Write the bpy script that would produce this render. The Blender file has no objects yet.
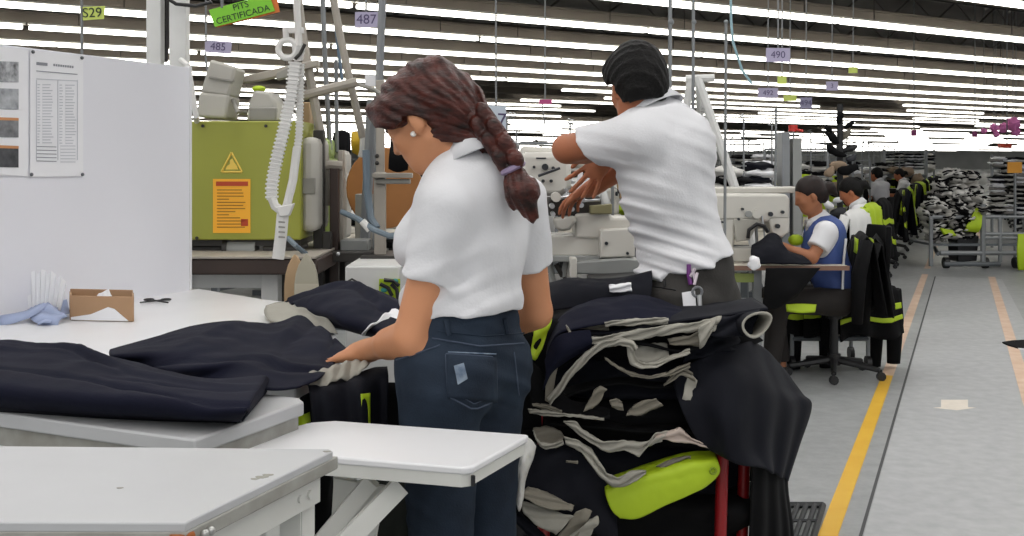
import bpy, math, random
import numpy as np
from mathutils import Vector, Matrix, noise

SC = bpy.context.scene
COL = SC.collection
F = 1080.0          # focal length in pixels of the 1024 px wide frame
CAMH = 1.33         # height of the lens above the floor
HY = 163.0          # image row of the horizon

# ---------------------------------------------------------------- camera
cam_d = bpy.data.cameras.new('camera')
cam = bpy.data.objects.new('camera', cam_d)
COL.objects.link(cam)
cam.location = (0, 0, CAMH)
cam.rotation_euler = (math.radians(90), 0, 0)
cam_d.sensor_width = 36.0
cam_d.lens = F / 1024 * 36.0
cam_d.shift_y = -(268.0 - HY) / 1024.0
cam_d.clip_end = 400
cam_d.clip_start = 0.05
SC.camera = cam

# ---------------------------------------------------------------- world, lights, exposure
w = bpy.data.worlds.new('hall_air')
SC.world = w
w.use_nodes = True
w.node_tree.nodes['Background'].inputs[0].default_value = (0.92, 0.96, 1.0, 1)
w.node_tree.nodes['Background'].inputs[1].default_value = 0.9
SC.view_settings.view_transform = 'Standard'
SC.view_settings.look = 'None'
SC.view_settings.gamma = 1
SC.view_settings.use_curve_mapping = False
SC.view_settings.exposure = 0.0
SC.cycles.use_denoising = True
SC.cycles.max_bounces = 6

LDIR = Vector((0.842, 0.539, 0))     # run of the ceiling light rows
LZ = 3.93                            # height of the tubes
ROW0, ROWSTEP = 12.5, 3.57           # where the rows cross the lens axis


def area(name, loc, sx, sy, rz, power, color=(1, .985, .96)):
    d = bpy.data.lights.new(name, 'AREA')
    d.shape = 'RECTANGLE'
    d.size, d.size_y = sx, sy
    d.energy = power
    d.color = color
    o = bpy.data.objects.new(name, d)
    COL.objects.link(o)
    o.location = loc
    o.rotation_euler = (0, 0, rz)
    return o


_ra = math.atan2(LDIR.y, LDIR.x)
for k in (-5, -4, -3, -2, -1):       # the rows over and behind the photographer
    Y0 = ROW0 + k * ROWSTEP
    for t in (-9, 0, 9):
        if k == -1 and t == 9:
            continue
        area('tube_light', (LDIR.x * t, Y0 + LDIR.y * t, LZ), 8.6, 0.25, _ra, 110)

# ---------------------------------------------------------------- helpers


def lin(h):
    h = h.lstrip('#')
    c = [int(h[i:i + 2], 16) / 255 for i in (0, 2, 4)]
    return tuple(x / 12.92 if x <= .04045 else ((x + .055) / 1.055) ** 2.4 for x in c)


_M = {}


def mat(name, hexc, rough=.6, metal=0., var=.08, scale=6., bump=0., bscale=40., hex2=None, emit=0., spec=.5, stretch=None, sheen=0.):
    if name in _M:
        return _M[name]
    m = bpy.data.materials.new(name)
    m.use_nodes = True
    nt = m.node_tree
    b = nt.nodes['Principled BSDF']
    c = lin(hexc)
    b.inputs['Roughness'].default_value = rough
    b.inputs['Metallic'].default_value = metal
    b.inputs['Specular IOR Level'].default_value = spec
    if sheen:
        b.inputs['Sheen Weight'].default_value = sheen
    tc = nt.nodes.new('ShaderNodeTexCoord')
    src = tc.outputs['Object']
    if stretch:
        mp = nt.nodes.new('ShaderNodeMapping')
        mp.inputs['Scale'].default_value = stretch
        nt.links.new(src, mp.inputs[0])
        src = mp.outputs[0]
    n = nt.nodes.new('ShaderNodeTexNoise')
    n.inputs['Scale'].default_value = scale
    n.inputs['Detail'].default_value = 4
    nt.links.new(src, n.inputs['Vector'])
    r = nt.nodes.new('ShaderNodeValToRGB')
    c2 = lin(hex2) if hex2 else tuple(min(1, x * (1 + var)) for x in c)
    c1 = c if hex2 else tuple(x * (1 - var) for x in c)
    r.color_ramp.elements[0].position = .3
    r.color_ramp.elements[1].position = .7
    r.color_ramp.elements[0].color = (*c1, 1)
    r.color_ramp.elements[1].color = (*c2, 1)
    nt.links.new(n.outputs['Fac'], r.inputs[0])
    nt.links.new(r.outputs[0], b.inputs['Base Color'])
    if bump:
        n2 = nt.nodes.new('ShaderNodeTexNoise')
        n2.inputs['Scale'].default_value = bscale
        n2.inputs['Detail'].default_value = 3
        nt.links.new(src, n2.inputs['Vector'])
        bp = nt.nodes.new('ShaderNodeBump')
        bp.inputs['Strength'].default_value = bump
        bp.inputs['Distance'].default_value = .01
        nt.links.new(n2.outputs['Fac'], bp.inputs['Height'])
        nt.links.new(bp.outputs[0], b.inputs['Normal'])
    if emit:
        b.inputs['Emission Color'].default_value = (*c, 1)
        b.inputs['Emission Strength'].default_value = emit
    _M[name] = m
    return m


def J(px, py, Y):
    "the point seen at a pixel of the photograph at depth Y"
    return Vector(((px - 512) * Y / F, Y, CAMH - (py - HY) * Y / F))


def T(px, py, Z):
    "the point seen at a pixel on the level Z"
    Y = F * (CAMH - Z) / (py - HY)
    return Vector(((px - 512) * Y / F, Y, Z))


def tag(o, label=None, cat=None, group=None, kind=None):
    if label:
        o['label'] = label
    if cat:
        o['category'] = cat
    if group:
        o['group'] = group
    if kind:
        o['kind'] = kind
    return o


def thing(name, label, cat, loc=(0, 0, 0), rz=0, group=None):
    o = bpy.data.objects.new(name, None)
    COL.objects.link(o)
    o.empty_display_size = .1
    o.location = loc
    o.rotation_euler = (0, 0, rz)
    return tag(o, label, cat, group)


def kids(o):
    return [c for c in o.children]


def dup(root, loc, rz=0, label=None, group=None):
    r = root.copy()
    COL.objects.link(r)
    r.location = loc
    r.rotation_euler = (0, 0, rz)
    if label:
        r['label'] = label
    if group:
        r['group'] = group
    for ch in list(root.children):
        c = ch.copy()
        COL.objects.link(c)
        c.parent = r
        for g in list(ch.children):
            d = g.copy()
            COL.objects.link(d)
            d.parent = c
    return r


def wloc(o):
    p = Vector((0, 0, 0))
    while o is not None:
        p += Vector(o.location)
        o = o.parent
    return p


class MB:
    def __init__(s):
        s.v = []
        s.f = []
        s.mi = []
        s.m = 0

    def add(s, vs, fs):
        n = len(s.v)
        s.v += [tuple(v) for v in vs]
        s.f += [tuple(i + n for i in f) for f in fs]
        s.mi += [s.m] * len(fs)
        return s

    def box(s, c, size, rz=0, M=None):
        x, y, z = (a / 2 for a in size)
        R = M if M is not None else Matrix.Rotation(rz, 3, 'Z')
        c = Vector(c)
        vs = [c + R @ Vector(p) for p in ((-x, -y, -z), (x, -y, -z), (x, y, -z), (-x, y, -z), (-x, -y, z), (x, -y, z), (x, y, z), (-x, y, z))]
        return s.add(vs, [(0, 3, 2, 1), (4, 5, 6, 7), (0, 1, 5, 4), (1, 2, 6, 5), (2, 3, 7, 6), (3, 0, 4, 7)])

    def prism(s, poly, z0, z1):
        a = sum(poly[i][0] * poly[(i + 1) % len(poly)][1] - poly[(i + 1) % len(poly)][0] * poly[i][1] for i in range(len(poly)))
        p = list(poly) if a > 0 else list(reversed(poly))
        n = len(p)
        vs = [(q[0], q[1], z0) for q in p] + [(q[0], q[1], z1) for q in p]
        fs = [tuple(reversed(range(n))), tuple(range(n, 2 * n))] + [(i, (i + 1) % n, n + (i + 1) % n, n + i) for i in range(n)]
        return s.add(vs, fs)

    def slab(s, pts, th):
        "a planar polygon of 3D points given thickness th along its normal, both ways"
        pts = [Vector(p) for p in pts]
        nrm = Vector((0, 0, 0))
        for i in range(len(pts)):
            a, b = pts[i], pts[(i + 1) % len(pts)]
            nrm += a.cross(b)
        nrm.normalize()
        n = len(pts)
        vs = [p - nrm * th / 2 for p in pts] + [p + nrm * th / 2 for p in pts]
        fs = [tuple(reversed(range(n))), tuple(range(n, 2 * n))] + [(i, (i + 1) % n, n + (i + 1) % n, n + i) for i in range(n)]
        return s.add(vs, fs)

    def tube(s, pts, r, seg=8, r2=None, closed=False, flat=1.0):
        pts = [Vector(p) for p in pts]
        n = len(pts)
        vs = []
        up = None
        for i in range(n):
            if closed:
                t = pts[(i + 1) % n] - pts[i - 1]
            else:
                t = pts[min(i + 1, n - 1)] - pts[max(i - 1, 0)]
            if t.length < 1e-9:
                t = Vector((0, 0, 1))
            t.normalize()
            if up is None:
                up = Vector((0, 0, 1)) if abs(t.z) < .9 else Vector((1, 0, 0))
            x = up - t * up.dot(t)
            if x.length < 1e-6:
                x = t.orthogonal()
            x.normalize()
            y = t.cross(x)
            up = x
            if isinstance(r, (list, tuple)):
                rr = r[i]
            else:
                rr = r if r2 is None else r + (r2 - r) * i / max(1, n - 1)
            for k in range(seg):
                a = 2 * math.pi * k / seg
                vs.append(pts[i] + x * math.cos(a) * rr + y * math.sin(a) * rr * flat)
        fs = []
        for i in range(n if closed else n - 1):
            j = (i + 1) % n
            for k in range(seg):
                l = (k + 1) % seg
                fs.append((i * seg + k, i * seg + l, j * seg + l, j * seg + k))
        if not closed:
            fs.append(tuple(reversed(range(seg))))
            fs.append(tuple((n - 1) * seg + k for k in range(seg)))
        return s.add(vs, fs)

    def lathe(s, prof, c=(0, 0, 0), seg=14, M=None):
        c = Vector(c)
        M = M or Matrix.Identity(3)
        vs = []
        for r, z in prof:
            for k in range(seg):
                a = 2 * math.pi * k / seg
                vs.append(c + M @ Vector((r * math.cos(a), r * math.sin(a), z)))
        fs = []
        for i in range(len(prof) - 1):
            for k in range(seg):
                l = (k + 1) % seg
                fs.append((i * seg + k, i * seg + l, (i + 1) * seg + l, (i + 1) * seg + k))
        fs.append(tuple(reversed(range(seg))))
        fs.append(tuple((len(prof) - 1) * seg + k for k in range(seg)))
        return s.add(vs, fs)

    def grid(s, rows):
        n, m = len(rows), len(rows[0])
        vs = [p for r in rows for p in r]
        fs = [(i * m + j, i * m + j + 1, (i + 1) * m + j + 1, (i + 1) * m + j) for i in range(n - 1) for j in range(m - 1)]
        return s.add(vs, fs)

    def ball(s, c, r, seg=10, rings=6, M=None):
        r = r if isinstance(r, (list, tuple)) else (r, r, r)
        c = Vector(c)
        M = M or Matrix.Identity(3)
        vs = [c + M @ Vector((0, 0, -r[2]))]
        for i in range(1, rings):
            a = math.pi * i / rings - math.pi / 2
            for k in range(seg):
                b = 2 * math.pi * k / seg
                vs.append(c + M @ Vector((r[0] * math.cos(a) * math.cos(b), r[1] * math.cos(a) * math.sin(b), r[2] * math.sin(a))))
        vs.append(c + M @ Vector((0, 0, r[2])))
        fs = []
        for k in range(seg):
            l = (k + 1) % seg
            fs.append((0, 1 + l, 1 + k))
            fs.append((len(vs) - 1, 1 + (rings - 2) * seg + k, 1 + (rings - 2) * seg + l))
            for i in range(rings - 2):
                fs.append((1 + i * seg + k, 1 + i * seg + l, 1 + (i + 1) * seg + l, 1 + (i + 1) * seg + k))
        return s.add(vs, fs)

    def build(s, name, mats, parent=None, bevel=0, smooth=40, solid=0, sub=0, world=True, label=None):
        me = bpy.data.meshes.new(name)
        off = wloc(parent) if (parent is not None and world) else Vector((0, 0, 0))
        me.from_pydata([tuple(Vector(v) - off) for v in s.v], [], s.f)
        if not isinstance(mats, (list, tuple)):
            mats = [mats]
        for m in mats:
            me.materials.append(m)
        if len(mats) > 1:
            me.polygons.foreach_set('material_index', s.mi)
        if smooth:
            me.polygons.foreach_set('use_smooth', [True] * len(me.polygons))
            if smooth < 180:
                me.set_sharp_from_angle(angle=math.radians(smooth))
        me.update()
        o = bpy.data.objects.new(name, me)
        COL.objects.link(o)
        if parent is not None:
            o.parent = parent
        if solid:
            md = o.modifiers.new('solid', 'SOLIDIFY')
            md.thickness = solid
            md.offset = 0
        if bevel:
            md = o.modifiers.new('bevel', 'BEVEL')
            md.width = bevel
            md.segments = 2
            md.limit_method = 'ANGLE'
            md.angle_limit = math.radians(40)
        if sub:
            md = o.modifiers.new('sub', 'SUBSURF')
            md.levels = sub
            md.render_levels = sub
        if label:
            o['label'] = label
        return o


def resample(pts, n):
    pts = [Vector(p) for p in pts]
    # Catmull-Rom through the points, then even spacing
    if len(pts) > 2:
        q = []
        P = [pts[0] * 2 - pts[1]] + pts + [pts[-1] * 2 - pts[-2]]
        for i in range(1, len(P) - 2):
            for k in range(8):
                t = k / 8
                a, b, c, d = P[i - 1], P[i], P[i + 1], P[i + 2]
                q.append(.5 * ((2 * b) + (c - a) * t + (2 * a - 5 * b + 4 * c - d) * t * t + (3 * b - a - 3 * c + d) * t ** 3))
        q.append(pts[-1])
        pts = q
    L = [0]
    for a, b in zip(pts, pts[1:]):
        L.append(L[-1] + (b - a).length)
    out = []
    j = 0
    for i in range(n):
        d = L[-1] * i / (n - 1)
        while j < len(pts) - 2 and L[j + 1] < d:
            j += 1
        t = (d - L[j]) / max(1e-9, L[j + 1] - L[j])
        out.append(pts[j].lerp(pts[j + 1], min(1, max(0, t))))
    return out


def relin(pts, n):
    "evenly spaced points along straight pieces"
    pts = [Vector(p) for p in pts]
    L = [0]
    for a, b in zip(pts, pts[1:]):
        L.append(L[-1] + (b - a).length)
    out = []
    j = 0
    for i in range(n):
        d = L[-1] * i / (n - 1)
        while j < len(pts) - 2 and L[j + 1] < d:
            j += 1
        t = (d - L[j]) / max(1e-9, L[j + 1] - L[j])
        out.append(pts[j].lerp(pts[j + 1], min(1, max(0, t))))
    return out


def nz(p, s, seed=0.):
    return noise.noise(Vector((p[0] * s + seed, p[1] * s - seed * 1.7, p[2] * s + seed * .3)))


def loft(rows, nu=40, nv=20, fn=None):
    "a surface through polylines, resampled both ways; fn(p,u,v) may move each point"
    R = [resample(r, nu) for r in rows]
    cols = [resample([r[i] for r in R], nv) for i in range(nu)]
    g = []
    for j in range(nv):
        row = []
        for i in range(nu):
            p = cols[i][j].copy()
            if fn:
                p = fn(p, i / (nu - 1), j / (nv - 1))
            row.append(p)
        g.append(row)
    return g


def text(name, s, size, M, m, parent, extrude=.0006, spacing=1.0, label=None):
    c = bpy.data.curves.new(name, 'FONT')
    c.body = s
    c.size = size
    c.align_x = 'CENTER'
    c.align_y = 'CENTER'
    c.extrude = extrude
    c.space_line = spacing
    c.materials.append(m)
    o = bpy.data.objects.new(name, c)
    COL.objects.link(o)
    o.parent = parent
    me = bpy.data.meshes.new_from_object(o.evaluated_get(bpy.context.evaluated_depsgraph_get()))
    bpy.data.objects.remove(o)
    o = bpy.data.objects.new(name, me)
    COL.objects.link(o)
    o.parent = parent
    M = M.copy()
    M.translation = M.translation - wloc(parent)
    o.matrix_local = M
    return o


def ceil_pt(px, Y):
    return Vector(((px - 512) * Y / F, Y, 5.1))


def floor_pt(px, Y):
    return Vector(((px - 512) * Y / F, Y, 0))


def frame(origin, x, z):
    "matrix whose local X is x and local Y is z (the plane of a sheet); local Z faces the reader"
    x = Vector(x).normalized()
    z = Vector(z)
    z = (z - x * z.dot(x)).normalized()
    n = x.cross(z)
    M = Matrix((x, z, n)).transposed().to_4x4()
    M.translation = Vector(origin)
    return M


# ---------------------------------------------------------------- implicit surfaces for bodies and cloth
def rc(a, b, r1, r2):
    "tapered capsule"
    a = np.array(a, dtype=np.float32)
    b = np.array(b, dtype=np.float32)
    ab = b - a
    L2 = float(ab @ ab) + 1e-12

    def f(P):
        t = np.clip(((P - a) @ ab) / L2, 0, 1)
        d = P - a - t[:, None] * ab
        return np.sqrt((d * d).sum(1)) - (r1 + (r2 - r1) * t)
    return f


def el(c, r, X=None, Yv=None):
    "ellipsoid with semi-axes r along axes X, Y, X x Y"
    c = np.array(c, dtype=np.float32)
    r = np.array(r, dtype=np.float32)
    if X is None:
        R = np.eye(3, dtype=np.float32)
    else:
        x = Vector(X).normalized()
        y = Vector(Yv)
        y = (y - x * y.dot(x)).normalized()
        R = np.array([x, y, x.cross(y)], dtype=np.float32)

    def f(P):
        q = (P - c) @ R.T / r
        k0 = np.sqrt((q * q).sum(1))
        q2 = q / r
        k1 = np.sqrt((q2 * q2).sum(1)) + 1e-9
        return k0 * (k0 - 1) / k1
    return f


def smin(a, b, k):
    h = np.clip(.5 + .5 * (b - a) / k, 0, 1)
    return b + (a - b) * h - k * h * (1 - h)


def union(parts, k=.03):
    "parts: list of f or (f, k)"
    def f(P):
        d = None
        for p in parts:
            kk = k
            if isinstance(p, tuple):
                p, kk = p
            e = p(P)
            d = e if d is None else smin(d, e, kk)
        return d
    return f


def plane(p, n):
    "negative on the side away from n"
    p = np.array(p, dtype=np.float32)
    n = np.array(Vector(n).normalized(), dtype=np.float32)
    return lambda P: (P - p) @ n


def sdf_mesh(name, f, lo, hi, h, mats, parent, matfn=None, label=None, relax=1):
    lo = np.array(lo, dtype=np.float32)
    hi = np.array(hi, dtype=np.float32)
    B = 8
    nb = np.ceil((hi - lo) / (h * B)).astype(int) + 1
    dims = nb * B
    cs = np.stack(np.meshgrid(*[np.arange(n) for n in nb], indexing='ij'), -1).reshape(-1, 3)
    cen = lo + (cs * B + (B - 1) / 2) * h
    dc = f(cen.astype(np.float32))
    vol = np.repeat(np.repeat(np.repeat(np.where(dc > 0, 1., -1.).reshape(nb).astype(np.float32), B, 0), B, 1), B, 2)
    near = np.where(np.abs(dc) < h * B * 1.25)[0]
    loc = np.stack(np.meshgrid(*[np.arange(B)] * 3, indexing='ij'), -1).reshape(-1, 3)
    for s0 in range(0, len(near), 512):
        ii = near[s0:s0 + 512]
        idx = (cs[ii][:, None, :] * B + loc[None]).reshape(-1, 3)
        d = f((lo + idx * h).astype(np.float32))
        vol[idx[:, 0], idx[:, 1], idx[:, 2]] = d
    sg = vol < 0
    nx, ny, nzz = dims
    cnt = np.zeros((nx - 1, ny - 1, nzz - 1), dtype=np.int8)
    for dx in (0, 1):
        for dy in (0, 1):
            for dz in (0, 1):
                cnt += sg[dx:nx - 1 + dx, dy:ny - 1 + dy, dz:nzz - 1 + dz]
    act = np.argwhere((cnt > 0) & (cnt < 8))
    vid = -np.ones(cnt.shape, dtype=np.int64)
    vid[act[:, 0], act[:, 1], act[:, 2]] = np.arange(len(act))
    C = [(dx, dy, dz) for dx in (0, 1) for dy in (0, 1) for dz in (0, 1)]
    val = np.stack([vol[act[:, 0] + c[0], act[:, 1] + c[1], act[:, 2] + c[2]] for c in C], 1)
    acc = np.zeros((len(act), 3))
    num = np.zeros(len(act))
    for i in range(8):
        for j in range(i + 1, 8):
            if sum(abs(a - b) for a, b in zip(C[i], C[j])) != 1:
                continue
            va, vb = val[:, i], val[:, j]
            m = (va < 0) != (vb < 0)
            t = np.where(m, va / np.where(m, va - vb, 1), 0)
            p = np.array(C[i])[None] + t[:, None] * (np.array(C[j]) - np.array(C[i]))[None]
            acc += p * m[:, None]
            num += m
    V = lo + (act + acc / num[:, None]) * h
    faces = []
    for ax in range(3):
        sl0 = [slice(None)] * 3
        sl1 = [slice(None)] * 3
        sl0[ax] = slice(0, -1)
        sl1[ax] = slice(1, None)
        a, b = sg[tuple(sl0)], sg[tuple(sl1)]
        E = np.argwhere(a != b)
        u, v = (ax + 1) % 3, (ax + 2) % 3
        E = E[(E[:, u] > 0) & (E[:, v] > 0) & (E[:, u] < dims[u] - 1) & (E[:, v] < dims[v] - 1)]
        fl = a[E[:, 0], E[:, 1], E[:, 2]]
        q = []
        for du, dv in ((1, 1), (0, 1), (0, 0), (1, 0)):
            e = E.copy()
            e[:, u] -= du
            e[:, v] -= dv
            q.append(vid[e[:, 0], e[:, 1], e[:, 2]])
        q = np.stack(q, 1)
        q[~fl] = q[~fl][:, ::-1]
        faces.append(q)
    Fc = np.concatenate(faces)
    Fc = Fc[(Fc >= 0).all(1)]
    for _ in range(relax):
        s = np.zeros_like(V)
        c = np.zeros(len(V))
        for k in range(4):
            np.add.at(s, Fc[:, k], V[Fc[:, (k + 1) % 4]])
            np.add.at(s, Fc[:, k], V[Fc[:, k - 1]])
            np.add.at(c, Fc[:, k], 2)
        ok = c > 0
        V[ok] = V[ok] * .5 + .5 * s[ok] / c[ok][:, None]
    off = np.array(wloc(parent)) if parent is not None else np.zeros(3)
    me = bpy.data.meshes.new(name)
    me.vertices.add(len(V))
    me.vertices.foreach_set('co', (V - off).astype(np.float32).ravel())
    me.loops.add(len(Fc) * 4)
    me.loops.foreach_set('vertex_index', Fc.astype(np.int32).ravel())
    me.polygons.add(len(Fc))
    me.polygons.foreach_set('loop_start', np.arange(0, len(Fc) * 4, 4, dtype=np.int32))
    if not isinstance(mats, (list, tuple)):
        mats = [mats]
    for m in mats:
        me.materials.append(m)
    if matfn is not None:
        cen = V[Fc].mean(1)
        me.polygons.foreach_set('material_index', matfn(cen).astype(np.int32))
    me.polygons.foreach_set('use_smooth', [True] * len(Fc))
    me.update()
    me.validate()
    o = bpy.data.objects.new(name, me)
    COL.objects.link(o)
    if parent is not None:
        o.parent = parent
    if label:
        o['label'] = label
    return o
# ================================================================ the hall
rng = random.Random(7)
AX = Vector((0.385, 0.923, 0))       # along the aisle
PX = Vector((0.923, -0.385, 0))      # across the aisle

m_floor = mat('floor_concrete', '#9b9d9d', .45, var=.05, scale=1.2, bump=.05, bscale=14)


def floor_material():
    m = m_floor
    nt = m.node_tree
    b = nt.nodes['Principled BSDF']
    ramp = b.inputs['Base Color'].links[0].from_node
    tc = nt.nodes.new('ShaderNodeTexCoord')
    n = nt.nodes.new('ShaderNodeTexNoise')
    n.inputs['Scale'].default_value = 9
    n.inputs['Detail'].default_value = 8
    n.inputs['Roughness'].default_value = .7
    nt.links.new(tc.outputs['Object'], n.inputs['Vector'])
    r = nt.nodes.new('ShaderNodeValToRGB')
    r.color_ramp.elements[0].position = .35
    r.color_ramp.elements[0].color = (.84, .84, .84, 1)
    r.color_ramp.elements[1].position = .62
    r.color_ramp.elements[1].color = (1.06, 1.06, 1.06, 1)
    nt.links.new(n.outputs['Fac'], r.inputs[0])
    mx = nt.nodes.new('ShaderNodeMix')
    mx.data_type = 'RGBA'
    mx.blend_type = 'MULTIPLY'
    mx.inputs[0].default_value = 1
    nt.links.new(ramp.outputs[0], mx.inputs[6])
    nt.links.new(r.outputs[0], mx.inputs[7])
    nt.links.new(mx.outputs[2], b.inputs['Base Color'])


floor_material()
o = MB().add([(-140, -14, 0), (170, -14, 0), (170, 245, 0), (-140, 245, 0)], [(0, 1, 2, 3)]).build('floor', m_floor, smooth=0)
tag(o, kind='structure')

m_ceil = mat('ceiling_sheet', '#37332f', .9, var=.3, scale=.8)
m_beam = mat('ceiling_beam', '#6d655c', .85, var=.12, scale=1.5)
m_truss = mat('truss_steel', '#4a4643', .8, var=.2, scale=2)
o = MB().box((15, 115, 5.15), (310, 260, .1)).build('ceiling', m_ceil, smooth=0)
tag(o, kind='structure')

# far end and side walls of the hall
m_wall = mat('hall_wall', '#b4b6b4', .8, var=.1, scale=.4)
o = MB().box((15, 240, 2.6), (310, .3, 5.2)).build('wall_far', m_wall, smooth=0)
tag(o, kind='structure')
o = MB().box((-130, 115, 2.6), (.3, 250, 5.2)).build('wall_left', m_wall, smooth=0)
tag(o, kind='structure')

m_tube = mat('light_tube', '#fffdf6', .4, emit=5, var=0)
m_shade = mat('light_reflector', '#d8d6d0', .5)
# ceiling beams beside each row of tubes, then the tubes
FIX = 6.3
n_beam = 0
fixtures = []
far_tubes = MB()
for k in range(-3, 61):
    Y0 = ROW0 + k * ROWSTEP
    # the run of the row that may show in the picture
    tl = None
    ts = []
    t = -140.0 + (k * 2.3) % FIX
    while t < 190:
        x, y = LDIR.x * (t + FIX / 2), Y0 + LDIR.y * (t + FIX / 2)
        if y > 6 and abs(x) < .50 * y + 5 and y < 232 and x < 160:
            px = 512 + F * x / y
            py = HY - F * (LZ - CAMH) / y
            if py > -14 and -330 < px < 1350 and not (k > 1 and rng.random() < (.03 if k < 7 else .4)):
                ts.append((t, x, y))
        t += FIX
    if not ts:
        continue
    t0, t1 = ts[0][0] - 6, ts[-1][0] + FIX + 6
    c = Vector((0, Y0, 0)) + LDIR * (t0 + t1) / 2
    nrm = Vector((-LDIR.y, LDIR.x, 0))
    L = t1 - t0
    c2 = c + nrm * .5
    bm = MB()
    bm.box((c2.x, c2.y, 4.16), (L, .16, .24), _ra)
    bm.box((c2.x, c2.y, 4.03), (L, .30, .035), _ra)
    bm.box((c2.x, c2.y, 4.29), (L, .30, .035), _ra)
    n_beam += 1
    o = bm.build('trim_%d' % n_beam, m_beam, smooth=0)
    tag(o, kind='structure')
    if k < 6:                              # open steelwork between the rows
        tr = MB()
        c3 = c + nrm * 1.6
        for zz in (4.45, 4.95):
            tr.box((c3.x, c3.y, zz), (L, .07, .07), _ra)
        nd = int(L / .75)
        for i in range(nd):
            a = c3 + LDIR * (-L / 2 + i * .75)
            b = c3 + LDIR * (-L / 2 + (i + 1) * .75)
            tr.tube([(a.x, a.y, 4.45 if i % 2 else 4.95), (b.x, b.y, 4.95 if i % 2 else 4.45)], .022, 5)
        n_beam += 1
        o = tr.build('trim_%d' % n_beam, m_truss, smooth=0)
        tag(o, kind='structure')
    fixtures += [(x, y, k) for (t, x, y) in ts]

fx = thing('ceiling_light', '', 'ceiling light')
hb = MB()
hb.box((0, 0, .085), (FIX - .05, .12, .03))
hb.build('reflector', m_shade, fx, smooth=0)
tb = MB()
for i in range(2):
    a = -FIX / 2 + .05 + i * (FIX - .1) / 2
    b = a + (FIX - .1) / 2 - .03
    for yy in (-.042, .042):
        tb.tube([(a, yy, .01), (b, yy, .01)], .038, 8)
tb.build('tube', m_tube, fx)
for x in (-2.2, 2.2):
    MB().tube([(x, 0, .1), (x, .0, .9)], .01, 5).build('hanger', m_truss, fx)
ordn = ['first', 'second', 'third', 'fourth', 'fifth', 'sixth', 'seventh', 'eighth', 'ninth', 'tenth', 'eleventh', 'twelfth', 'thirteenth', 'fourteenth']


def ordinal(n):
    u = ['', 'first', 'second', 'third', 'fourth', 'fifth', 'sixth', 'seventh', 'eighth', 'ninth', 'tenth', 'eleventh', 'twelfth', 'thirteenth', 'fourteenth', 'fifteenth', 'sixteenth', 'seventeenth', 'eighteenth', 'nineteenth']
    if n < 20:
        return u[n]
    tens = {2: 'twent', 3: 'thirt', 4: 'fort'}[n // 10]
    return tens + 'ieth' if n % 10 == 0 else tens + 'y-' + u[n % 10]


rows = sorted(set(k for _, _, k in fixtures))
cnt_in_row = {}
first = True
fixtures.sort(key=lambda f: f[1])
for x, y, k in fixtures[290:]:
    far_tubes.box((x, y, LZ), (FIX - .1, .17, .09), _ra)
ft = far_tubes.build('distant_ceiling_lights', m_tube, smooth=0)
tag(ft, 'far rows of white tube lights receding at the end of the hall', 'ceiling light', kind='stuff')
fixtures = fixtures[:290]
fixtures.sort(key=lambda f: (f[2], f[0]))
vis_rows = {k: i for i, k in enumerate(sorted(set(f[2] for f in fixtures)))}
for x, y, k in fixtures:
    i = cnt_in_row.get(k, 0) + 1
    cnt_in_row[k] = i
    lab = 'bright white tube light, %s from the left in the %s ceiling row back' % (ordinal(i), ordinal(vis_rows[k] + 1))
    if first:
        fx.location = (x, y, LZ)
        fx.rotation_euler = (0, 0, _ra)
        fx['label'] = lab
        fx['group'] = 'ceiling tube lights in long rows'
        first = False
    else:
        dup(fx, (x, y, LZ), _ra, lab, 'ceiling tube lights in long rows')

# floor markings
m_yel = mat('floor_paint_yellow', '#d8a62c', .5, hex2='#e0b43c', scale=5)
m_pale = mat('floor_paint_worn', '#cfae93', .6, hex2='#dcc3ae', scale=9)
m_white = mat('floor_paint_white', '#e6ddd0', .6, var=.05, scale=20)


def yl(Y):
    return Vector((1.126 + .4207 * (Y - 3.85), Y, 0))


def yr(Y):
    return Vector((3.647 + .412 * (Y - 7.87), Y, 0))


def stripe(name, fn, y0, y1, wdt, m, kind='structure'):
    a, b = fn(y0), fn(y1)
    d = (b - a).normalized()
    n = Vector((d.y, -d.x, 0)) * wdt / 2
    q = MB().prism([(a - n)[:2], (a + n)[:2], (b + n)[:2], (b - n)[:2]], .0, .003).build(name, m, smooth=0)
    tag(q, kind=kind)


ns = 0
for nm, fn, y0, y1, wd, m in (('a', yl, 1.6, 6.75, .066, m_yel), ('b', yl, 6.75, 12.9, .07, m_pale), ('c', yl, 13.6, 19.5, .07, m_pale),
                              ('d', yr, 3.0, 12.6, .075, m_pale), ('e', yr, 15.5, 26, .075, m_pale)):
    ns += 1
    stripe('floor_line_%d' % ns, fn, y0, y1, wd, m)
m_joint = mat('floor_joint', '#4c4d4e', .9)
a, b = T(860.6, 536, 0), T(935.2, 276.5, 0)
d = (b - a).normalized()
a2 = a - d * 1.5
n = Vector((d.y, -d.x, 0)) * .006
tag(MB().prism([(a2 - n)[:2], (a2 + n)[:2], (b + n)[:2], (b - n)[:2]], 0, .0015).build('floor_joint', m_joint, smooth=0), kind='structure')
# worn paler lane right of the joint
m_lane = mat('floor_lane_worn', '#a3a5a6', .5, hex2='#b4b5b6', scale=14)
nl = Vector((d.y, -d.x, 0))
q0, q1 = a2 + nl * .01, b + nl * .01
tag(MB().prism([q0[:2], (q0 + nl * .95)[:2], (q1 + nl * .70)[:2], q1[:2]], 0, .001).build('floor_lane', m_lane, smooth=0), kind='structure')
# white arrow on the floor pointing toward the photographer
ar = [T(941, 400, 0), T(968, 400, 0), T(968, 407.5, 0), T(976, 408, 0), T(957, 410.5, 0), T(933, 408, 0), T(941, 407.5, 0)]
tag(MB().prism([p[:2] for p in ar], 0, .002).build('floor_arrow', m_white, smooth=0), kind='structure')

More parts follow.
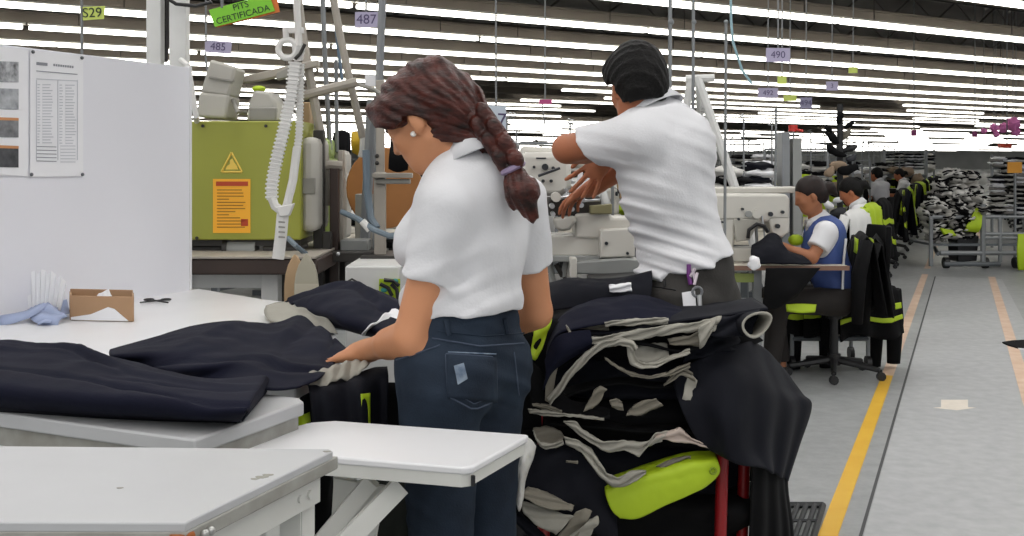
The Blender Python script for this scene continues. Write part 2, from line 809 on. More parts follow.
# drain grate
m_iron = mat('grate_iron', '#26282a', .6, var=.2, scale=10)
g0 = [T(772, 508, 0), T(823, 508, 0), T(812, 545, 0), T(755, 545, 0)]
th = thing('drain_grate', 'dark ribbed drain grate in the floor beside the yellow line', 'grate', g0[0])
gb = MB()
o_, e1, e2 = g0[3], g0[2] - g0[3], g0[0] - g0[3]
for i in range(7):
    p = o_ + e1 * (i / 6)
    q = p + e2
    gb.tube([(p.x, p.y, .012), (q.x, q.y, .012)], .010, 6)
gb.build('grate_bar', m_iron, th)
fr = MB()
for a, b in ((0, 1), (1, 2), (2, 3), (3, 0)):
    p, q = g0[a], g0[b]
    fr.tube([(p.x, p.y, .012), (q.x, q.y, .012)], .012, 4)
fr.build('grate_frame', m_iron, th)
cb = MB()
p, q = o_ + e2 * .5, o_ + e2 * .5 + e1
cb.tube([(p.x, p.y, .018), (q.x, q.y, .018)], .006, 4)
cb.build('cross_bar', m_iron, th)
# ================================================================ tables, board and things on them
m_board = mat('board_white', '#e3e3e9', .5, var=.02, scale=2)
m_paper = mat('paper_white', '#e9e9ec', .7, var=.02)
m_ink = mat('ink_grey', '#8d8f96', .8)
m_ink2 = mat('ink_light', '#c2c4ca', .8)
m_pin = mat('pin_grey', '#5a5c60', .4)
m_lam = mat('laminate_white', '#dedee0', .35, var=.03, scale=3)
m_lam2 = mat('laminate_grey', '#b7b8ba', .4, var=.04, scale=5)
m_paint = mat('painted_steel_white', '#cfcfca', .45, var=.05, scale=7)
m_edge = mat('worn_edge', '#a9a9a4', .6, hex2='#8a8880', scale=14)
m_rust = mat('rust', '#8a4a1e', .8, hex2='#a8683a', scale=30)
m_navy = mat('navy_twill', '#0f1122', .85, var=.12, scale=5, bump=.12, bscale=220, spec=.18)
m_navy2 = mat('navy_twill_dark', '#0a0c16', .8, var=.12, scale=5, bump=.1, bscale=200, spec=.25)
m_lining = mat('lining_pale', '#9b988e', .8, var=.08, scale=12, bump=.1, bscale=90)
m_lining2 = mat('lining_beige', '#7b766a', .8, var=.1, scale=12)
m_lime = mat('high_visibility_lime', '#a9c31c', .6, var=.08, scale=8, bump=.1, bscale=30)
m_black = mat('black_cloth', '#0a0a0c', .9, var=.2, scale=6, spec=.2)
m_blackp = mat('black_plastic', '#1b1b1d', .45, var=.1)

# -- the white board standing on the back edge of the work table
e0 = Vector((-1.216, 4.08, 0))                     # its far upright edge


def onboard(s, z):
    "a point on the board face: s metres toward the camera from the far edge"
    return Vector((e0.x - AX.x * s, e0.y - AX.y * s, z))


bn = Vector((PX.x, PX.y, 0))                       # the face looks across the table
b = thing('partition_board', 'tall white partition board standing along the white work table', 'partition board', onboard(.7, .84))
mb = MB()
p, q = onboard(0, .84), onboard(1.55, .84)
mb.prism([(p)[:2], (q)[:2], (q - bn * .03)[:2], (p - bn * .03)[:2]], .84, 1.69)
mb.build('panel', m_board, b, bevel=.002)
mb = MB()
mb.prism([(p + AX * .008 + bn * .002)[:2], (p - AX * .004 + bn * .002)[:2], (p - AX * .004 - bn * .034)[:2], (p + AX * .008 - bn * .034)[:2]], .84, 1.695)
mb.build('edge_trim', m_lam, b)


def s_at(px):
    k = (px - 512) / F
    return (e0.x - k * e0.y) / (AX.x - k * AX.y)


def zb(px, py):
    P = onboard(s_at(px), 0)
    return CAMH - (py - HY) * P.y / F


def board_pt(px, py, off=.0):
    return onboard(s_at(px), zb(px, py)) + bn * off


def sheet(pa, pb, pc, pd, th):
    return [board_pt(*pa, th), board_pt(*pb, th), board_pt(*pc, th), board_pt(*pd, th)]


sh = thing('notice_sheet', 'tall printed list sheet pinned to the white partition board', 'paper sheet', board_pt(55, 110, .004))
MB().slab(sheet((29, 50), (82, 56), (82, 176), (29, 177), .004), .002).build('paper', m_paper, sh, smooth=0)
ik = MB()


def pline(px0, px1, py0, py1, h, off=.0062):
    ik.slab([board_pt(px0, py0 - h / 2, off), board_pt(px1, py1 - h / 2, off), board_pt(px1, py1 + h / 2, off), board_pt(px0, py0 + h / 2, off)], .0006)


pline(35, 46, 63.5, 64.5, 3)
for i in range(9):
    pline(52 + i * 2.3, 53.6 + i * 2.3, 65 + i * .25, 65.1 + i * .25, 2.2)
pline(35, 76, 71, 74.5, .9)
for i in range(5):
    pline(35, 55, 146.5 + i * 3.6, 147 + i * 3.6, .8)
ik.build('heading_print', m_ink, sh, smooth=0)
ik = MB()
pline(35, 76, 79, 81, 1)
for i in range(21):
    y = 84 + i * 2.9
    for a, bb in ((36, 39), (41, 52), (58, 62), (64, 75)):
        ww = rng.uniform(.55, 1)
        pline(a, a + (bb - a) * ww, y + a * .02, y + a * .02, 1.0)
for i in range(6):
    pline(59, 74, 146 + i * 3.2, 146 + i * 3.2, .9)
for xx in (35, 56.5, 76):
    pline(xx - .3, xx + .3, 120, 120, 80)
ik.build('list_print', m_ink2, sh, smooth=0)
for c in ((31, 52), (80, 58), (29.5, 174.5), (80.5, 174.5)):
    cc = board_pt(*c, .009)
    MB().ball(cc, .006, 8, 5).build('pin', m_pin, sh)

sh = thing('photo_sheet', 'sheet with four small photographs pinned at the edge of the partition board', 'paper sheet', board_pt(10, 110, .004))
MB().slab(sheet((-12, 46), (27, 50), (27, 176), (-12, 175), .0035), .002).build('paper', m_paper, sh, smooth=0)
for i, (y0, y1) in enumerate(((61, 82), (88, 109), (117, 137), (145, 167))):
    m = mat('photo_print_%d' % i, ('#4a4a4e', '#b9bcc0', '#5f6063', '#55565a')[i], .5, hex2=('#c9cbce', '#83868a', '#8f9093', '#2c2d30')[i], scale=38)
    MB().slab([board_pt(-10, y0, .006), board_pt(17, y0 + 1, .006), board_pt(17, y1 + .5, .006), board_pt(-10, y1, .006)], .001).build('photo', m, sh, smooth=0)
    if i >= 2:
        MB().slab([board_pt(-10, y0, .0068), board_pt(17, y0 + 1, .0068), board_pt(17, y0 + 3.6, .0068), board_pt(-10, y0 + 3, .0068)], .0006).build('photo_band', mat('print_orange', '#c98d5e', .6), sh, smooth=0)

# -- white work table under the board
ZT = .85
tb = thing('work_table', 'long white work table with cardboard box and folded navy garments on top', 'table', (-1.0, 3.0, 0))
poly = [onboard(-.05, 0), T(262, 299, ZT), T(318, 306, ZT), Vector((-.40, 2.66, 0)), Vector((-.47, 2.34, 0)), Vector((-.62, 2.30, 0)), onboard(1.75, 0) + bn * .52, onboard(1.75, 0) - bn * .04]
poly = [(p.x, p.y) for p in poly]
MB().prism(poly, ZT - .035, ZT).build('tabletop', m_lam, tb, bevel=.004)
for (x, y) in ((-1.2, 3.95), (-.78, 3.45), (-.62, 2.62), (-1.25, 2.6)):
    MB().box((x, y, (ZT - .035) / 2), (.05, .05, ZT - .035)).build('leg', m_paint, tb)
mb = MB()
mb.box((-.92, 3.7, .15), (.5, .04, .04), -.8)
mb.build('stretcher', m_paint, tb)

# -- narrow table holding the front of the folded trousers
tb = thing('narrow_table', 'narrow pale table top with thick edge under the folded navy trousers', 'table', (-.9, 1.95, 0))
A, Bq = T(195, 440, ZT + .005), T(311, 399, ZT + .005)
Z2 = ZT + .005
dirL = (T(0, 413, Z2) - T(195, 440, Z2)).normalized()
A2 = A + dirL * 1.1
B2 = Bq + dirL * 1.1
MB().prism([A[:2], (A + (Bq - A) * .93)[:2], (Bq + dirL * .03)[:2], B2[:2], A2[:2]], Z2 - .028, Z2).build('tabletop', m_lam2, tb, bevel=.004)
off = (Bq - A).normalized() * .02 + dirL * .02
mb = MB()
cA, cB = A + off, Bq - (Bq - A).normalized() * .03 + dirL * .02
mb.slab([Vector((cA.x, cA.y, Z2 - .065)), Vector((cB.x, cB.y, Z2 - .065)), Vector((cB.x, cB.y, Z2 - .03)), Vector((cA.x, cA.y, Z2 - .03))], .02)
cC = cA + dirL * 1.0
mb.build('side_rail', m_edge, tb)
mb = MB()
mb.slab([Vector((cA.x, cA.y, Z2 - .065)), Vector((cC.x, cC.y, Z2 - .065)), Vector((cC.x, cC.y, Z2 - .03)), Vector((cA.x, cA.y, Z2 - .03))], .02)
mb.build('front_rail', m_edge, tb)
for c in (cA + dirL * .9 + (cB - cA) * .1, cB + dirL * .9, cA + dirL * .12 + (cB - cA) * .6):
    MB().box((c.x, c.y, (Z2 - .03) / 2), (.04, .04, Z2 - .03), .4).build('leg', m_paint, tb)

# -- nearest grey table (cut corner, steel frame)
Z1 = .90
tb = thing('workbench', 'nearest pale grey workbench with worn metal edge and rusty corner', 'table', (-.6, 1.5, 0))
c0, c1, c2, c3 = T(185, 523, Z1), T(337, 449, Z1), T(-40, 445.5, Z1), T(-60, 522, Z1)
c1a = c1 + (c2 - c1).normalized() * .012
poly = [p[:2] for p in (c0, c1 - (c1 - c0).normalized() * .012, c1a, c2, c3)]
MB().prism(poly, Z1 - .012, Z1).build('tabletop', m_lam2, tb, bevel=.002)
poly2 = [p[:2] for p in (c0 + (c0 - c2) * .004, c1 + (c1 - c3) * .004, c2, c3)]
MB().prism(poly2, Z1 - .03, Z1 - .011).build('edge_band', m_edge, tb, bevel=.002)
u = (c1 - c0).normalized()
nn = Vector((-u.y, u.x, 0))
mb = MB()
p, q = c0 + nn * .02 + u * .02, c1 + nn * .02 - u * .02
mb.slab([Vector((p.x, p.y, Z1 - .075)), Vector((q.x, q.y, Z1 - .075)), Vector((q.x, q.y, Z1 - .03)), Vector((p.x, p.y, Z1 - .03))], .006)
for i in (.82, .9):
    r = p.lerp(q, i)
    mb.tube([Vector((r.x, r.y, Z1 - .055)) - nn * .007, Vector((r.x, r.y, Z1 - .055)) + nn * .004], .006, 8)
mb.build('side_rail', m_paint, tb)
mb = MB()
p2 = c0 + (c3 - c0).normalized() * .7
q2 = c0 + Vector((-.012, .03, 0))
p2 = p2 + Vector((0, .03, 0))
mb.slab([Vector((p2.x, p2.y, Z1 - .075)), Vector((q2.x, q2.y, Z1 - .075)), Vector((q2.x, q2.y, Z1 - .03)), Vector((p2.x, p2.y, Z1 - .03))], .006)
mb.build('front_rail', m_paint, tb)
mb = MB()
mb.box((c0.x - .006, c0.y + .006, Z1 - .032), (.03, .02, .038), .5)
mb.build('rusty_corner', m_rust, tb, bevel=.003, label='rusty steel corner')
mb = MB()
for k in (0, 1):
    r = c0 + u * (.03 + .012 * k) - nn * .006
    mb.ball((r.x, r.y, Z1 - .022), .006, 8, 5)
mb.build('corner_bolt', mat('bolt_zinc', '#b5b5b2', .35, metal=.8), tb)
for (pt, w_) in ((c1 - u * .035 + nn * .03, .035), (c2 + Vector((.1, -.04, 0)), .035), (c0 + Vector((-.05, .05, 0)), .035), (c3 + Vector((.1, .04, 0)), .035)):
    mb = MB()
    mb.box((pt.x, pt.y, (Z1 - .03) / 2), (w_, .004, Z1 - .03), math.atan2(u.y, u.x))
    qn = pt + nn * w_ / 2
    mb.box((qn.x - u.x * w_ / 2, qn.y - u.y * w_ / 2, (Z1 - .03) / 2), (.004, w_, Z1 - .03), math.atan2(u.y, u.x))
    mb.build('leg', m_paint, tb)

mb = MB()
for px, py, r_ in ((327, 451.5, .004), (120, 488, .003), (262, 477, .006), (268, 475, .005), (255, 479, .004)):
    p = T(px, py, Z1)
    mb.prism([(p.x + r_ * 1.6 * math.cos(a), p.y + r_ * math.sin(a) * (1 + .3 * math.sin(3 * a))) for a in [i * math.pi / 5 for i in range(10)]], Z1, Z1 + .0004)
mb.build('scuff_marks', mat('scuff', '#8d8c82', .7), tb, smooth=0)
# -- white side table with folding legs
ZS = .80
tb = thing('side_table', 'white side table with rounded corners and folding struts beside the woman', 'table', (-.2, 2.05, 0))
d0, d1, d2 = T(322, 419.5, ZS), T(530, 434.5, ZS), T(470, 468, ZS)
d3 = d2 + (d0 - d1) * 1.18
d0b = T(262, 434, ZS)
q = [d0 + (d0b - d0).normalized() * .03, d0 + (d1 - d0).normalized() * .03, d1 - (d1 - d0).normalized() * .006, d1 - (d1 - d2).normalized() * .006,
     d2 + (d1 - d2).normalized() * .012, d2 + (d3 - d2).normalized() * .012, d3, d0b]
MB().prism([p[:2] for p in q], ZS - .014, ZS).build('tabletop', m_lam, tb, bevel=.004)
q = [p + (d1 + d2 - d0 - d3) * .0 for p in q]
cen = (d0 + d1 + d2 + d3) / 4
MB().prism([(cen + (p - cen) * .975)[:2] for p in q], ZS - .036, ZS - .013).build('under_frame', m_paint, tb)
# black slot end of the frame
mb = MB()
r = d2 + (d1 - d2).normalized() * .014
mb.box((r.x - .001, r.y - .0, ZS - .026), (.006, .006, .018), .4)
mb.build('end_cap', m_blackp, tb)


def strut(a, b, w_, t_, m, name, parent):
    a, b = Vector(a), Vector(b)
    t = (b - a).normalized()
    x = t.cross(Vector((0, 1, 0))).normalized()
    y = t.cross(x)
    M = Matrix((x, y, t)).transposed()
    return MB().box((a + b) / 2, (w_, t_, (b - a).length), M=M).build(name, m, parent)


strut(J(400, 486, 1.98), J(318, 570, 1.9), .035, .03, m_paint, 'strut', tb)
strut(J(372, 480, 2.02), J(318, 545, 2.02), .03, .03, m_paint, 'strut', tb)
strut((-.44, 2.02, ZS - .03), (-.40, 1.98, 0), .04, .04, m_paint, 'leg', tb)
strut((-.33, 2.14, ZS - .03), (-.33, 2.10, 0), .04, .04, m_paint, 'leg', tb)
mb = MB()
mb.slab([J(335, 478, 2.08), J(385, 486, 2.06), J(372, 560, 2.06), J(330, 560, 2.08)], .012)
mb.build('leg_plate', m_paint, tb)

# low white crate and dark cloth under the tables
bx = thing('storage_crate', 'pale crate with a dark red opening on the floor under the grey workbench', 'crate', J(245, 560, 2.3))
mb = MB()
P0 = J(205, 508, 2.35)
mb.box((P0.x + .06, P0.y, .30), (.30, .2, .60))
mb.build('body', m_paint, bx, bevel=.006)
MB().box((P0.x + .05, P0.y - .1, .52), (.18, .01, .12)).build('opening', mat('dark_red', '#3a1214', .7), bx)

for nm, lab, px, py, Y, r, m_ in (('cloth_bag', 'dark green black cloth bag under the white side table', 402, 530, 2.42, (.10, .10, .16), mat('bag_dark', '#10150f', .9)),
                              ('dark_bundle', 'black bundle under the table between crate and struts', 288, 520, 2.60, (.10, .12, .20), m_black)):
    g = thing(nm, lab, 'cloth', J(px, 600, Y))
    mb = MB()
    mb.ball((0, 0, 0), (1, 1, 1), 20, 14)
    c_ = J(px, py, Y)
    mb.v = [tuple(c_ + Vector((v[0] * r[0], v[1] * r[1], v[2] * r[2])) * (1 + .4 * nz(Vector(v), 1.8, px))) for v in mb.v]
    mb.build('cloth', m_, g, smooth=180)

# -- cardboard box
m_card = mat('cardboard', '#a98767', .8, var=.07, scale=10)
m_card2 = mat('cardboard_inside', '#8a6a4e', .85)
pA, pB = T(71, 320.5, ZT), T(133, 322, ZT)     # front bottom corners
fx_ = (pB - pA).normalized()
bk = Vector((pB.x - .02, pB.y, 0)).normalized()
cb = thing('cardboard_box', 'open brown cardboard box with torn white front on the white work table', 'box', (pA + pB) / 2)
H = .075
Lb = (pB - pA).length
Dp = .115
mb = MB()
th_ = .006
rz = math.atan2(fx_.y, fx_.x)
c = (pA + pB) / 2
def wallp(a, b, h):
    d_ = (b - a).normalized()
    n_ = Vector((-d_.y, d_.x, 0)) * th_ / 2
    mb.prism([(a - n_)[:2], (b - n_)[:2], (b + n_)[:2], (a + n_)[:2]], ZT + .001, ZT + .001 + h)


qa, qb = pA + bk * Dp, pB + bk * Dp
qa, qb = qa.lerp(qb, -.04), qb.lerp(qa, -.0)
wallp(pA, pB, H)
wallp(qa, qb, H + .008)
wallp(pA, qa, H)
wallp(pB, qb, H)
mb.prism([pA[:2], pB[:2], qb[:2], qa[:2]], ZT + .001, ZT + .008)
mb.build('body', m_card, cb, bevel=.002)
mb = MB()
f0 = c - bk * .0055
pts = [(-.5, .0), (.43, .0), (.20, .036), (.10, .041), (-.18, .018), (-.5, .008)]
mb.slab([Vector((f0.x + fx_.x * a * Lb, f0.y + fx_.y * a * Lb, ZT + .003 + z)) for a, z in pts], .0016)
mb.build('torn_white_face', m_paper, cb, smooth=0)
ins = thing('paper_scrap', 'crumpled white paper scrap inside the cardboard box', 'paper', c + bk * .06)
mb = MB()
mb.ball(c + bk * .055 + fx_ * .0 + Vector((0, 0, .055)), (.035, .03, .026), 10, 6)
g = mb.build('paper', m_paper, ins)
for v in g.data.vertices:
    v.co *= 1 + .35 * noise.noise(Vector(v.co) * 60)
ins = thing('dark_spool', 'dark spool lying in the cardboard box', 'spool', c + bk * .06 + fx_ * .05)
p = c + bk * .06 + fx_ * .055 + Vector((0, 0, .05))
mb = MB()
mb.tube([p - fx_ * .02, p + fx_ * .02], .018, 10)
mb.build('spool', m_blackp, ins)

# -- white pleated paper in front of the board, light blue cloth under it
m_blue = mat('pale_blue_cloth', '#9aa6c4', .8, var=.08, scale=10, bump=.1, bscale=60)
pp = thing('pleated_papers', 'small fan of white pleated paper standing against the white board', 'paper', T(46, 319, ZT))
P = T(40, 318, ZT)
rows_ = []
tops = []
for i in range(19):
    t = i / 18
    x = (t - .5) * .115
    dy = .006 * (1 if i % 2 else -1)
    top = .085 - .06 * (t - .45) ** 2 * 4 * .5 + .008 * math.sin(i * 1.7)
    rows_.append(P + Vector((x * .9, dy + .02, .002)))
    tops.append(P + Vector((x * 1.25 - .005, dy + .045, .055 + top)))
MB().grid([rows_, tops]).build('pleats', m_paper, pp, smooth=0, solid=.0015)

bc = thing('blue_cloth', 'crumpled pale blue cloth strips lying on the white work table', 'cloth', T(30, 322, ZT))
mb = MB()


def ribbon(pts, width, wn=Vector((0, 0, 1)), nu=30, wob=.004, seed=0.):
    P_ = resample(pts, nu)
    r0, r1 = [], []
    rm = []
    for i, p in enumerate(P_):
        t = (P_[min(i + 1, nu - 1)] - P_[max(i - 1, 0)]).normalized()
        s_ = t.cross(wn).normalized()
        ww = width if not callable(width) else width(i / (nu - 1))
        k = nz(p, 25, seed) * wob
        r0.append(p - s_ * ww / 2 + wn * k)
        rm.append(p + wn * (k + ww * .12))
        r1.append(p + s_ * ww / 2 + wn * nz(p, 25, seed + 5) * wob)
    return [r0, rm, r1]


for i, (pts, wd) in enumerate((
        (((0, 323, .006), (20, 322, .016), (38, 318, .03), (52, 306, .05)), .045),
        (((62, 322, .006), (52, 320, .02), (42, 315, .035), (36, 303, .06)), .04),
        (((28, 300, .05), (34, 312, .03), (40, 322, .014), (60, 323, .006)), .045),
        (((44, 325, .004), (52, 316, .022), (60, 308, .03), (64, 318, .008)), .035))):
    mb.grid(ribbon([T(a, b_, ZT + .004) + Vector((0, 0, z)) for a, b_, z in pts], wd, Vector((0, -.6, .8)).normalized(), seed=i))
mb.build('strips', m_blue, bc, solid=.002, smooth=180)

# small dark wire scissors-like clip behind the box
sc_ = thing('thread_snips', 'small dark thread snips lying behind the cardboard box', 'snips', T(160, 300, ZT))
for k, cx in enumerate((149, 166)):
    p = T(cx, 299.5, ZT + .005)
    ring = [p + Vector((.016 * math.cos(a), .016 * math.sin(a), 0)) for a in [i * math.pi / 6 for i in range(12)]]
    MB().tube(ring, .003, 5, closed=True).build('handle', m_blackp, sc_)
    q = T(168 if k == 0 else 140, 302.5, ZT + .005)
    MB().tube([p + (q - p).normalized() * .014, q], .0028, 5).build('blade', m_blackp, sc_)

# ---------------------------------------------------------------- folded trousers on the tables


def cloth(name, rows, parent, m, thick=.004, nu=60, nv=34, amp=.004, freq=14, seed=0., fn=None, sub=0):
    def g(p, u, v):
        k = min(1, 6 * u, 6 * (1 - u), 6 * v, 6 * (1 - v))
        d = nz(p, freq, seed) * amp + nz(p, freq * 2.7, seed + 3) * amp * .35
        p = p + Vector((0, -.3 * d, d)) * max(.25, k)
        if fn:
            p = fn(p, u, v)
        return p
    mb = MB()
    mb.grid(loft(rows, nu, nv, g))
    return mb.build(name, m, parent, solid=thick, smooth=180, sub=sub)


def on(px, py, dz=0., base=None):
    return T(px, py, (ZT if base is None else base) + dz)


Zt = ZT + .008
# trousers nearest: a folded leg reaching across from the frame's edge
tr = thing('folded_trousers', 'nearest folded navy trousers lying along the narrow table edge', 'trousers', on(120, 400))
rows = [[on(-75, 345, .0), on(0, 349, .0), on(70, 356, .0), (on(120, 372, 0)), on(200, 394, 0), on(262, 392, 0)],
        [on(-75, 338, .05), on(0, 342, .055), on(70, 347, .055), on(115, 358, .055), on(200, 378, .05), on(266, 376, .045)],
        [on(-75, 352, .062), on(0, 356, .064), on(70, 362, .066), on(120, 376, .066), on(200, 388, .06), on(263, 384, .052)],
        [on(-75, 372, .064), on(0, 376, .066), on(70, 380, .066), on(120, 388, .066), on(200, 398, .062), on(254, 396, .056)],
        [on(-75, 383, .06), on(0, 388, .06), on(70, 394, .06), on(130, 399, .06), on(200, 404, .058), on(247, 409, .05)],
        [on(-75, 396, .034), on(0, 401, .034), on(70, 407, .034), on(130, 412, .034), on(200, 417, .034), on(243, 417, .03)],
        [on(-75, 404, .012), on(0, 408, .012), on(70, 413, .012), on(130, 417, .012), on(200, 420, .012), on(240, 421, .012)]]


def folds(p, u, v):
    f = .010 * math.exp(-((v - .38 - .22 * (u - .45)) / .05) ** 2) * max(0, 1 - abs(u - .55) * 2.2)
    f += .008 * math.exp(-((v - .52 + .16 * (u - .6)) / .04) ** 2) * max(0, 1 - abs(u - .65) * 2.4)
    f -= .010 * math.exp(-((v - .72 - .06 * u) / .018) ** 2)
    f += .009 * math.exp(-((v - .30 - .5 * (u - .35)) / .03) ** 2) * max(0, 1 - abs(u - .45) * 3)
    f -= .009 * math.exp(-((v - .36 - .5 * (u - .35)) / .022) ** 2) * max(0, 1 - abs(u - .45) * 3)
    f += .007 * math.exp(-((v - .44 + .05 * u) / .02) ** 2) * max(0, 1 - u * 1.3)
    f -= .007 * math.exp(-((v - .62 + .25 * (u - .75)) / .02) ** 2) * max(0, 1 - abs(u - .78) * 4)
    if u < .10:
        k = 1 - (1 - u / .10) ** 2
        p = Vector((p.x, p.y, ZT + .006 + (p.z - ZT - .006) * k))
        f *= k
    return p + Vector((0, 0, f))


cloth('legs', rows, tr, m_navy, amp=.005, freq=9, seed=2.2, fn=folds, nu=90, nv=60)
cloth('lower_fold', [[on(-75, 409, .004), on(0, 412, .004), on(130, 420, .004), on(236, 423, .004)], [on(-75, 404, .016), on(0, 407, .016), on(130, 415, .016), on(238, 419, .016)],
                     [on(-75, 398, .018), on(0, 402, .018), on(130, 410, .018), on(238, 412, .018)]], tr, m_navy2, amp=.001)
# end of the fold: closed round edge
cloth('fold_end', [[on(266, 376, .045), on(255, 394, .054), on(248, 408, .048)], [on(268, 380, .03), on(258, 398, .034), on(247, 413, .034)], [on(266, 392, .006), on(256, 404, .006), on(242, 421, .008)]], tr, m_navy, amp=.002)

# wide trousers spread behind, its hem under the woman's hand
tr = thing('spread_trousers', 'navy trousers spread wide on the table under the hand of the woman', 'trousers', on(230, 350))
rows = [[on(110, 350, .03), on(150, 339, .035), on(190, 327, .04), on(235, 321, .045), on(262, 324, .035), on(312, 322, .035), on(350, 352, .01)],
        [on(109, 354, .045), on(150, 344, .055), on(195, 334, .065), on(240, 330, .065), on(270, 332, .05), on(312, 330, .05), on(346, 354, .02)],
        [on(112, 358, .045), on(150, 354, .055), on(200, 350, .06), on(250, 346, .05), on(285, 344, .04), on(315, 342, .045), on(340, 358, .022)],
        [on(112, 362, .02), on(150, 366, .03), on(200, 366, .05), on(250, 362, .045), on(290, 360, .035), on(315, 358, .03), on(332, 366, .022)],
        [on(113, 363, .004), on(150, 374, .006), on(200, 380, .02), on(250, 378, .028), on(280, 376, .028), on(306, 374, .022), on(320, 378, .02)],
        [on(114, 364, .004), on(150, 376, .004), on(200, 384, .006), on(250, 388, .02), on(275, 390, .02), on(295, 388, .016), on(308, 384, .012)]]


def folds2(p, u, v):
    f = .014 * math.exp(-((u - .60 - .12 * v) / .03) ** 2) * max(0, 1 - v * 1.2)
    f -= .010 * math.exp(-((u - .66 - .12 * v) / .025) ** 2) * max(0, 1 - v * 1.2)
    f += .012 * math.exp(-((u - .42 + .5 * (v - .3)) / .035) ** 2) * max(0, 1 - abs(v - .35) * 2.5)
    f -= .012 * math.exp(-((u - .82 - .25 * v) / .02) ** 2) * max(0, 1 - v)
    f -= .008 * math.exp(-((v - .80 + .12 * (u - .5)) / .02) ** 2)
    f += .011 * math.exp(-((v - .72 + .2 * (u - .8)) / .04) ** 2) * max(0, 1 - abs(u - .8) * 4)
    f += .006 * math.exp(-((v - .86 + .1 * (u - .7)) / .03) ** 2) * max(0, 1 - abs(u - .7) * 3)
    return p + Vector((0, 0, f))


cloth('legs', rows, tr, m_navy, amp=.006, freq=8, seed=8.1, fn=folds2, nu=90, nv=60)
cloth('lining_hem', [[on(302, 378, .03), on(330, 366, .035), on(352, 358, .035), on(372, 362, .02)], [on(304, 386, .022), on(332, 378, .026), on(350, 374, .022), on(366, 370, .012)],
                     [on(308, 391, .016), on(330, 386, .018), on(347, 382, .012), on(362, 374, .006)]], tr, m_lining, amp=.006, freq=30, label=None) if False else None
mb = MB()
lr = [[J(309, 372, 2.355), J(318, 371, 2.36), J(333, 366, 2.38), J(352, 360, 2.44), J(370, 362, 2.42)],
      [J(308, 380, 2.33), J(318, 379, 2.34), J(334, 375, 2.36), J(352, 369, 2.41), J(367, 366, 2.40)],
      [J(310, 388, 2.32), J(322, 388, 2.32), J(338, 379, 2.35), J(350, 380, 2.38), J(364, 369, 2.39)]]
G_ = [relin(r_, 40) for r_ in lr]
mb.grid([[p + Vector((0, .003 * math.sin(p.x * 160), .0025 * math.sin(p.x * 300))) for p in r_] for r_ in [G_[0], [a.lerp(b, .5) for a, b in zip(G_[0], G_[1])], G_[1], [a.lerp(b, .5) for a, b in zip(G_[1], G_[2])], G_[2]]])
mb.build('lining', m_lining, tr, solid=.003, smooth=180, label='pale lining turned out at the hem')
# part hanging down over the table edge
hr = [[J(306, 384, 2.34), J(330, 380, 2.38), J(360, 372, 2.42), J(388, 366, 2.46)],
      [J(309, 394, 2.28), J(330, 392, 2.32), J(362, 388, 2.36), J(389, 380, 2.42)],
      [J(312, 430, 2.28), J(332, 430, 2.31), J(362, 430, 2.35), J(388, 430, 2.42)],
      [J(312, 470, 2.28), J(332, 470, 2.31), J(362, 470, 2.35), J(388, 470, 2.42)]]
mb = MB()
mb.grid(loft(hr, 40, 20, lambda p, u, v: p + Vector((0, .012 * math.sin(u * 16 + 1), 0))))
mb.build('hanging_leg', m_navy2, tr, solid=.004, smooth=180)
ls = thing('lime_strip_garment', 'dark garment with lime strip hanging at the table edge below the hand', 'garment', J(370, 400, 2.5))
mb = MB()
mb.grid(loft([[J(300, 392, 2.52), J(420, 380, 2.56)], [J(300, 460, 2.52), J(420, 470, 2.56)]], 20, 8, lambda p, u, v: p + Vector((0, .01 * math.sin(u * 20), 0))))
mb.build('cloth', m_black, ls, solid=.004, smooth=180)
mb = MB()
mb.grid(loft([[J(361, 394, 2.34), J(370, 393, 2.36)], [J(361, 425, 2.34), J(370, 425, 2.36)]], 6, 8))
mb.build('lime_strip', m_lime, ls, solid=.003)
lb = thing('lime_cloth', 'lime cloth end showing under the narrow table corner', 'cloth', J(300, 420, 2.24))
mb = MB()
mb.grid(loft([[J(280, 424, 2.30), J(296, 417, 2.31), J(309, 413, 2.32)], [J(278, 434, 2.28), J(296, 428, 2.29), J(310, 422, 2.30)]], 16, 8, lambda p, u, v: p + Vector((0, .006 * math.sin(u * 14), 0))))
mb.build('cloth', m_lime, lb, solid=.004, smooth=180)

# garment beyond, by the pointed wooden blocks
gm = thing('navy_garment', 'navy garment heaped at the far side of the work table by the machine', 'garment', on(330, 305))
rows = [[on(285, 302, .01), on(300, 296, .03), on(330, 285, .05), on(352, 283, .06), on(380, 292, .05), on(402, 302, .03)],
        [on(293, 303, .04), on(306, 298, .06), on(330, 291, .085), on(352, 289, .09), on(380, 300, .08), on(402, 310, .05)],
        [on(300, 310, .03), on(312, 308, .05), on(330, 306, .07), on(355, 305, .08), on(380, 312, .06), on(400, 320, .04)],
        [on(316, 319, .02), on(326, 319, .03), on(340, 322, .045), on(360, 326, .045), on(380, 330, .04), on(398, 332, .03)],
        [on(326, 324, .004), on(334, 327, .006), on(345, 330, .01), on(362, 334, .012), on(380, 338, .012), on(396, 338, .01)]]


def folds3(p, u, v):
    f = .014 * math.exp(-((v - .35 - .3 * (u - .5)) / .06) ** 2) - .01 * math.exp(-((v - .5 - .3 * (u - .5)) / .05) ** 2)
    return p + Vector((0, 0, f))


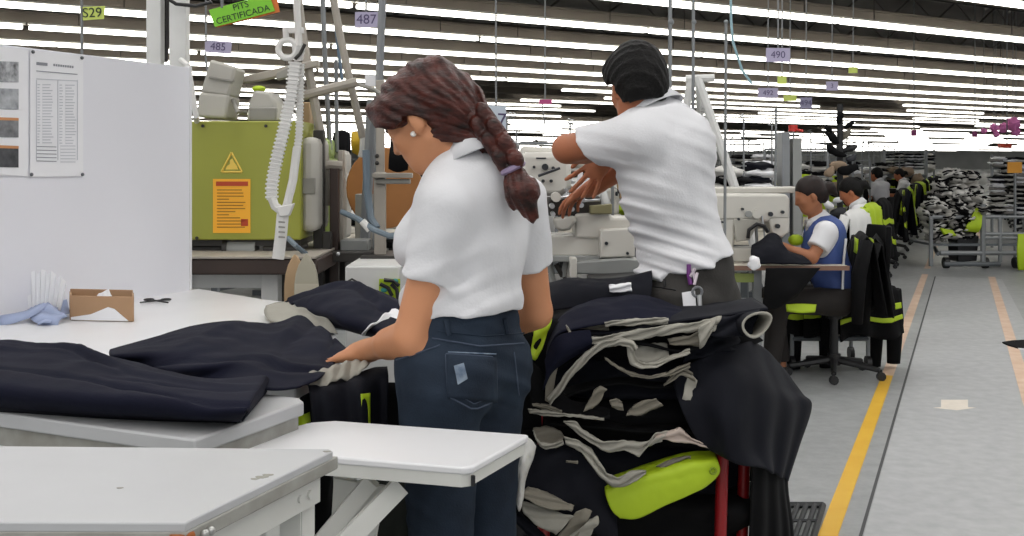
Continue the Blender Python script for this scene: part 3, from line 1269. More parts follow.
cloth('cloth', rows, gm, m_navy, amp=.008, freq=8, seed=4., fn=folds3, nu=70, nv=44)
mb = MB()
lr = [[on(266, 306, .035), on(284, 303, .04), on(302, 308, .04), on(328, 320, .035)],
      [on(264, 313, .022), on(284, 313, .022), on(306, 318, .02), on(334, 328, .018)],
      [on(270, 322, .004), on(290, 327, .004), on(312, 331, .004), on(338, 335, .004)]]
mb.grid(loft(lr, 30, 10, lambda p, u, v: p + Vector((0, 0, .004 * math.sin(u * 15)))))
mb.build('lining', m_lining, gm, solid=.003, smooth=180, label='pale lining turned outward')
mb = MB()
lr = [[on(366, 330, .05), on(380, 318, .06), on(392, 309, .06), on(404, 303, .06)], [on(362, 334, .03), on(380, 326, .04), on(394, 318, .045), on(406, 312, .045)], [on(362, 336, .012), on(380, 332, .02), on(394, 326, .03), on(406, 320, .03)]]
mb.grid(loft(lr, 30, 10, lambda p, u, v: p + Vector((0, 0, .004 * math.sin(u * 18)))))
mb.build('lining', m_paper, gm, solid=.003, smooth=180, label='white lining lying beside the arm of the woman')
# ================================================================ people
m_skin = mat('skin_light', '#cb8e68', .5, var=.05, scale=9, bump=.04, bscale=120, spec=.35)
m_skin2 = mat('skin_tan', '#a9694a', .5, var=.06, scale=9, bump=.04, bscale=120, spec=.35)
m_skin3 = mat('skin_brown', '#a06a4c', .5, var=.05, scale=9, spec=.35)
m_shirt = mat('polo_white', '#d9d9dc', .8, var=.03, scale=10, bump=.1, bscale=160, spec=.2)
m_hair = mat('hair_brown', '#1c0a06', .42, hex2='#54231a', scale=30, bump=.3, bscale=90, stretch=(1, 1, 2), spec=.35)
m_hairb = mat('hair_black', '#060505', .6, hex2='#0e0c0b', scale=40, bump=.4, bscale=120, spec=.2)
m_denim = mat('denim_blue', '#1a212c', .8, hex2='#2c3847', scale=7, bump=.15, bscale=260, spec=.2)
m_denim2 = mat('denim_worn', '#5b6b80', .85, hex2='#8d9aa8', scale=60, spec=.2)
m_stitch = mat('denim_stitch', '#3f4a5c', .8)
m_grey = mat('trousers_grey', '#3b3937', .8, var=.08, scale=8, bump=.12, bscale=160, spec=.25)
m_shoe = mat('shoe_black', '#151515', .5)
m_sole = mat('shoe_white', '#d8d8d8', .5)
UP = Vector((0, 0, 1))


def V3(*a):
    return Vector(a)


def hand(wr, d, pn, s=1.0, curl=(.35, .4, .45, .5), spread=.12, thumb=1):
    "wr wrist, d finger direction, pn the way the palm faces; thumb=+1 puts the thumb toward d x pn"
    d = Vector(d).normalized()
    pn = Vector(pn)
    pn = (pn - d * pn.dot(d)).normalized()
    ac = d.cross(pn) * thumb
    wr = Vector(wr)
    P = [(el(wr + d * .05 * s, (.040 * s, .054 * s, .0155 * s), ac, d), .012), (rc(wr - d * .02 * s, wr + d * .03 * s, .023 * s, .025 * s), .02)]
    L = ((.042, .026, .020), (.047, .030, .021), (.043, .028, .020), (.034, .021, .018))
    for i in range(4):
        o_ = (1.5 - i) * .0195 * s
        b = wr + d * (.088 - .006 * abs(i - 1.2)) * s + ac * o_
        a0 = .0
        dd = (d + ac * spread * (1.5 - i) * .7).normalized()
        r = (.0092, .0096, .0092, .0082)[i] * s
        P.append((rc(b - dd * .025 * s, b, r * 1.05, r), .008))
        for q in range(3):
            a0 += curl[i] * (.7, 1., .8)[q]
            v = dd * math.cos(a0) + pn * math.sin(a0)
            e = b + v * L[i][q] * s
            P.append((rc(b, e, r, r * .9), .003))
            r *= .92
            b = e
    t0 = wr + d * .018 * s + ac * .024 * s
    v = (d * .72 + ac * .62 + pn * .3).normalized()
    t1 = t0 + v * .042 * s
    v2 = (d * .9 + ac * .28 + pn * .35).normalized()
    t2 = t1 + v2 * .032 * s
    t3 = t2 + (d * .95 + pn * .4).normalized() * .024 * s
    P += [(rc(t0, t1, .0135 * s, .0115 * s), .012), (rc(t1, t2, .011 * s, .0100 * s), .004), (rc(t2, t3, .0098 * s, .008 * s), .004)]
    return P


def head_parts(c, f, u, s=1.0):
    c, f, u = Vector(c), Vector(f).normalized(), Vector(u)
    u = (u - f * u.dot(f)).normalized()
    r = f.cross(u)

    def at(a, b, d):
        return c + (r * a + f * b + u * d) * s
    P = [(el(at(0, -.012, .022), (.074 * s, .096 * s, .094 * s), r, f), .01),
         (el(at(0, .034, -.028), (.058 * s, .062 * s, .082 * s), r, f), .03),
         (el(at(0, .052, -.082), (.036 * s, .036 * s, .026 * s), r, f), .03),
         (rc(at(-.048, -.005, -.062), at(-.018, .06, -.094), .016 * s, .013 * s), .025),
         (rc(at(.048, -.005, -.062), at(.018, .06, -.094), .016 * s, .013 * s), .025),
         (el(at(0, .074, .012), (.052 * s, .016 * s, .012 * s), r, f), .015),
         (rc(at(0, .090, .008), at(0, .106, -.024), .008 * s, .011 * s), .012),
         (rc(at(-.012, .093, -.028), at(.012, .093, -.028), .008 * s, .008 * s), .008),
         (rc(at(-.016, .084, -.054), at(.016, .084, -.054), .0075 * s, .0075 * s), .008),
         (rc(at(-.013, .082, -.066), at(.013, .082, -.066), .0075 * s, .0075 * s), .006),
         (el(at(.034, .066, -.022), (.024 * s, .018 * s, .02 * s), r, f), .02),
         (el(at(-.034, .066, -.022), (.024 * s, .018 * s, .02 * s), r, f), .02)]
    for q in (-1, 1):
        P.append((el(at(q * .074, -.008, -.012), (.010 * s, .019 * s, .031 * s), r * .93 + f * -.35 * q, f), .006))
        P.append((el(at(q * .072, .004, -.036), (.007 * s, .009 * s, .010 * s), r, f), .006))
    return P, at, r, f, u


def lift(f, k):
    return lambda P: f(P) - k


def cut(f, *planes):
    def g(P):
        d = f(P)
        for p in planes:
            d = np.maximum(d, p(P))
        return d
    return g


def waves(f, terms, mask=None):
    "cloth creases: terms of (direction, amplitude, frequency, phase, warp)"
    T_ = [(np.array(Vector(a).normalized(), dtype=np.float32), A, k, ph, wp) for a, A, k, ph, wp in terms]

    def g(P):
        d = f(P)
        m = np.abs(d) < .06
        Q = P[m]
        e = np.zeros(len(Q), dtype=np.float32)
        for a, A, k, ph, wp in T_:
            w_ = np.sin(Q[:, 2] * 13 + ph) * .5 + np.sin(Q[:, 0] * 17 + ph * 2) * .5 + np.sin(Q[:, 1] * 19 - ph) * .4
            s_ = np.sin((Q @ a) * k + ph + wp * w_)
            env = .5 + .5 * np.sin(Q[:, 0] * 11 + Q[:, 2] * 9 + ph * 3)
            e += A * (np.maximum(s_, -.25)) * env
        if mask is not None:
            e = e * mask(Q)
        d = d.copy()
        d[m] -= e
        return d
    return g


def cast(f, px, py, y0, y1, n=160):
    Y = np.linspace(y0, y1, n, dtype=np.float32)
    P = np.stack([(px - 512) * Y / F, Y, CAMH - (py - HY) * Y / F], 1)
    d = f(P)
    i = np.argmax(d < 0)
    if not (d < 0).any():
        i = int(np.argmin(d))
    t = Y[i]
    if i > 0 and d[i] < 0:
        t = Y[i - 1] + (Y[i] - Y[i - 1]) * d[i - 1] / (d[i - 1] - d[i])
    return J(px, py, float(t))


def on_surf(f, pts, y0, y1, n=24, r=.0016):
    "a cord laid on a surface along a line of pixels"
    q = relin([(a, b, 0) for a, b in pts], n)
    return [cast(f, p.x, p.y, y0, y1) + Vector((0, -r * .6, 0)) for p in q]


def patch(f, quad, y0, y1, nu=8, nv=8, off=.003):
    a, b, c, d = [Vector((x, y, 0)) for x, y in quad]
    rows = []
    for j in range(nv):
        v = j / (nv - 1)
        rows.append([cast(f, *(a.lerp(b, i / (nu - 1)).lerp(d.lerp(c, i / (nu - 1)), v))[:2], y0, y1) + Vector((0, -off, 0)) for i in range(nu)])
    return rows


def bbox(pts, m):
    a = np.array([tuple(p) for p in pts])
    return a.min(0) - m, a.max(0) + m


def body_parts(j, fw, s=1.0, female=False):
    fw = Vector(fw).normalized()
    rt = fw.cross(UP)
    pel, ch, nk = j['pelvis'], j['chest'], j['neck']
    sp = (ch - pel).normalized()
    P = [(el(pel, (.150 * s, .105 * s, .115 * s), rt, fw), .05),
         (rc(pel.lerp(ch, .25), pel.lerp(ch, .7), .098 * s, .10 * s), .06),
         (el(ch, (.140 * s, .098 * s, .17 * s), rt, (fw - sp * fw.dot(sp))), .05),
         (rc(j['shL'] * .8 + j['shR'] * .2, j['shR'] * .8 + j['shL'] * .2, .052 * s, .052 * s), .05),
         (rc(nk - UP * .03, j['head'] - Vector(j['hf']) * .03 * s - UP * .05 * s, .050 * s, .048 * s), .03)]
    for q in 'LR':
        if 'el' + q in j:
            P += [(rc(j['sh' + q], j['el' + q], .047 * s, .039 * s), .03), (rc(j['el' + q], j['wr' + q], .038 * s, .024 * s), .015)]
            e, w_ = j['el' + q], j['wr' + q]
            P.append((rc(e.lerp(w_, .15), e.lerp(w_, .45), .034 * s, .032 * s), .02))
        P += [(rc(j['hip' + q], j['kn' + q], .078 * s, .052 * s), .03), (rc(j['kn' + q], j['an' + q], .05 * s, .034 * s), .02),
              (rc(j['an' + q] + Vector((0, 0, -.045 * s)), j['to' + q], .034 * s, .026 * s), .02)]
    return P, rt


# ---------------------------------------------------------------- the woman at the table
W = {}
W['pelvis'] = J(462, 358, 2.38)
W['chest'] = J(470, 226, 2.38)
W['neck'] = J(474, 164, 2.38)
W['head'] = J(426, 118, 2.37)
W['shL'], W['shR'] = J(447, 206, 2.27), J(521, 200, 2.49)
W['elL'], W['wrL'] = J(411, 337, 2.27), J(366, 351, 2.46)
W['elR'], W['wrR'] = J(536, 312, 2.56), J(470, 340, 2.70)
ff = Vector((-.82, .57, 0)).normalized()
rt = ff.cross(UP)
for q, sg_ in (('L', -1), ('R', 1)):
    h = W['pelvis'] + rt * .08 * sg_
    W['hip' + q] = h
    W['kn' + q] = Vector((h.x + .005, h.y + .01 * sg_, .49))
    W['an' + q] = Vector((h.x + .02, h.y + .02 * sg_, .09))
    W['to' + q] = W['an' + q] + Vector((0, 0, -.06)) + ff * .16
hh = Vector((-.92, .39, 0)).normalized()
pit = math.radians(33)
W['hf'] = hh * math.cos(pit) - UP * math.sin(pit)
W['hu'] = hh * math.sin(pit) + UP * math.cos(pit)
P, _ = body_parts(W, ff, .97, True)
H_, hat, hr_, hf_, hu_ = head_parts(W['head'], W['hf'], W['hu'], .93)
dL = (J(334, 358, 2.52) - W['wrL'])
P_all = P + H_ + hand(W['wrL'], dL, Vector((.1, .1, -1)), .93, (.12, .12, .15, .2), .2, thumb=-1) + hand(W['wrR'], (-.6, .6, -.3), (0, .2, -1), .93, (.3, .3, .3, .35), .1, thumb=1)
wo = thing('person', 'woman in white polo shirt and jeans with long braid, leaning over the trousers', 'person', (W['pelvis'].x, W['pelvis'].y, 0))
bf = union(P_all)
lo, hi = bbox([W[k] for k in W if k not in ('hf', 'hu')] + [hat(0, .12, .0), hat(0, 0, .14)], .13)
lo[2] = 0
sdf_mesh('body', bf, lo, hi, .0045, m_skin, wo)

# polo shirt
c = W['chest']
sp = (c - W['pelvis']).normalized()
tors = [(el(c, (.152, .112, .19), rt, ff), .05), (rc(W['pelvis'] + UP * .10, c - UP * .05, .112, .108), .05),
        (rc(W['shL'] * .82 + W['shR'] * .18, W['shR'] * .82 + W['shL'] * .18, .054, .054), .05),
        (el(c + ff * .085 - UP * .035 - rt * .06, (.07, .06, .07), rt, ff), .035), (el(c + ff * .085 - UP * .035 + rt * .06, (.07, .06, .07), rt, ff), .035),
        (rc(c + UP * .09 - ff * .03, W['neck'] - UP * .005, .08, .054), .05),
        (el(W['pelvis'] + UP * .12, (.150, .122, .07), rt, ff), .04)]


def sleeve(a, b, t, r0, r1):
    a, b = Vector(a), Vector(b)
    e = a.lerp(b, t)
    ax = (b - a).normalized()
    return cut(rc(a, a.lerp(b, t + .12), r0, r1), plane(e, ax))


shf = union(tors)
shf = cut(shf, plane(W['pelvis'] + UP * .104, -UP + ff * -.06))
sl = [sleeve(W['shL'], W['elL'], .55, .058, .054), sleeve(W['shR'], W['elR'], .57, .060, .056)]
shirt0 = union([(shf, .01)] + [(s_, .03) for s_ in sl])
shirt = waves(shirt0, [((.3, .5, 1), .0055, 75, .4, .9), ((-.4, .2, 1), .004, 110, 2.1, .8), ((1, .4, .35), .004, 70, 1.2, 1.2)], lambda Q: np.clip((1.24 - Q[:, 2]) * 6, .35, 1.3))
nkp = W['neck'] + UP * .022
nax = (UP * .9 + ff * .42).normalized()
# open neck
neck_hole = rc(nkp - nax * .01 + ff * .025, nkp + nax * .2, .050, .052)
sh2 = lambda P: np.maximum(shirt(P), -neck_hole(P))
lo, hi = bbox([W['shL'], W['shR'], W['elL'].lerp(W['shL'], .3), W['elR'].lerp(W['shR'], .3), W['pelvis'] + UP * .08, W['neck'] + UP * .06, c + ff * .16, c - ff * .12], .10)
sdf_mesh('polo_shirt', sh2, lo, hi, .0045, m_shirt, wo)
# collar


def collar(name, ctr, ax, back, R, hgt, flare, parent, m, gap=.35, lay=.02):
    ax = Vector(ax).normalized()
    x = Vector(back)
    x = (x - ax * x.dot(ax)).normalized()
    y = ax.cross(x)
    n = 34
    rows = [[], [], [], []]
    for i in range(n):
        a = -math.pi + gap + (2 * math.pi - 2 * gap) * i / (n - 1)
        v = x * math.cos(a) + y * math.sin(a)
        k = .75 + .25 * math.cos(a)
        pt = 1.0 + (.5 if i in (0, n - 1) else 0)
        rows[0].append(ctr + v * (R - .004) - ax * .01)
        rows[1].append(ctr + v * R + ax * hgt * k)
        rows[2].append(ctr + v * (R + .006) + ax * (hgt * k - .002))
        rows[3].append(ctr + v * (R + flare) - ax * (lay * pt))
    mb = MB()
    mb.grid(rows)
    return mb.build(name, m, parent, solid=.0035, smooth=180)


collar('collar', W['neck'] + UP * .024 - ff * .004, nax, -ff, .060, .042, .036, wo, m_shirt)

# hair: a mass swept back to the nape, then a braid down the back
hp = [(el(hat(0, -.014, .030), (.083, .106, .098), hr_, hf_), .02), (el(J(440, 108, 2.39), (.088, .085, .088)), .05), (rc(J(452, 118, 2.40), J(488, 138, 2.33), .074, .036), .05),
      (el(hat(-.05, .04, .03), (.04, .06, .045), hr_, hf_), .03), (rc(hat(-.03, .09, .075), hat(.05, .085, .075), .022, .022), .03)]
hair0 = union(hp)
# keep the face, ear and throat free
face_cut = union([(el(hat(0, .085, -.030), (.10, .062, .074), hr_, hf_), .01), (el(hat(-.085, .02, -.060), (.035, .050, .062), hr_, hf_), .02), (el(hat(0, .05, -.12), (.12, .10, .06), hr_, hf_), .02)])


def hairf(P):
    d = np.maximum(hair0(P), -face_cut(P))
    m = np.abs(d) < .05
    Q = P[m]
    c_ = np.array(J(500, 140, 2.33), dtype=np.float32)
    R = Q - c_
    ang = np.arctan2(R[:, 2], -R[:, 0])
    rad = np.sqrt(R[:, 0] ** 2 + R[:, 2] ** 2)
    e = .0022 * np.sin(ang * 31 + 3 * np.sin(rad * 22)) + .0016 * np.sin(ang * 67 + 2 * np.sin(rad * 35 + 1)) + .004 * np.sin(ang * 9 + 2 * np.sin(rad * 14))
    d = d.copy()
    d[m] -= e
    return d


lo, hi = bbox([hat(0, .1, .1), hat(0, -.1, .1), J(505, 145, 2.33), J(378, 110, 2.3), J(470, 60, 2.5), J(440, 100, 2.25)], .06)
hair = sdf_mesh('hair', hairf, lo, hi, .0035, m_hair, wo)
bp = resample([J(480, 118, 2.31), J(496, 140, 2.285), J(510, 162, 2.27)], 7)
bl = []
for i, p in enumerate(bp):
    for k in (-1, 1):
        ax = Vector((.52, 0, -.85))
        sd = Vector((.75, -.35, .45)).normalized()
        cc = p + sd * .014 * k + Vector((0, -.01 * ((i + (k > 0)) % 2), 0))
        bl.append((el(cc, (.017, .030 - i * .0012, .019), sd * k, (ax + sd * .75 * k)), .004))
br = union(bl)
lo, hi = bbox(bp, .06)
sdf_mesh('braid', br, lo, hi, .003, m_hair, hair)
tie = J(513, 168, 2.268)
mb = MB()
tx = Vector((.45, 0, -.9)).normalized()
t_y = tx.orthogonal()
mb.tube([tie + (t_y * math.cos(a) + tx.cross(t_y) * math.sin(a)) * .017 for a in [i * math.pi / 7 for i in range(14)]], .007, 6, closed=True)
mb.build('hair_tie', mat('hair_tie', '#8f7f9c', .5), hair)
tl = [(rc(J(513, 168, 2.268), J(522, 192, 2.26), .017, .035), .01), (rc(J(522, 192, 2.26), J(532, 217, 2.262), .035, .012), .01), (rc(J(515, 185, 2.26), J(512, 205, 2.265), .02, .008), .012)]
tf = union(tl)
tf2 = waves(tf, [((1, .2, .45), .005, 260, 0, .9), ((1, -.3, .3), .003, 420, 1, 1.)])
lo, hi = bbox([J(505, 165, 2.25), J(535, 220, 2.28)], .04)
sdf_mesh('braid_tail', tf2, lo, hi, .003, m_hair, hair)
mb = MB()
mb.ball(cast(bf, 414, 134, 2.1, 2.5) + Vector((-.001, -.004, 0)), .0065, 10, 8)
mb.build('earring', mat('pearl', '#efece6', .25), wo)
mb = MB()
for q in (-1,):
    mb.tube([hat(q * .016, .097, .022), hat(q * .035, .088, .026), hat(q * .052, .070, .020)], .0032, 5)
mb.build('eyebrow', m_hair, wo)
mb = MB()
mb.tube([hat(-.018, .090, -.001), hat(-.033, .084, -.006), hat(-.047, .072, -.003)], .0022, 5)
mb.build('eyelid', m_hair, wo)

# jeans
jp = [(el(W['pelvis'] + UP * .0, (.158, .120, .125), rt, ff), .05), (el(W['pelvis'] + UP * .10, (.142, .112, .11), rt, ff), .04)]
for q in 'LR':
    jp += [(rc(W['hip' + q] - UP * .02, W['kn' + q], .094, .066), .03), (rc(W['kn' + q], W['an' + q], .064, .050), .02),
           (el(W['hip' + q] - ff * .040 - UP * .035, (.075, .070, .085), rt, ff), .04)]
jf0 = union(jp)
jf1 = waves(jf0, [((.2, .2, 1), .003, 90, .3, 1.), ((.5, .2, 1), .0025, 140, 1.9, .9)])
jf = cut(jf1, plane(W['pelvis'] + UP * .135, UP), plane(W['anL'] * .5 + W['anR'] * .5, -UP))
lo, hi = bbox([W['hipL'], W['hipR'], W['anL'], W['anR'], W['pelvis'] + UP * .08], .17)
jeans = sdf_mesh('jeans', jf, lo, hi, .005, m_denim, wo)
Y0_, Y1_ = 2.05, 2.6


def seam(pts, r=.0016, m=m_stitch, name='seam'):
    mb = MB()
    mb.tube(on_surf(jf, pts, Y0_, Y1_, 26, r), r, 5)
    return mb.build(name, m, jeans)


mb = MB()
mb.grid(patch(jf, ((446, 354), (496, 357), (497, 402), (447, 397)), Y0_, Y1_, 12, 12, .004))
pk = mb.build('back_pocket', m_denim, jeans, solid=.004, smooth=180)
seam([(446, 354), (496, 357), (497, 400), (474, 410), (448, 396), (446, 354)], .0022)
seam([(448, 352), (496, 354)], .0016, m_denim2, 'faded_edge')
seam([(450, 359), (493, 361)], .0013)
seam([(450, 390), (474, 404), (493, 396)], .0013)
mb = MB()
mb.grid(patch(jf, ((454, 365), (464, 362), (468, 378), (458, 384)), Y0_, Y1_, 8, 8, .008))
mb.build('worn_patch', m_denim2, jeans, smooth=180, label='pale worn patch on the back pocket')
seam([(396, 360), (420, 352), (440, 345)], .0016)
seam([(432, 338), (480, 346), (524, 343)], .0018)
seam([(514, 352), (519, 395)], .0016)
seam([(438, 331), (485, 336), (524, 333)], .0018, m_denim, 'waistband_edge')
for bx_, by_ in ((446, 318), (505, 316)):
    mb = MB()
    mb.tube([cast(jf, bx_ + k, by_ + dy_, Y0_, Y1_) + Vector((0, -.005, 0)) for k, dy_ in ((0, 2), (1, 8), (3, 17))], .006, 6)
    mb.build('belt_loop', m_denim, jeans)
for q in 'LR':
    mb = MB()
    a, t = W['an' + q], W['to' + q]
    sf = union([(rc(a - UP * .05, t, .04, .032), .02), (rc(a - UP * .03, a - UP * .05, .042, .042), .02)])
    sf = cut(sf, plane((0, 0, .006), -UP))
    lo, hi = bbox([a, t], .07)
    lo[2] = -.005
    sdf_mesh('shoe', sf, lo, hi, .007, m_shoe, wo)

# ---------------------------------------------------------------- the man behind
M_ = {}
M_['pelvis'] = J(690, 296, 3.10)
M_['chest'] = J(665, 172, 3.10)
M_['neck'] = J(648, 110, 3.10)
M_['head'] = J(635, 87, 3.09)
M_['shL'], M_['shR'] = J(634, 134, 2.98), J(676, 136, 3.20)
M_['elL'], M_['wrL'] = J(567, 149, 3.12), J(606, 154, 3.32)
M_['elR'], M_['wrR'] = J(655, 150, 3.30), J(594, 187, 3.42)
ff = Vector((-.83, .55, 0)).normalized()
rt = ff.cross(UP)
for q, sg_ in (('L', -1), ('R', 1)):
    h = M_['pelvis'] + rt * .085 * sg_ - UP * .02
    M_['hip' + q] = h
    M_['kn' + q] = Vector((h.x - .01, h.y + .01 * sg_, .50))
    M_['an' + q] = Vector((h.x + .03, h.y + .02 * sg_, .09))
    M_['to' + q] = M_['an' + q] + Vector((0, 0, -.06)) + ff * .18
hh = Vector((-.30, .95, 0)).normalized()
pit = math.radians(20)
M_['hf'] = hh * math.cos(pit) - UP * math.sin(pit)
M_['hu'] = hh * math.sin(pit) + UP * math.cos(pit)
P, _ = body_parts(M_, ff, 1.05)
H_, hat, hr_, hf_, hu_ = head_parts(M_['head'], M_['hf'], M_['hu'], .84)
mn = thing('person', 'man in white polo shirt and dark grey trousers reaching over a sewing machine', 'person', (M_['pelvis'].x, M_['pelvis'].y, 0))
P_all = P + H_ + hand(M_['wrL'], (-.40, .40, -.62), (-.2, -.8, .1), .95, (.10, .12, .08, .2), .36, thumb=1) + hand(M_['wrR'], (-.6, .62, -.35), (-.1, .1, -1), .92, (.35, .4, .4, .45), .1, thumb=1)
bf = union(P_all)
lo, hi = bbox([M_[k] for k in M_ if k not in ('hf', 'hu')] + [hat(0, .12, .0), hat(0, 0, .14)], .14)
lo[2] = 0
sdf_mesh('body', bf, lo, hi, .0055, m_skin2, mn)
c = M_['chest']
sp = (c - M_['pelvis']).normalized()
tors = [(el(c, (.158, .114, .20), rt, ff), .06), (rc(M_['pelvis'] + UP * .02, c, .124, .118), .06), (el(M_['pelvis'] + UP * .08, (.155, .126, .10), rt, ff), .05),
        (rc(M_['shL'] * .80 + M_['shR'] * .20, M_['shR'] * .85 + M_['shL'] * .15, .070, .062), .07),
        (rc(c + UP * .08 - ff * .04, M_['neck'] - UP * .01, .10, .058), .06)]
shf = cut(union(tors), plane(M_['pelvis'] + UP * .102, Vector((.27, .08, -1))))


def slv(a, b, t, r0, r1, nrm):
    a, b = Vector(a), Vector(b)
    return cut(rc(a, a.lerp(b, t + .2), r0, r1), plane(a.lerp(b, t), nrm))


sl = [slv(M_['shL'] + Vector((.015, 0, -.012)), M_['elL'] + Vector((0, 0, -.0)), .70, .066, .058, Vector((-.77, .42, -.58))), sleeve(M_['shR'], M_['elR'], .5, .07, .07)]
shirt0 = union([(shf, .01)] + [(s_, .045) for s_ in sl])


def msk(Q):
    return np.clip(1.55 - Q[:, 2], 0, .5) * 2.6


shirt = waves(shirt0, [((.36, .1, 1), .0065, 120, .4, .8), ((.25, .0, 1), .005, 175, 2.1, .7), ((.5, .2, 1), .0045, 85, 4.0, .9), ((1, .4, .3), .0025, 55, 1.2, 1.2)], msk)
nax = (UP * .85 + ff * .5).normalized()
nkp = M_['neck'] + UP * .02
neck_hole = rc(nkp + ff * .02, nkp + nax * .2, .056, .058)
# side vent at the hem
vent = rc(J(669, 258, 2.95), J(667, 280, 2.95), .002, .024)
sh2 = lambda P: np.maximum(np.maximum(shirt(P), -neck_hole(P)), -vent(P))
lo, hi = bbox([M_['shL'], M_['shR'], M_['elL'].lerp(M_['shL'], .4), M_['elR'].lerp(M_['shR'], .4), M_['pelvis'] + UP * .02, M_['neck'] + UP * .06, c + ff * .15, c - ff * .15, M_['pelvis'] - ff * .12], .11)
sdf_mesh('polo_shirt', sh2, lo, hi, .005, m_shirt, mn)
collar('collar', M_['neck'] + UP * .006, nax, -ff, .066, .042, .036, mn, m_shirt)
# short black hair
hp = [(el(hat(0, -.020, .030), (.084, .106, .104), hr_, hf_), .02), (el(hat(0, -.05, -.025), (.070, .066, .07), hr_, hf_), .03), (el(hat(0, .05, .085), (.07, .06, .035), hr_, hf_), .03)]
hc = union([(el(hat(0, .085, -.035), (.12, .07, .085), hr_, hf_), .01), (el(hat(-.09, .005, -.045), (.04, .038, .055), hr_, hf_), .01), (el(hat(.09, .005, -.045), (.04, .038, .055), hr_, hf_), .01), (el(hat(0, -.03, -.13), (.12, .12, .045), hr_, hf_), .01)])
h0 = union(hp)
hf2 = lambda P: np.maximum(h0(P), -hc(P))
hf3 = waves(hf2, [((1, .3, .5), .003, 260, 0, 1.2), ((.2, .8, .6), .003, 230, 1, 1.3)])
lo, hi = bbox([hat(0, .1, .12), hat(0, -.12, .0), hat(.08, 0, 0), hat(-.08, 0, 0)], .05)
sdf_mesh('hair', hf3, lo, hi, .0045, m_hairb, mn)
# trousers
tp = [(el(M_['pelvis'], (.158, .118, .13), rt, ff), .05), (el(M_['pelvis'] + UP * .09, (.150, .118, .11), rt, ff), .04)]
for q in 'LR':
    tp += [(rc(M_['hip' + q], M_['kn' + q], .100, .078), .03), (rc(M_['kn' + q], M_['an' + q], .075, .062), .02), (el(M_['hip' + q] - ff * .03 - UP * .02, (.08, .08, .09), rt, ff), .04)]
tf0 = cut(union(tp), plane(M_['pelvis'] + UP * .15, UP), plane(M_['anL'] * .5 + M_['anR'] * .5, -UP))
trf = waves(tf0, [((.2, .2, 1), .003, 80, .3, 1.)])
lo, hi = bbox([M_['hipL'], M_['hipR'], M_['anL'], M_['anR'], M_['pelvis'] + UP * .08], .18)
trs = sdf_mesh('trousers', trf, lo, hi, .006, m_grey, mn)
mb = MB()
mb.tube(on_surf(trf, [(652, 286), (664, 288), (676, 290)], 2.8, 3.2, 12, .002), .002, 5)
mb.tube(on_surf(trf, [(664, 279), (665, 286)], 2.8, 3.2, 8, .003), .0035, 5)
mb.build('back_pocket_seam', m_blackp, trs)
for q in 'LR':
    a, t = M_['an' + q], M_['to' + q]
    sf = cut(union([(rc(a - UP * .05, t, .042, .034), .02)]), plane((0, 0, .006), -UP))
    lo, hi = bbox([a, t], .07)
    lo[2] = -.005
    sdf_mesh('shoe', sf, lo, hi, .008, m_shoe, mn)
# key ring, purple strap and white card hanging at the belt
kc = thing('key_holder', 'purple strap with keys and white card hanging from the belt of the man', 'key holder', cast(trf, 692, 272, 2.7, 3.2))


def kp(px, py, o=.014):
    return cast(trf, px, py, 2.7, 3.2) + Vector((0, -o, 0))


mb = MB()
mb.tube([kp(688, 264), kp(688, 274), kp(690, 284)], .006, 6)
mb.build('purple_strap', mat('purple_strap', '#6a2a78', .5), kc)
mb = MB()
for a, b_ in (((691, 268), (694, 281)), ((694, 268), (689, 276)), ((696, 272), (693, 284))):
    mb.tube([kp(*a, .02), kp(*b_, .02)], .0045, 5)
mb.build('keys', mat('key_metal', '#cfc3cb', .35, metal=.5), kc)
cx_ = kp(696, 291, .02)
mb = MB()
mb.tube([cx_ + Vector((.013 * math.cos(a), 0, .013 * math.sin(a))) for a in [i * math.pi / 6 for i in range(12)]], .004, 6, closed=True)
mb.build('ring', mat('key_ring_metal', '#8f9092', .3, metal=.8), kc)
mb = MB()
mb.slab([kp(681, 292), kp(694, 290), kp(696, 314), kp(683, 312)], .004)
mb.build('card', m_paper, kc, bevel=.001)
mb = MB()
mb.tube([kp(698, 294, .022), kp(699, 314, .022)], .006, 6)
mb.build('clip', mat('clip_grey', '#b9babb', .35, metal=.5), kc)
# ================================================================ cart heaped with garments, between the woman and the aisle
YP = 2.66                                           # front of the heap


def strip(name, up, dn, yu, yd, m, parent, amp=.003, nu=44, nv=8, seed=0., label=None, solid=.0028):
    "a band of cloth between two lines seen in the photograph, at depths yu and yd (numbers or one per point)"
    fu = [J(a, b, yu if not isinstance(yu, (list, tuple)) else yu[i]) for i, (a, b) in enumerate(up)]
    fd = [J(a, b, yd if not isinstance(yd, (list, tuple)) else yd[i]) for i, (a, b) in enumerate(dn)]
    R0, R1 = relin(fu, nu), relin(fd, nu)
    rows = []
    for j in range(nv):
        v = j / (nv - 1)
        row = []
        for i in range(nu):
            p = R0[i].lerp(R1[i], v)
            bulge = -.004 * v + .006 * math.sin(v * 9 + R0[i].x * 60)
            p = p + Vector((0, -bulge + nz(p, 14, seed) * amp * 3, nz(p, 30, seed + 2) * amp))
            row.append(p + Vector((0, 0, nz(p, 22, seed + 7) * amp * 3.0 * (1.3 if v > .5 else .6) + .0022 * nz(p, 75, seed + 11))))
        rows.append(row)
    mb = MB()
    mb.grid(rows)
    return mb.build(name, m, parent, solid=solid, smooth=180, label=label)


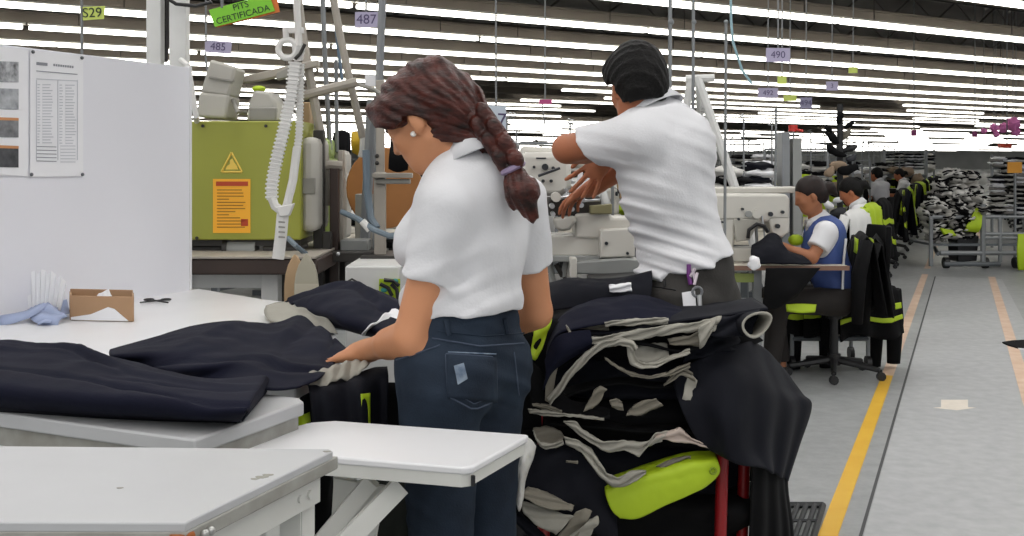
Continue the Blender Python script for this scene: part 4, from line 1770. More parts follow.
def sheetback(name, front, parent, m, depth=.4, rise=.02, droop=.0, yf=YP, amp=.012, seed=0., skew=0., nu=46, nv=26, thick=.006):
    "a layer of cloth whose front edge follows a line and which runs back over the heap"
    fr_ = [J(a, b, yf if not isinstance(yf, (list, tuple)) else yf[i]) for i, (a, b) in enumerate(front)]
    R0 = resample(fr_, nu)
    rows = []
    for j in range(nv):
        v = j / (nv - 1)
        row = []
        for i in range(nu):
            p = R0[i] + Vector((skew * v, depth * v, rise * math.sin(v * math.pi * .6) - droop * v * v))
            k = min(1, v * 4)
            p.z += nz(p, 9, seed) * amp * k
            row.append(p)
        rows.append(row)
    mb = MB()
    mb.grid(rows)
    return mb.build(name, m, parent, solid=thick, smooth=180)


def lump(name, c, r, m, parent, seed, amp=.25, rzz=0.):
    mb = MB()
    mb.ball((0, 0, 0), (1, 1, 1), 30, 18)
    c = Vector(c)
    R = Matrix.Rotation(rzz, 3, 'Z')
    vs = []
    for v in mb.v:
        v = Vector(v)
        # boxy rounding so that layers read as folded cloth
        q = Vector([math.copysign(abs(a) ** .62, a) for a in v])
        k = 1 + amp * nz(v, 1.6, seed) + amp * .4 * nz(v, 4.5, seed + 4)
        vs.append(c + R @ Vector((q.x * r[0] * k, q.y * r[1] * k, q.z * r[2] * (1 + amp * .6 * nz(v, 2.2, seed + 9)))))
    mb.v = vs
    return mb.build(name, m, parent, smooth=180)


# the cart itself
m_red = mat('red_paint', '#8f1218', .35, var=.1)
ct = thing('garment_cart', 'red tubular cart under the heap of dark garments', 'cart', (.40, 2.95, 0))
for (px, Y) in ((722, 2.70), (744, 2.80)):
    b_ = J(px, 470, Y)
    MB().tube([(b_.x + .006, Y, .75), (b_.x - .012, Y, .12)], .0155, 10).build('post', m_red, ct)
for (x, y) in ((.08, 2.72), (.10, 3.2), (.66, 3.2)):
    MB().tube([(x, y, .75), (x, y, .12)], .0155, 10).build('post', m_red, ct)
MB().prism([(.02, 2.66), (.66, 2.66), (.66, 3.24), (.02, 3.24)], .14, .17).build('deck', m_blackp, ct)
for (x, y) in ((.08, 2.72), (.60, 2.72), (.60, 3.2), (.08, 3.2)):
    mb = MB()
    mb.tube([(x - .015, y, .055), (x + .015, y, .055)], .052, 14)
    mb.build('caster', m_blackp, ct)

# the dark bulk of the heap: folded garments lying on one another, the lowest first
GG = 'dark garments heaped on the cart'
layers = [
    ((.34, 2.98, .27), (.31, .25, .10), 'lowest dark garment of the cart heap, just above the floor'),
    ((.33, 2.98, .41), (.32, .25, .09), 'second lowest dark garment of the cart heap, beneath the lime garment'),
    ((.34, 2.99, .54), (.33, .25, .085), 'dark garment of the cart heap behind the lime garment'),
    ((.33, 2.98, .66), (.31, .24, .08), 'dark garment of the cart heap above the lime garment'),
    ((.35, 2.99, .77), (.31, .24, .07), 'dark garment of the cart heap beneath the pale ribbon of lining'),
    ((.35, 3.0, .87), (.30, .23, .07), 'dark garment of the cart heap just beneath the topmost navy one'),
]
for i, (c, r, lab) in enumerate(layers):
    g = thing('folded_garment', lab, 'garment', (c[0], c[1], c[2] - r[2]), group=GG)
    lump('cloth', c, r, m_black if i % 2 else m_navy2, g, i * 3.3, rzz=.1 * (i % 3 - 1))

# topmost navy garment
g = thing('folded_garment', 'topmost navy garment on the cart heap, against the trousers of the man', 'garment', J(630, 318, 2.8), group=GG)
rows = [[J(546, 358, 2.64), J(556, 336, 2.64), J(572, 330, 2.65), J(606, 324, 2.66), J(640, 320, 2.67), J(672, 322, 2.68), J(712, 322, 2.70)],
        [J(549, 340, 2.72), J(560, 322, 2.72), J(580, 314, 2.73), J(606, 310, 2.74), J(642, 308, 2.75), J(676, 314, 2.76), J(716, 319, 2.78)],
        [J(553, 328, 2.82), J(566, 313, 2.82), J(584, 304, 2.83), J(606, 299, 2.84), J(644, 297, 2.85), J(682, 309, 2.86), J(718, 317, 2.88)],
        [J(558, 330, 3.0), J(572, 318, 3.0), J(590, 306, 3.0), J(610, 300, 3.0), J(648, 300, 3.0), J(684, 310, 3.0), J(718, 320, 3.0)]]
cloth('cloth', rows, g, m_navy, amp=.007, freq=12, seed=1.4, nu=70, nv=40)
strip('lining', [(604, 322), (630, 320), (650, 318), (669, 318)], [(606, 327), (630, 326), (652, 325), (668, 323)], 2.655, 2.652, m_lining, g, amp=.001, label='grey lining at the front edge')
rows = [[J(545, 360, 2.63), J(556, 338, 2.63), J(572, 332, 2.64), J(590, 330, 2.64)], [J(546, 372, 2.62), J(560, 354, 2.61), J(576, 346, 2.62), J(592, 341, 2.63)],
        [J(543, 390, 2.63), J(552, 372, 2.63), J(568, 360, 2.64), J(590, 348, 2.65)]]
cloth('side_fold', rows, g, m_navy, amp=.003, freq=14, seed=3.)

# long pale lining band below it, ending in the open cuff at the right
g = thing('folded_garment', 'dark garment with long pale lining band and open round cuff over the heap', 'garment', J(660, 330, 2.75), group=GG)
sheetback('cloth', [(560, 330), (600, 334), (640, 328), (690, 320), (730, 315), (768, 309)], g, m_navy2, .34, .01, .03, yf=2.67, seed=5.)
strip('lining', [(566, 325), (573, 335), (586, 338), (602, 336), (624, 332), (660, 326), (700, 321), (722, 316)],
      [(569, 333), (578, 342), (590, 345), (606, 343), (628, 341), (660, 336), (698, 331), (715, 331)], 2.645, 2.64, m_lining, g, amp=.0015, seed=1.)
strip('lining', [(570, 324), (584, 323), (598, 323), (610, 324)], [(574, 333), (586, 334), (598, 334), (608, 334)], 2.70, 2.69, m_lining2, g, amp=.002, label='grey inside of the lining')  # inner face of the lining: its shade is put into the darker colour
strip('lining_flap', [(698, 329), (706, 324), (716, 318)], [(700, 349), (705, 346), (712, 330)], 2.635, 2.63, m_lining, g, amp=.001, nu=14)
strip('underside', [(668, 340), (690, 335), (700, 331)], [(670, 345), (690, 345), (700, 347)], 2.655, 2.65, m_lining2, g, amp=.001, nu=16)
# cuff: a tube of cloth opening toward the camera
mb = MB()
cuff = []
for i in range(26):
    a = 2 * math.pi * i / 26
    cuff.append((757 + 15 * math.cos(a) + 2 * math.sin(2 * a), 325 - 13 * math.sin(a) - 4 * math.cos(a)))
ring0 = [J(x, y, 2.60) for x, y in cuff]
ring1 = [J(757 + (x - 757) * .86 + .5, 325 + (y - 325) * .80, 2.60) for x, y in cuff]
cc = J(738, 322, 2.80)


def toward(r, t, s_):
    ctr = J(757, 325, 2.60)
    q = ctr.lerp(cc, t)
    return [q + (p - ctr) * s_ for p in r]


outer = [ring0, toward(ring0, .5, 1.0), toward(ring0, 1.0, .9), toward(ring0, 1.8, .7)]
mb.grid([r + [r[0]] for r in outer])
mb.build('cuff_outside', m_navy2, g, smooth=180)
mb = MB()
inner = [ring0, toward(ring0, -.01, .96), ring1, toward(ring1, .35, .9), toward(ring1, .7, .75), toward(ring1, .9, .1)]
mb.grid([r + [r[0]] for r in inner])
mb.build('cuff_lining', m_lining, g, smooth=180, label='pale lining inside the open cuff')
strip('sleeve', [(700, 322), (720, 317), (742, 313), (760, 309)], [(702, 336), (722, 338), (742, 338), (752, 336)], [2.66, 2.66, 2.67, 2.66], [2.64, 2.64, 2.65, 2.64], m_navy2, g, amp=.002)

# curling pale ribbon in the middle
g = thing('folded_garment', 'dark garment edged by a curling pale lining ribbon, middle of the heap', 'garment', J(610, 370, 2.72), group=GG)
sheetback('cloth', [(552, 372), (580, 356), (606, 346), (640, 344), (680, 352), (700, 348)], g, m_black, .34, .0, .02, yf=2.67, seed=8.)
strip('lining', [(547, 398), (556, 388), (566, 372), (584, 354), (602, 341), (622, 338), (634, 342), (638, 348)],
      [(550, 404), (560, 394), (571, 378), (588, 360), (604, 348), (620, 344), (630, 347), (632, 352)], 2.625, 2.622, m_lining, g, amp=.001, seed=2.)
strip('lining', [(547, 360), (553, 358), (559, 360)], [(545, 400), (549, 403), (552, 396)], 2.645, 2.63, m_lining2, g, nu=14, amp=.001)
strip('lining', [(627, 346), (628, 356), (630, 364), (640, 369), (656, 367), (672, 360), (690, 353)],
      [(633, 346), (635, 356), (638, 361), (646, 364), (657, 361), (674, 355), (690, 349)], 2.625, 2.64, m_lining, g, amp=.001, seed=3.)
strip('lining_inside', [(634, 346), (646, 343), (660, 344), (667, 345)], [(636, 362), (646, 366), (658, 364), (670, 358)], 2.70, 2.66, m_lining, g, amp=.003, label='pale inside of the turned lining')
strip('hem', [(604, 357), (618, 366), (632, 373), (650, 376), (668, 372), (690, 362)], [(606, 360), (618, 369), (632, 376), (650, 379), (668, 376), (690, 368)], 2.63, 2.625, m_lining2, g, amp=.001)

# scattered turned-up corners of lining lower down
g = thing('folded_garment', 'dark garment with small turned-up grey lining corners, below the pale ribbon', 'garment', J(630, 400, 2.72), group=GG)
sheetback('cloth', [(540, 408), (580, 392), (620, 384), (660, 388), (700, 380)], g, m_black, .34, .0, .02, yf=2.69, seed=11.)
for up, dn, mm in ((((594, 390), (600, 386), (607, 388)), ((583, 411), (592, 409), (600, 402)), m_lining2), (((609, 400), (616, 398), (622, 402)), ((612, 407), (618, 410), (624, 410)), m_lining2),
                   (((634, 405), (648, 398), (656, 398)), ((626, 416), (640, 415), (664, 407)), m_lining2), (((668, 380), (682, 366), (692, 373)), ((664, 384), (682, 377), (696, 382)), m_lining2),
                   (((688, 374), (693, 376), (697, 380)), ((682, 400), (688, 408), (693, 415)), m_lining), ):
    strip('lining_corner', up, dn, 2.64, 2.63, mm, g, nu=16, amp=.002, seed=up[0][0])

g = thing('folded_garment', 'dark garment with a thin straight pale hem, left end of the heap', 'garment', J(560, 414, 2.72), group=GG)
strip('cloth', [(532, 360), (548, 380), (570, 400), (610, 408)], [(530, 412), (548, 414), (574, 416), (610, 418)], 2.68, 2.64, m_black, g, amp=.002)
strip('hem', [(528, 409), (548, 411), (570, 414), (604, 418)], [(530, 414), (550, 416), (572, 417), (604, 420)], 2.625, 2.62, m_lining, g, amp=.0005)
strip('hem', [(532, 404), (546, 405), (562, 410)], [(534, 407), (548, 409), (562, 413)], 2.632, 2.628, m_lining2, g, amp=.0005)

g = thing('folded_garment', 'dark garment with wavy pale facing strip lying on the lime garment', 'garment', J(650, 440, 2.7), group=GG)
sheetback('cloth', [(545, 424), (600, 428), (640, 432), (690, 432), (735, 448)], g, m_black, .34, .0, .02, yf=2.67, seed=17.)
strip('facing', [(563, 421), (576, 422), (582, 430), (600, 440), (622, 441), (640, 443), (650, 440), (655, 432), (668, 431)],
      [(566, 424), (578, 435), (592, 444), (610, 453), (624, 450), (634, 455), (639, 459), (648, 448), (662, 442)], 2.62, 2.615, m_lining, g, amp=.0015, nu=60)
strip('facing', [(655, 433), (670, 431), (680, 427), (690, 437), (706, 445), (722, 449), (736, 453)], [(654, 441), (668, 440), (682, 442), (692, 444), (706, 449), (722, 454), (734, 456)], 2.62, 2.617, mat('facing_pinkish', '#b3a49a', .8), g, amp=.001)
strip('facing', [(656, 466), (672, 460), (690, 455)], [(664, 470), (676, 467), (692, 461)], 2.635, 2.63, m_lining2, g, amp=.001, nu=16)

g = thing('folded_garment', 'dark garment with rolled cuff and long pale placket left of the lime garment', 'garment', J(570, 460, 2.7), group=GG)
strip('cloth', [(520, 440), (548, 446), (580, 450), (606, 470), (614, 486)], [(515, 500), (540, 516), (570, 526), (600, 536), (620, 560)], 2.645, 2.60, m_navy2, g, amp=.004, nu=40, nv=16)
strip('cuff_lining', [(533, 430), (536, 438), (540, 443), (552, 444), (563, 440)], [(536, 440), (540, 446), (546, 449), (556, 448), (564, 446)], 2.61, 2.605, m_lining, g, amp=.001)
strip('cuff_inside', [(533, 428), (546, 426), (560, 430), (564, 436)], [(537, 442), (546, 444), (556, 444), (563, 441)], 2.66, 2.63, m_lining2, g, amp=.002)
strip('placket', [(564, 437), (578, 441), (592, 450), (600, 462), (606, 472), (618, 478), (632, 471), (646, 470)], [(566, 447), (582, 453), (592, 465), (600, 478), (612, 487), (624, 486), (636, 480), (646, 473)], 2.615, 2.605, m_lining, g, amp=.0015, nu=60)
strip('button_tab', [(566, 460), (578, 461)], [(566, 463), (578, 464)], 2.60, 2.60, m_lining2, g, nu=6, nv=4, amp=0)

g = thing('cut_panel', 'stiff beige cut panels sticking out at the lowest left corner of the heap', 'garment panel', J(550, 515, 2.62), group='beige cut panels at the left foot of the heap')
strip('panel', [(528, 486), (545, 492), (574, 505)], [(519, 497), (540, 506), (572, 513)], 2.60, 2.56, m_lining2, g, amp=.001, nu=16)
strip('panel', [(520, 500), (545, 508), (574, 516)], [(524, 515), (535, 524), (556, 536)], 2.59, 2.57, m_lining, g, amp=.001, nu=16)
strip('panel', [(590, 520), (598, 516), (599, 522)], [(560, 545), (578, 545), (590, 535)], 2.585, 2.58, m_lining, g, amp=.001, nu=12)
strip('panel', [(576, 512), (586, 508), (592, 512)], [(556, 540), (566, 542), (578, 536)], 2.592, 2.587, m_lining2, g, amp=.001, nu=12)
strip('dark_edge', [(518, 510), (530, 522), (548, 538)], [(514, 522), (528, 536), (540, 556)], 2.60, 2.59, m_navy2, g, amp=.001, nu=12)

# lime garment
g = thing('lime_garment', 'bright lime garment pulled out of the dark heap beside the red post', 'garment', J(660, 485, 2.66))
rows = [[J(606, 478, 2.70), J(630, 470, 2.70), J(660, 460, 2.70), J(690, 452, 2.70), J(714, 452, 2.70)],
        [J(605, 490, 2.625), J(630, 478, 2.62), J(660, 470, 2.62), J(692, 463, 2.62), J(717, 459, 2.63)],
        [J(608, 502, 2.615), J(630, 493, 2.61), J(662, 484, 2.61), J(696, 475, 2.61), J(720, 470, 2.62)],
        [J(613, 512, 2.612), J(632, 510, 2.608), J(664, 498, 2.61), J(694, 487, 2.61), J(715, 478, 2.62)],
        [J(620, 518, 2.612), J(638, 518, 2.61), J(664, 506, 2.612), J(694, 493, 2.612), J(706, 486, 2.62)]]
cloth('cloth', rows, g, m_lime, amp=.007, freq=17, seed=6., nu=60, nv=34)
mb = MB()
cc = J(713, 471, 2.608)
mb.tube([cc + Vector((.007 * math.cos(a), 0, .007 * math.sin(a))) for a in [i * math.pi / 5 for i in range(10)]], .003, 5, closed=True)
mb.build('eyelet', mat('lime_dark', '#7d941a', .6), g)

# dark coat draped over the right flank
g = thing('draped_coat', 'long dark navy coat draped over the flank of the cart next to the aisle', 'coat', J(760, 430, 2.75))
rows = [[J(672, 380, 2.68), J(694, 362, 2.70), J(716, 352, 2.72), J(738, 345, 2.75), J(752, 342, 2.80), J(768, 352, 2.90), J(786, 372, 3.02)],
        [J(680, 405, 2.62), J(702, 392, 2.63), J(722, 385, 2.62), J(742, 378, 2.63), J(762, 376, 2.72), J(780, 384, 2.86), J(802, 394, 3.0)],
        [J(690, 428, 2.61), J(708, 425, 2.61), J(726, 422, 2.58), J(748, 412, 2.60), J(774, 404, 2.72), J(794, 406, 2.86), J(811, 406, 3.0)],
        [J(700, 444, 2.61), J(716, 450, 2.605), J(732, 456, 2.58), J(752, 452, 2.60), J(774, 446, 2.74), J(790, 444, 2.86), J(800, 444, 3.0)],
        [J(712, 452, 2.61), J(726, 458, 2.61), J(742, 464, 2.59), J(766, 470, 2.61), J(776, 474, 2.76), J(783, 478, 2.86), J(788, 480, 3.0)]]


def cf(p, u, v):
    return p + Vector((0, .012 * math.sin(u * 24 + v * 2) * (.3 + v), 0))


cloth('skirt', rows, g, m_navy2, amp=.006, freq=7, seed=9., nu=80, nv=50, fn=cf)
rows = [[J(752, 440, 2.70), J(768, 442, 2.76), J(782, 446, 2.86), J(790, 450, 2.98)], [J(752, 480, 2.70), J(766, 482, 2.76), J(780, 482, 2.86), J(787, 484, 2.98)],
        [J(750, 540, 2.72), J(768, 540, 2.78), J(786, 535, 2.88), J(793, 530, 3.0)], [J(745, 600, 2.72), J(768, 600, 2.78), J(788, 595, 2.88), J(797, 590, 3.0)]]
cloth('lining_panel', rows, g, m_black, amp=.006, freq=7, seed=12., nu=50, nv=40, fn=cf)
strip('shoulder', [(690, 338), (716, 333), (740, 336), (756, 342)], [(684, 366), (706, 358), (730, 350), (752, 346)], [2.72, 2.74, 2.8, 2.9], [2.69, 2.70, 2.72, 2.78], m_navy2, g, amp=.003)

# dark hood of cloth lying behind, up to the man
g = thing('navy_bundle', 'navy garment bundle with a white label strip, behind the topmost garment', 'garment', J(590, 292, 3.0))
rows = [[J(545, 312, 2.88), J(570, 308, 2.88), J(610, 304, 2.90), J(650, 300, 2.92)], [J(545, 298, 2.90), J(570, 292, 2.90), J(612, 288, 2.92), J(652, 286, 2.94)],
        [J(548, 284, 2.96), J(572, 279, 2.96), J(614, 279, 2.98), J(652, 272, 2.98)], [J(550, 284, 3.02), J(574, 280, 3.02), J(616, 279, 3.04), J(650, 272, 3.02)]]
cloth('cloth', rows, g, m_navy2, amp=.006, freq=16, seed=15.)
strip('white_label', [(609, 285), (620, 284), (631, 283)], [(610, 292), (621, 292), (632, 291)], 2.895, 2.89, m_paper, g, nu=14, amp=.0003)
# hi-vis vest hanging between the woman and the heap
g = thing('striped_garment', 'dark garment with two lime stripes hanging between the woman and the heap', 'garment', J(532, 340, 2.8))
rows = [[J(505, 322, 2.74), J(522, 316, 2.74), J(540, 314, 2.74), J(560, 322, 2.72)], [J(505, 350, 2.72), J(522, 348, 2.71), J(540, 348, 2.70), J(556, 352, 2.70)],
        [J(505, 400, 2.72), J(522, 400, 2.72), J(538, 402, 2.71), J(552, 404, 2.70)], [J(505, 430, 2.72), J(522, 430, 2.72), J(538, 430, 2.71), J(552, 430, 2.70)]]
cloth('cloth', rows, g, m_black, amp=.004, freq=10, seed=3.3)
strip('lime_stripe', [(536, 319), (544, 316), (552, 320)], [(530, 357), (535, 360), (541, 352)], [2.72, 2.72, 2.70], [2.685, 2.685, 2.68], m_lime, g, nu=12, nv=12, amp=.001)
strip('lime_stripe', [(513, 322), (517, 321), (520, 323)], [(519, 346), (522, 350), (526, 347)], [2.72, 2.72, 2.72], [2.69, 2.69, 2.69], m_lime, g, nu=10, nv=12, amp=.001)
# pale crumpled cover on the corner of the side table, by the woman's leg
g = thing('clear_bag', 'crumpled pale plastic bag hanging beside the leg of the woman', 'bag', J(524, 460, 2.5))
mb = MB()
rows = [[J(516, 443, 2.5), J(528, 438, 2.5), J(536, 446, 2.5)], [J(514, 458, 2.48), J(524, 462, 2.46), J(533, 458, 2.5)], [J(515, 480, 2.49), J(521, 488, 2.48), J(526, 478, 2.5)], [J(516, 500, 2.49), J(519, 512, 2.49), J(523, 500, 2.5)]]
mb.grid(loft(rows, 16, 24, lambda p, u, v: p + Vector((0, nz(p, 50) * .012, 0))))
mb.build('film', mat('plastic_film', '#c9c8c4', .3, spec=.6), g, solid=.002, smooth=60)
# ================================================================ sewing stations
m_mach = mat('machine_enamel', '#c9c6be', .35, var=.04, scale=4)
m_mach2 = mat('machine_grey', '#8f918f', .45, var=.06)
m_steel = mat('bright_steel', '#b4b6b8', .3, metal=.8)
m_pole = mat('pole_grey', '#85888a', .45, metal=.3)
m_polew = mat('pole_white', '#d4d4d2', .45)
m_ttop = mat('station_top', '#bdb6a8', .4, var=.05)
m_tedge = mat('station_edge', '#7b5d4e', .6)
m_frame = mat('station_frame', '#5f6468', .5)
m_thread = [mat('thread_white', '#dcdad4', .7), mat('thread_black', '#17171b', .8), mat('thread_navy', '#1c2340', .8), mat('thread_lime', '#b5cf2e', .7), mat('thread_tan', '#a58a66', .8)]
m_dial = mat('dial_dark', '#22262c', .4)


def rounded_rect_tube(mb, pts, w_, h_):
    pass


def make_machine(name, label, group, s=1.0, detail=True):
    t = thing(name, label, 'sewing machine', group=group)
    b = MB()
    b.box((0, 0, .03), (.50 * s, .18 * s, .06))
    b.build('bed', m_mach, t, bevel=.012, world=False)
    b = MB()
    b.box((.17 * s, 0, .17 * s), (.13 * s, .15 * s, .22 * s))
    b.box((-.02 * s, 0, .27 * s), (.42 * s, .14 * s, .11 * s))
    b.build('arm', m_mach, t, bevel=.022, world=False)
    b = MB()
    b.box((-.205 * s, 0, .235 * s), (.085 * s, .13 * s, .19 * s))
    b.build('needle_head', m_mach, t, bevel=.018, world=False)
    b = MB()
    b.tube([(-.205 * s, 0, .15 * s), (-.205 * s, 0, .065)], .006, 6)
    b.tube([(-.185 * s, 0, .15 * s), (-.185 * s, 0, .09)], .008, 6)
    b.box((-.195 * s, .0, .075), (.03, .03, .012))
    b.build('needle_bar', m_steel, t, world=False)
    b = MB()
    b.lathe([(.02, 0), (.065, .004), (.072, .02), (.065, .04), (.03, .045)], (.235 * s, 0, .26 * s), 16, Matrix.Rotation(math.pi / 2, 3, 'Y'))
    b.build('handwheel', m_dial, t, world=False)
    if detail:
        b = MB()
        for q in (-1, 1):
            b.tube([(.12 * s, q * .070 * s, .27 * s), (.12 * s, q * .088 * s, .27 * s)], .022, 12)
        b.build('stitch_dial', m_dial, t, world=False)
        b = MB()
        for q in (-1, 1):
            b.tube([(-.20 * s, q * .06 * s, .26 * s), (-.20 * s, q * .082 * s, .26 * s)], .014, 10)
        b.build('tension_disc', m_steel, t, world=False)
        b = MB()
        b.tube([(.02 * s, 0, .32 * s), (.02 * s, 0, .38 * s), (-.03 * s, 0, .40 * s)], .004, 5)
        b.build('thread_guide', m_steel, t, world=False)
    return t


def make_table(name, label, group, m1=None):
    t = thing(name, label, 'table', group=group)
    MB().box((0, 0, .73), (1.15, .56, .03)).build('tabletop', m_ttop, t, bevel=.006, world=False)
    for q in (-1, 1):
        b = MB()
        b.box((q * .46, 0, .37), (.05, .06, .68))
        b.box((q * .46, 0, .025), (.05, .5, .05))
        b.box((q * .46, 0, .70), (.05, .42, .03))
        b.build('leg', m_frame, t, world=False)
    b = MB()
    b.box((0, .05, .16), (.88, .04, .04))
    b.build('stretcher', m_frame, t, world=False)
    b = MB()
    b.box((.18, .05, .58), (.22, .2, .2))
    b.tube([(.05, .05, .58), (.33, .05, .58)], .07, 12)
    b.build('motor', m_mach2, t, bevel=.01, world=False)
    return t


def make_stand(name, label, group, cones, hgt=.95, pole=None):
    t = thing(name, label, 'thread stand', group=group)
    b = MB()
    b.box((0, 0, .01), (.1, .1, .02))
    b.tube([(0, 0, 0), (0, 0, hgt)], .009, 6)
    b.build('pole', pole or m_pole, t, world=False)
    b = MB()
    b.tube([(-.16, 0, hgt), (.16, 0, hgt)], .006, 5)
    for x in (-.14, -.05, .05, .14):
        b.tube([(x, 0, hgt), (x, -.03, hgt + .03), (x, 0, hgt + .04)], .004, 4)
    b.build('guide_bar', m_steel, t, world=False)
    b = MB()
    b.box((0, 0, .21), (.34, .05, .012))
    b.box((0, 0, .56), (.30, .04, .01))
    b.build('spool_shelf', pole or m_pole, t, world=False)
    for i, x in enumerate((-.12, 0, .12)):
        b = MB()
        b.lathe([(.040, .216), (.042, .226), (.020, .37), (.012, .372)], (x, 0, 0), 12)
        b.build('thread_cone', m_thread[cones[i % len(cones)]], t, world=False)
    return t


near0 = Vector((1.126, 3.85, 0))


def lane(d, t):
    "d metres left of the aisle line, t metres along it from the grate"
    return near0 - PX * d + AX * t


ang_a = math.atan2(AX.y, AX.x)                     # direction of the aisle
protoT = make_table('sewing_table', '', 'sewing tables in lines beside the aisle')
protoM = make_machine('sewing_machine', '', 'white sewing machines in lines beside the aisle')
protoS = [make_stand('thread_stand', '', 'thread stands in lines beside the aisle', c) for c in ((0, 1, 0), (1, 0, 2), (3, 0, 1), (0, 4, 0))]
started = set()


def place(pr, loc, rz, lab):
    if id(pr) not in started:
        started.add(id(pr))
        pr.location = loc
        pr.rotation_euler = (0, 0, rz)
        pr['label'] = lab
        return pr
    return dup(pr, loc, rz, lab)


m_garA = [m_navy2, m_black, mat('cloth_charcoal', '#34353a', .85), mat('cloth_pale', '#b9b8b4', .85), m_lime, m_black, mat('cloth_tan', '#8d7a66', .85), m_paper]


def heap(name, label, c, r, m, seed, group=None, cat='garment', amp=.35, seg=16):
    g = thing(name, label, cat, (c[0], c[1], c[2]), group=group)
    mb = MB()
    mb.ball((0, 0, 0), (1, 1, 1), seg, seg // 2 + 2)
    vs = []
    for v in mb.v:
        v = Vector(v)
        k = 1 + amp * nz(v, 1.7, seed) + amp * .7 * nz(v, 4.1, seed + 2)
        vs.append((v.x * r[0] * k, v.y * r[1] * k, r[2] * (1 + v.z * k)))
    mb.v = vs
    mb.build('cloth', m, g, world=False, smooth=180)
    return g


linename = {1.25: 'first', 2.9: 'second', 4.3: 'third', 5.9: 'fourth', 7.7: 'fifth', 10: 'sixth', -2.3: 'first', -3.8: 'second', -5.6: 'third'}
hr = random.Random(31)
nheap = 0
hcols = ['navy', 'black', 'charcoal', 'pale', 'lime', 'black', 'tan', 'white']
# ---- chairs and jackets hung over them


def make_chair(name, label, group):
    t = thing(name, label, 'chair', group=group)
    b = MB()
    for i in range(5):
        a = 2 * math.pi * i / 5 + .3
        b.tube([(.03 * math.cos(a), .03 * math.sin(a), .10), (.28 * math.cos(a), .28 * math.sin(a), .065)], .022, 7, r2=.016)
    b.tube([(0, 0, .07), (0, 0, .14)], .04, 10)
    b.build('star_base', m_blackp, t, world=False)
    for i in range(5):
        a = 2 * math.pi * i / 5 + .3
        x, y = .29 * math.cos(a), .29 * math.sin(a)
        b = MB()
        b.tube([(x - .012, y, .028), (x + .012, y, .028)], .028, 10)
        b.tube([(x, y, .03), (x, y, .07)], .008, 5)
        b.build('caster', m_blackp, t, world=False)
    b = MB()
    b.tube([(0, 0, .1), (0, 0, .42)], .026, 10)
    b.tube([(0, 0, .36), (0, 0, .43)], .05, 10)
    b.build('gas_post', m_blackp, t, world=False)
    b = MB()
    b.box((0, 0, .46), (.44, .42, .06))
    b.build('seat', m_black, t, bevel=.025, world=False)
    b = MB()
    b.tube([(0, -.14, .43), (0, -.24, .45), (0, -.265, .62)], .016, 6)
    b.build('back_bracket', m_blackp, t, world=False)
    b = MB()
    rows = []
    for j in range(8):
        z = .58 + .36 * j / 7
        rows.append([(x * (.20 - .03 * (j / 7) ** 3), -.25 - .03 * j / 7 + .05 * (abs(x)) ** 2, z) for x in (-1, -.6, -.2, .2, .6, 1)])
    b.grid(rows)
    b.build('backrest', m_black, t, world=False, solid=.03, bevel=.008)
    return t


def make_jacket(name, label, group, m, stripes, seed, wdt=.46, hgt=.62):
    "a garment hung over a bar or chair back: front and back falls, sleeves and stripes"
    t = thing(name, label, 'garment', group=group)

    def fall(sgn, v, u):
        x = (u - .5) * wdt * (1 + .12 * v)
        z = -hgt * v * (1 - .06 * math.cos(u * 9 + seed))
        y = sgn * (.035 + .05 * v + .03 * math.sin(u * 15 + seed + sgn) * v)
        return Vector((x, y, z))
    rows = []
    for j in range(12, 0, -1):
        rows.append([fall(1, j / 12, i / 23) for i in range(24)])
    rows.append([Vector(((i / 23 - .5) * wdt * .96, 0, .025 - .02 * abs(i / 11.5 - 1) ** 3)) for i in range(24)])
    for j in range(1, 13):
        rows.append([fall(-1, j / 12 * .95, i / 23) for i in range(24)])
    b = MB()
    b.grid(rows)
    b.build('cloth', m, t, world=False, solid=.008, smooth=180)
    for u0, u1, v0, v1, mm in stripes:
        for sgn in (1, -1):
            b = MB()
            rr = []
            for j in range(5):
                v = v0 + (v1 - v0) * j / 4
                rr.append([fall(sgn, v, u0 + (u1 - u0) * i / 9) + Vector((0, sgn * .007, 0)) for i in range(10)])
            b.grid(rr)
            b.build('stripe', mm, t, world=False, solid=.004, smooth=180)
    for sgn in (-1, 1):
        b = MB()
        b.tube([(sgn * wdt * .46, .0, -.02), (sgn * wdt * .56, .05, -.22), (sgn * wdt * .55, .06, -.5)], [.055, .06, .045], 10, flat=.7)
        b.build('sleeve', m, t, world=False, smooth=180)
    return t


m_silver = mat('reflective_silver', '#b9bcbc', .35)
def make_bundle(m, m2, seed):
    t = thing('tied_bundle', '', 'cloth', group='cloth bundles stacked on the sewing tables')
    for q in range(4):
        mb = MB()
        mb.ball((0, 0, 0), (1, 1, 1), 12, 8)
        vs = []
        for v in mb.v:
            v = Vector(v)
            k = 1 + .5 * nz(v, 1.8, seed + q * 7) + .4 * nz(v, 4.6, seed + 3)
            vs.append((v.x * .16 * k, v.y * .15 * k + .03 * math.sin(q * 2.4 + seed), .045 + q * .06 + v.z * .045 * k))
        mb.v = vs
        mb.build('folded_piece', m if q % 2 == 0 else m2, t, world=False, smooth=180)
    return t


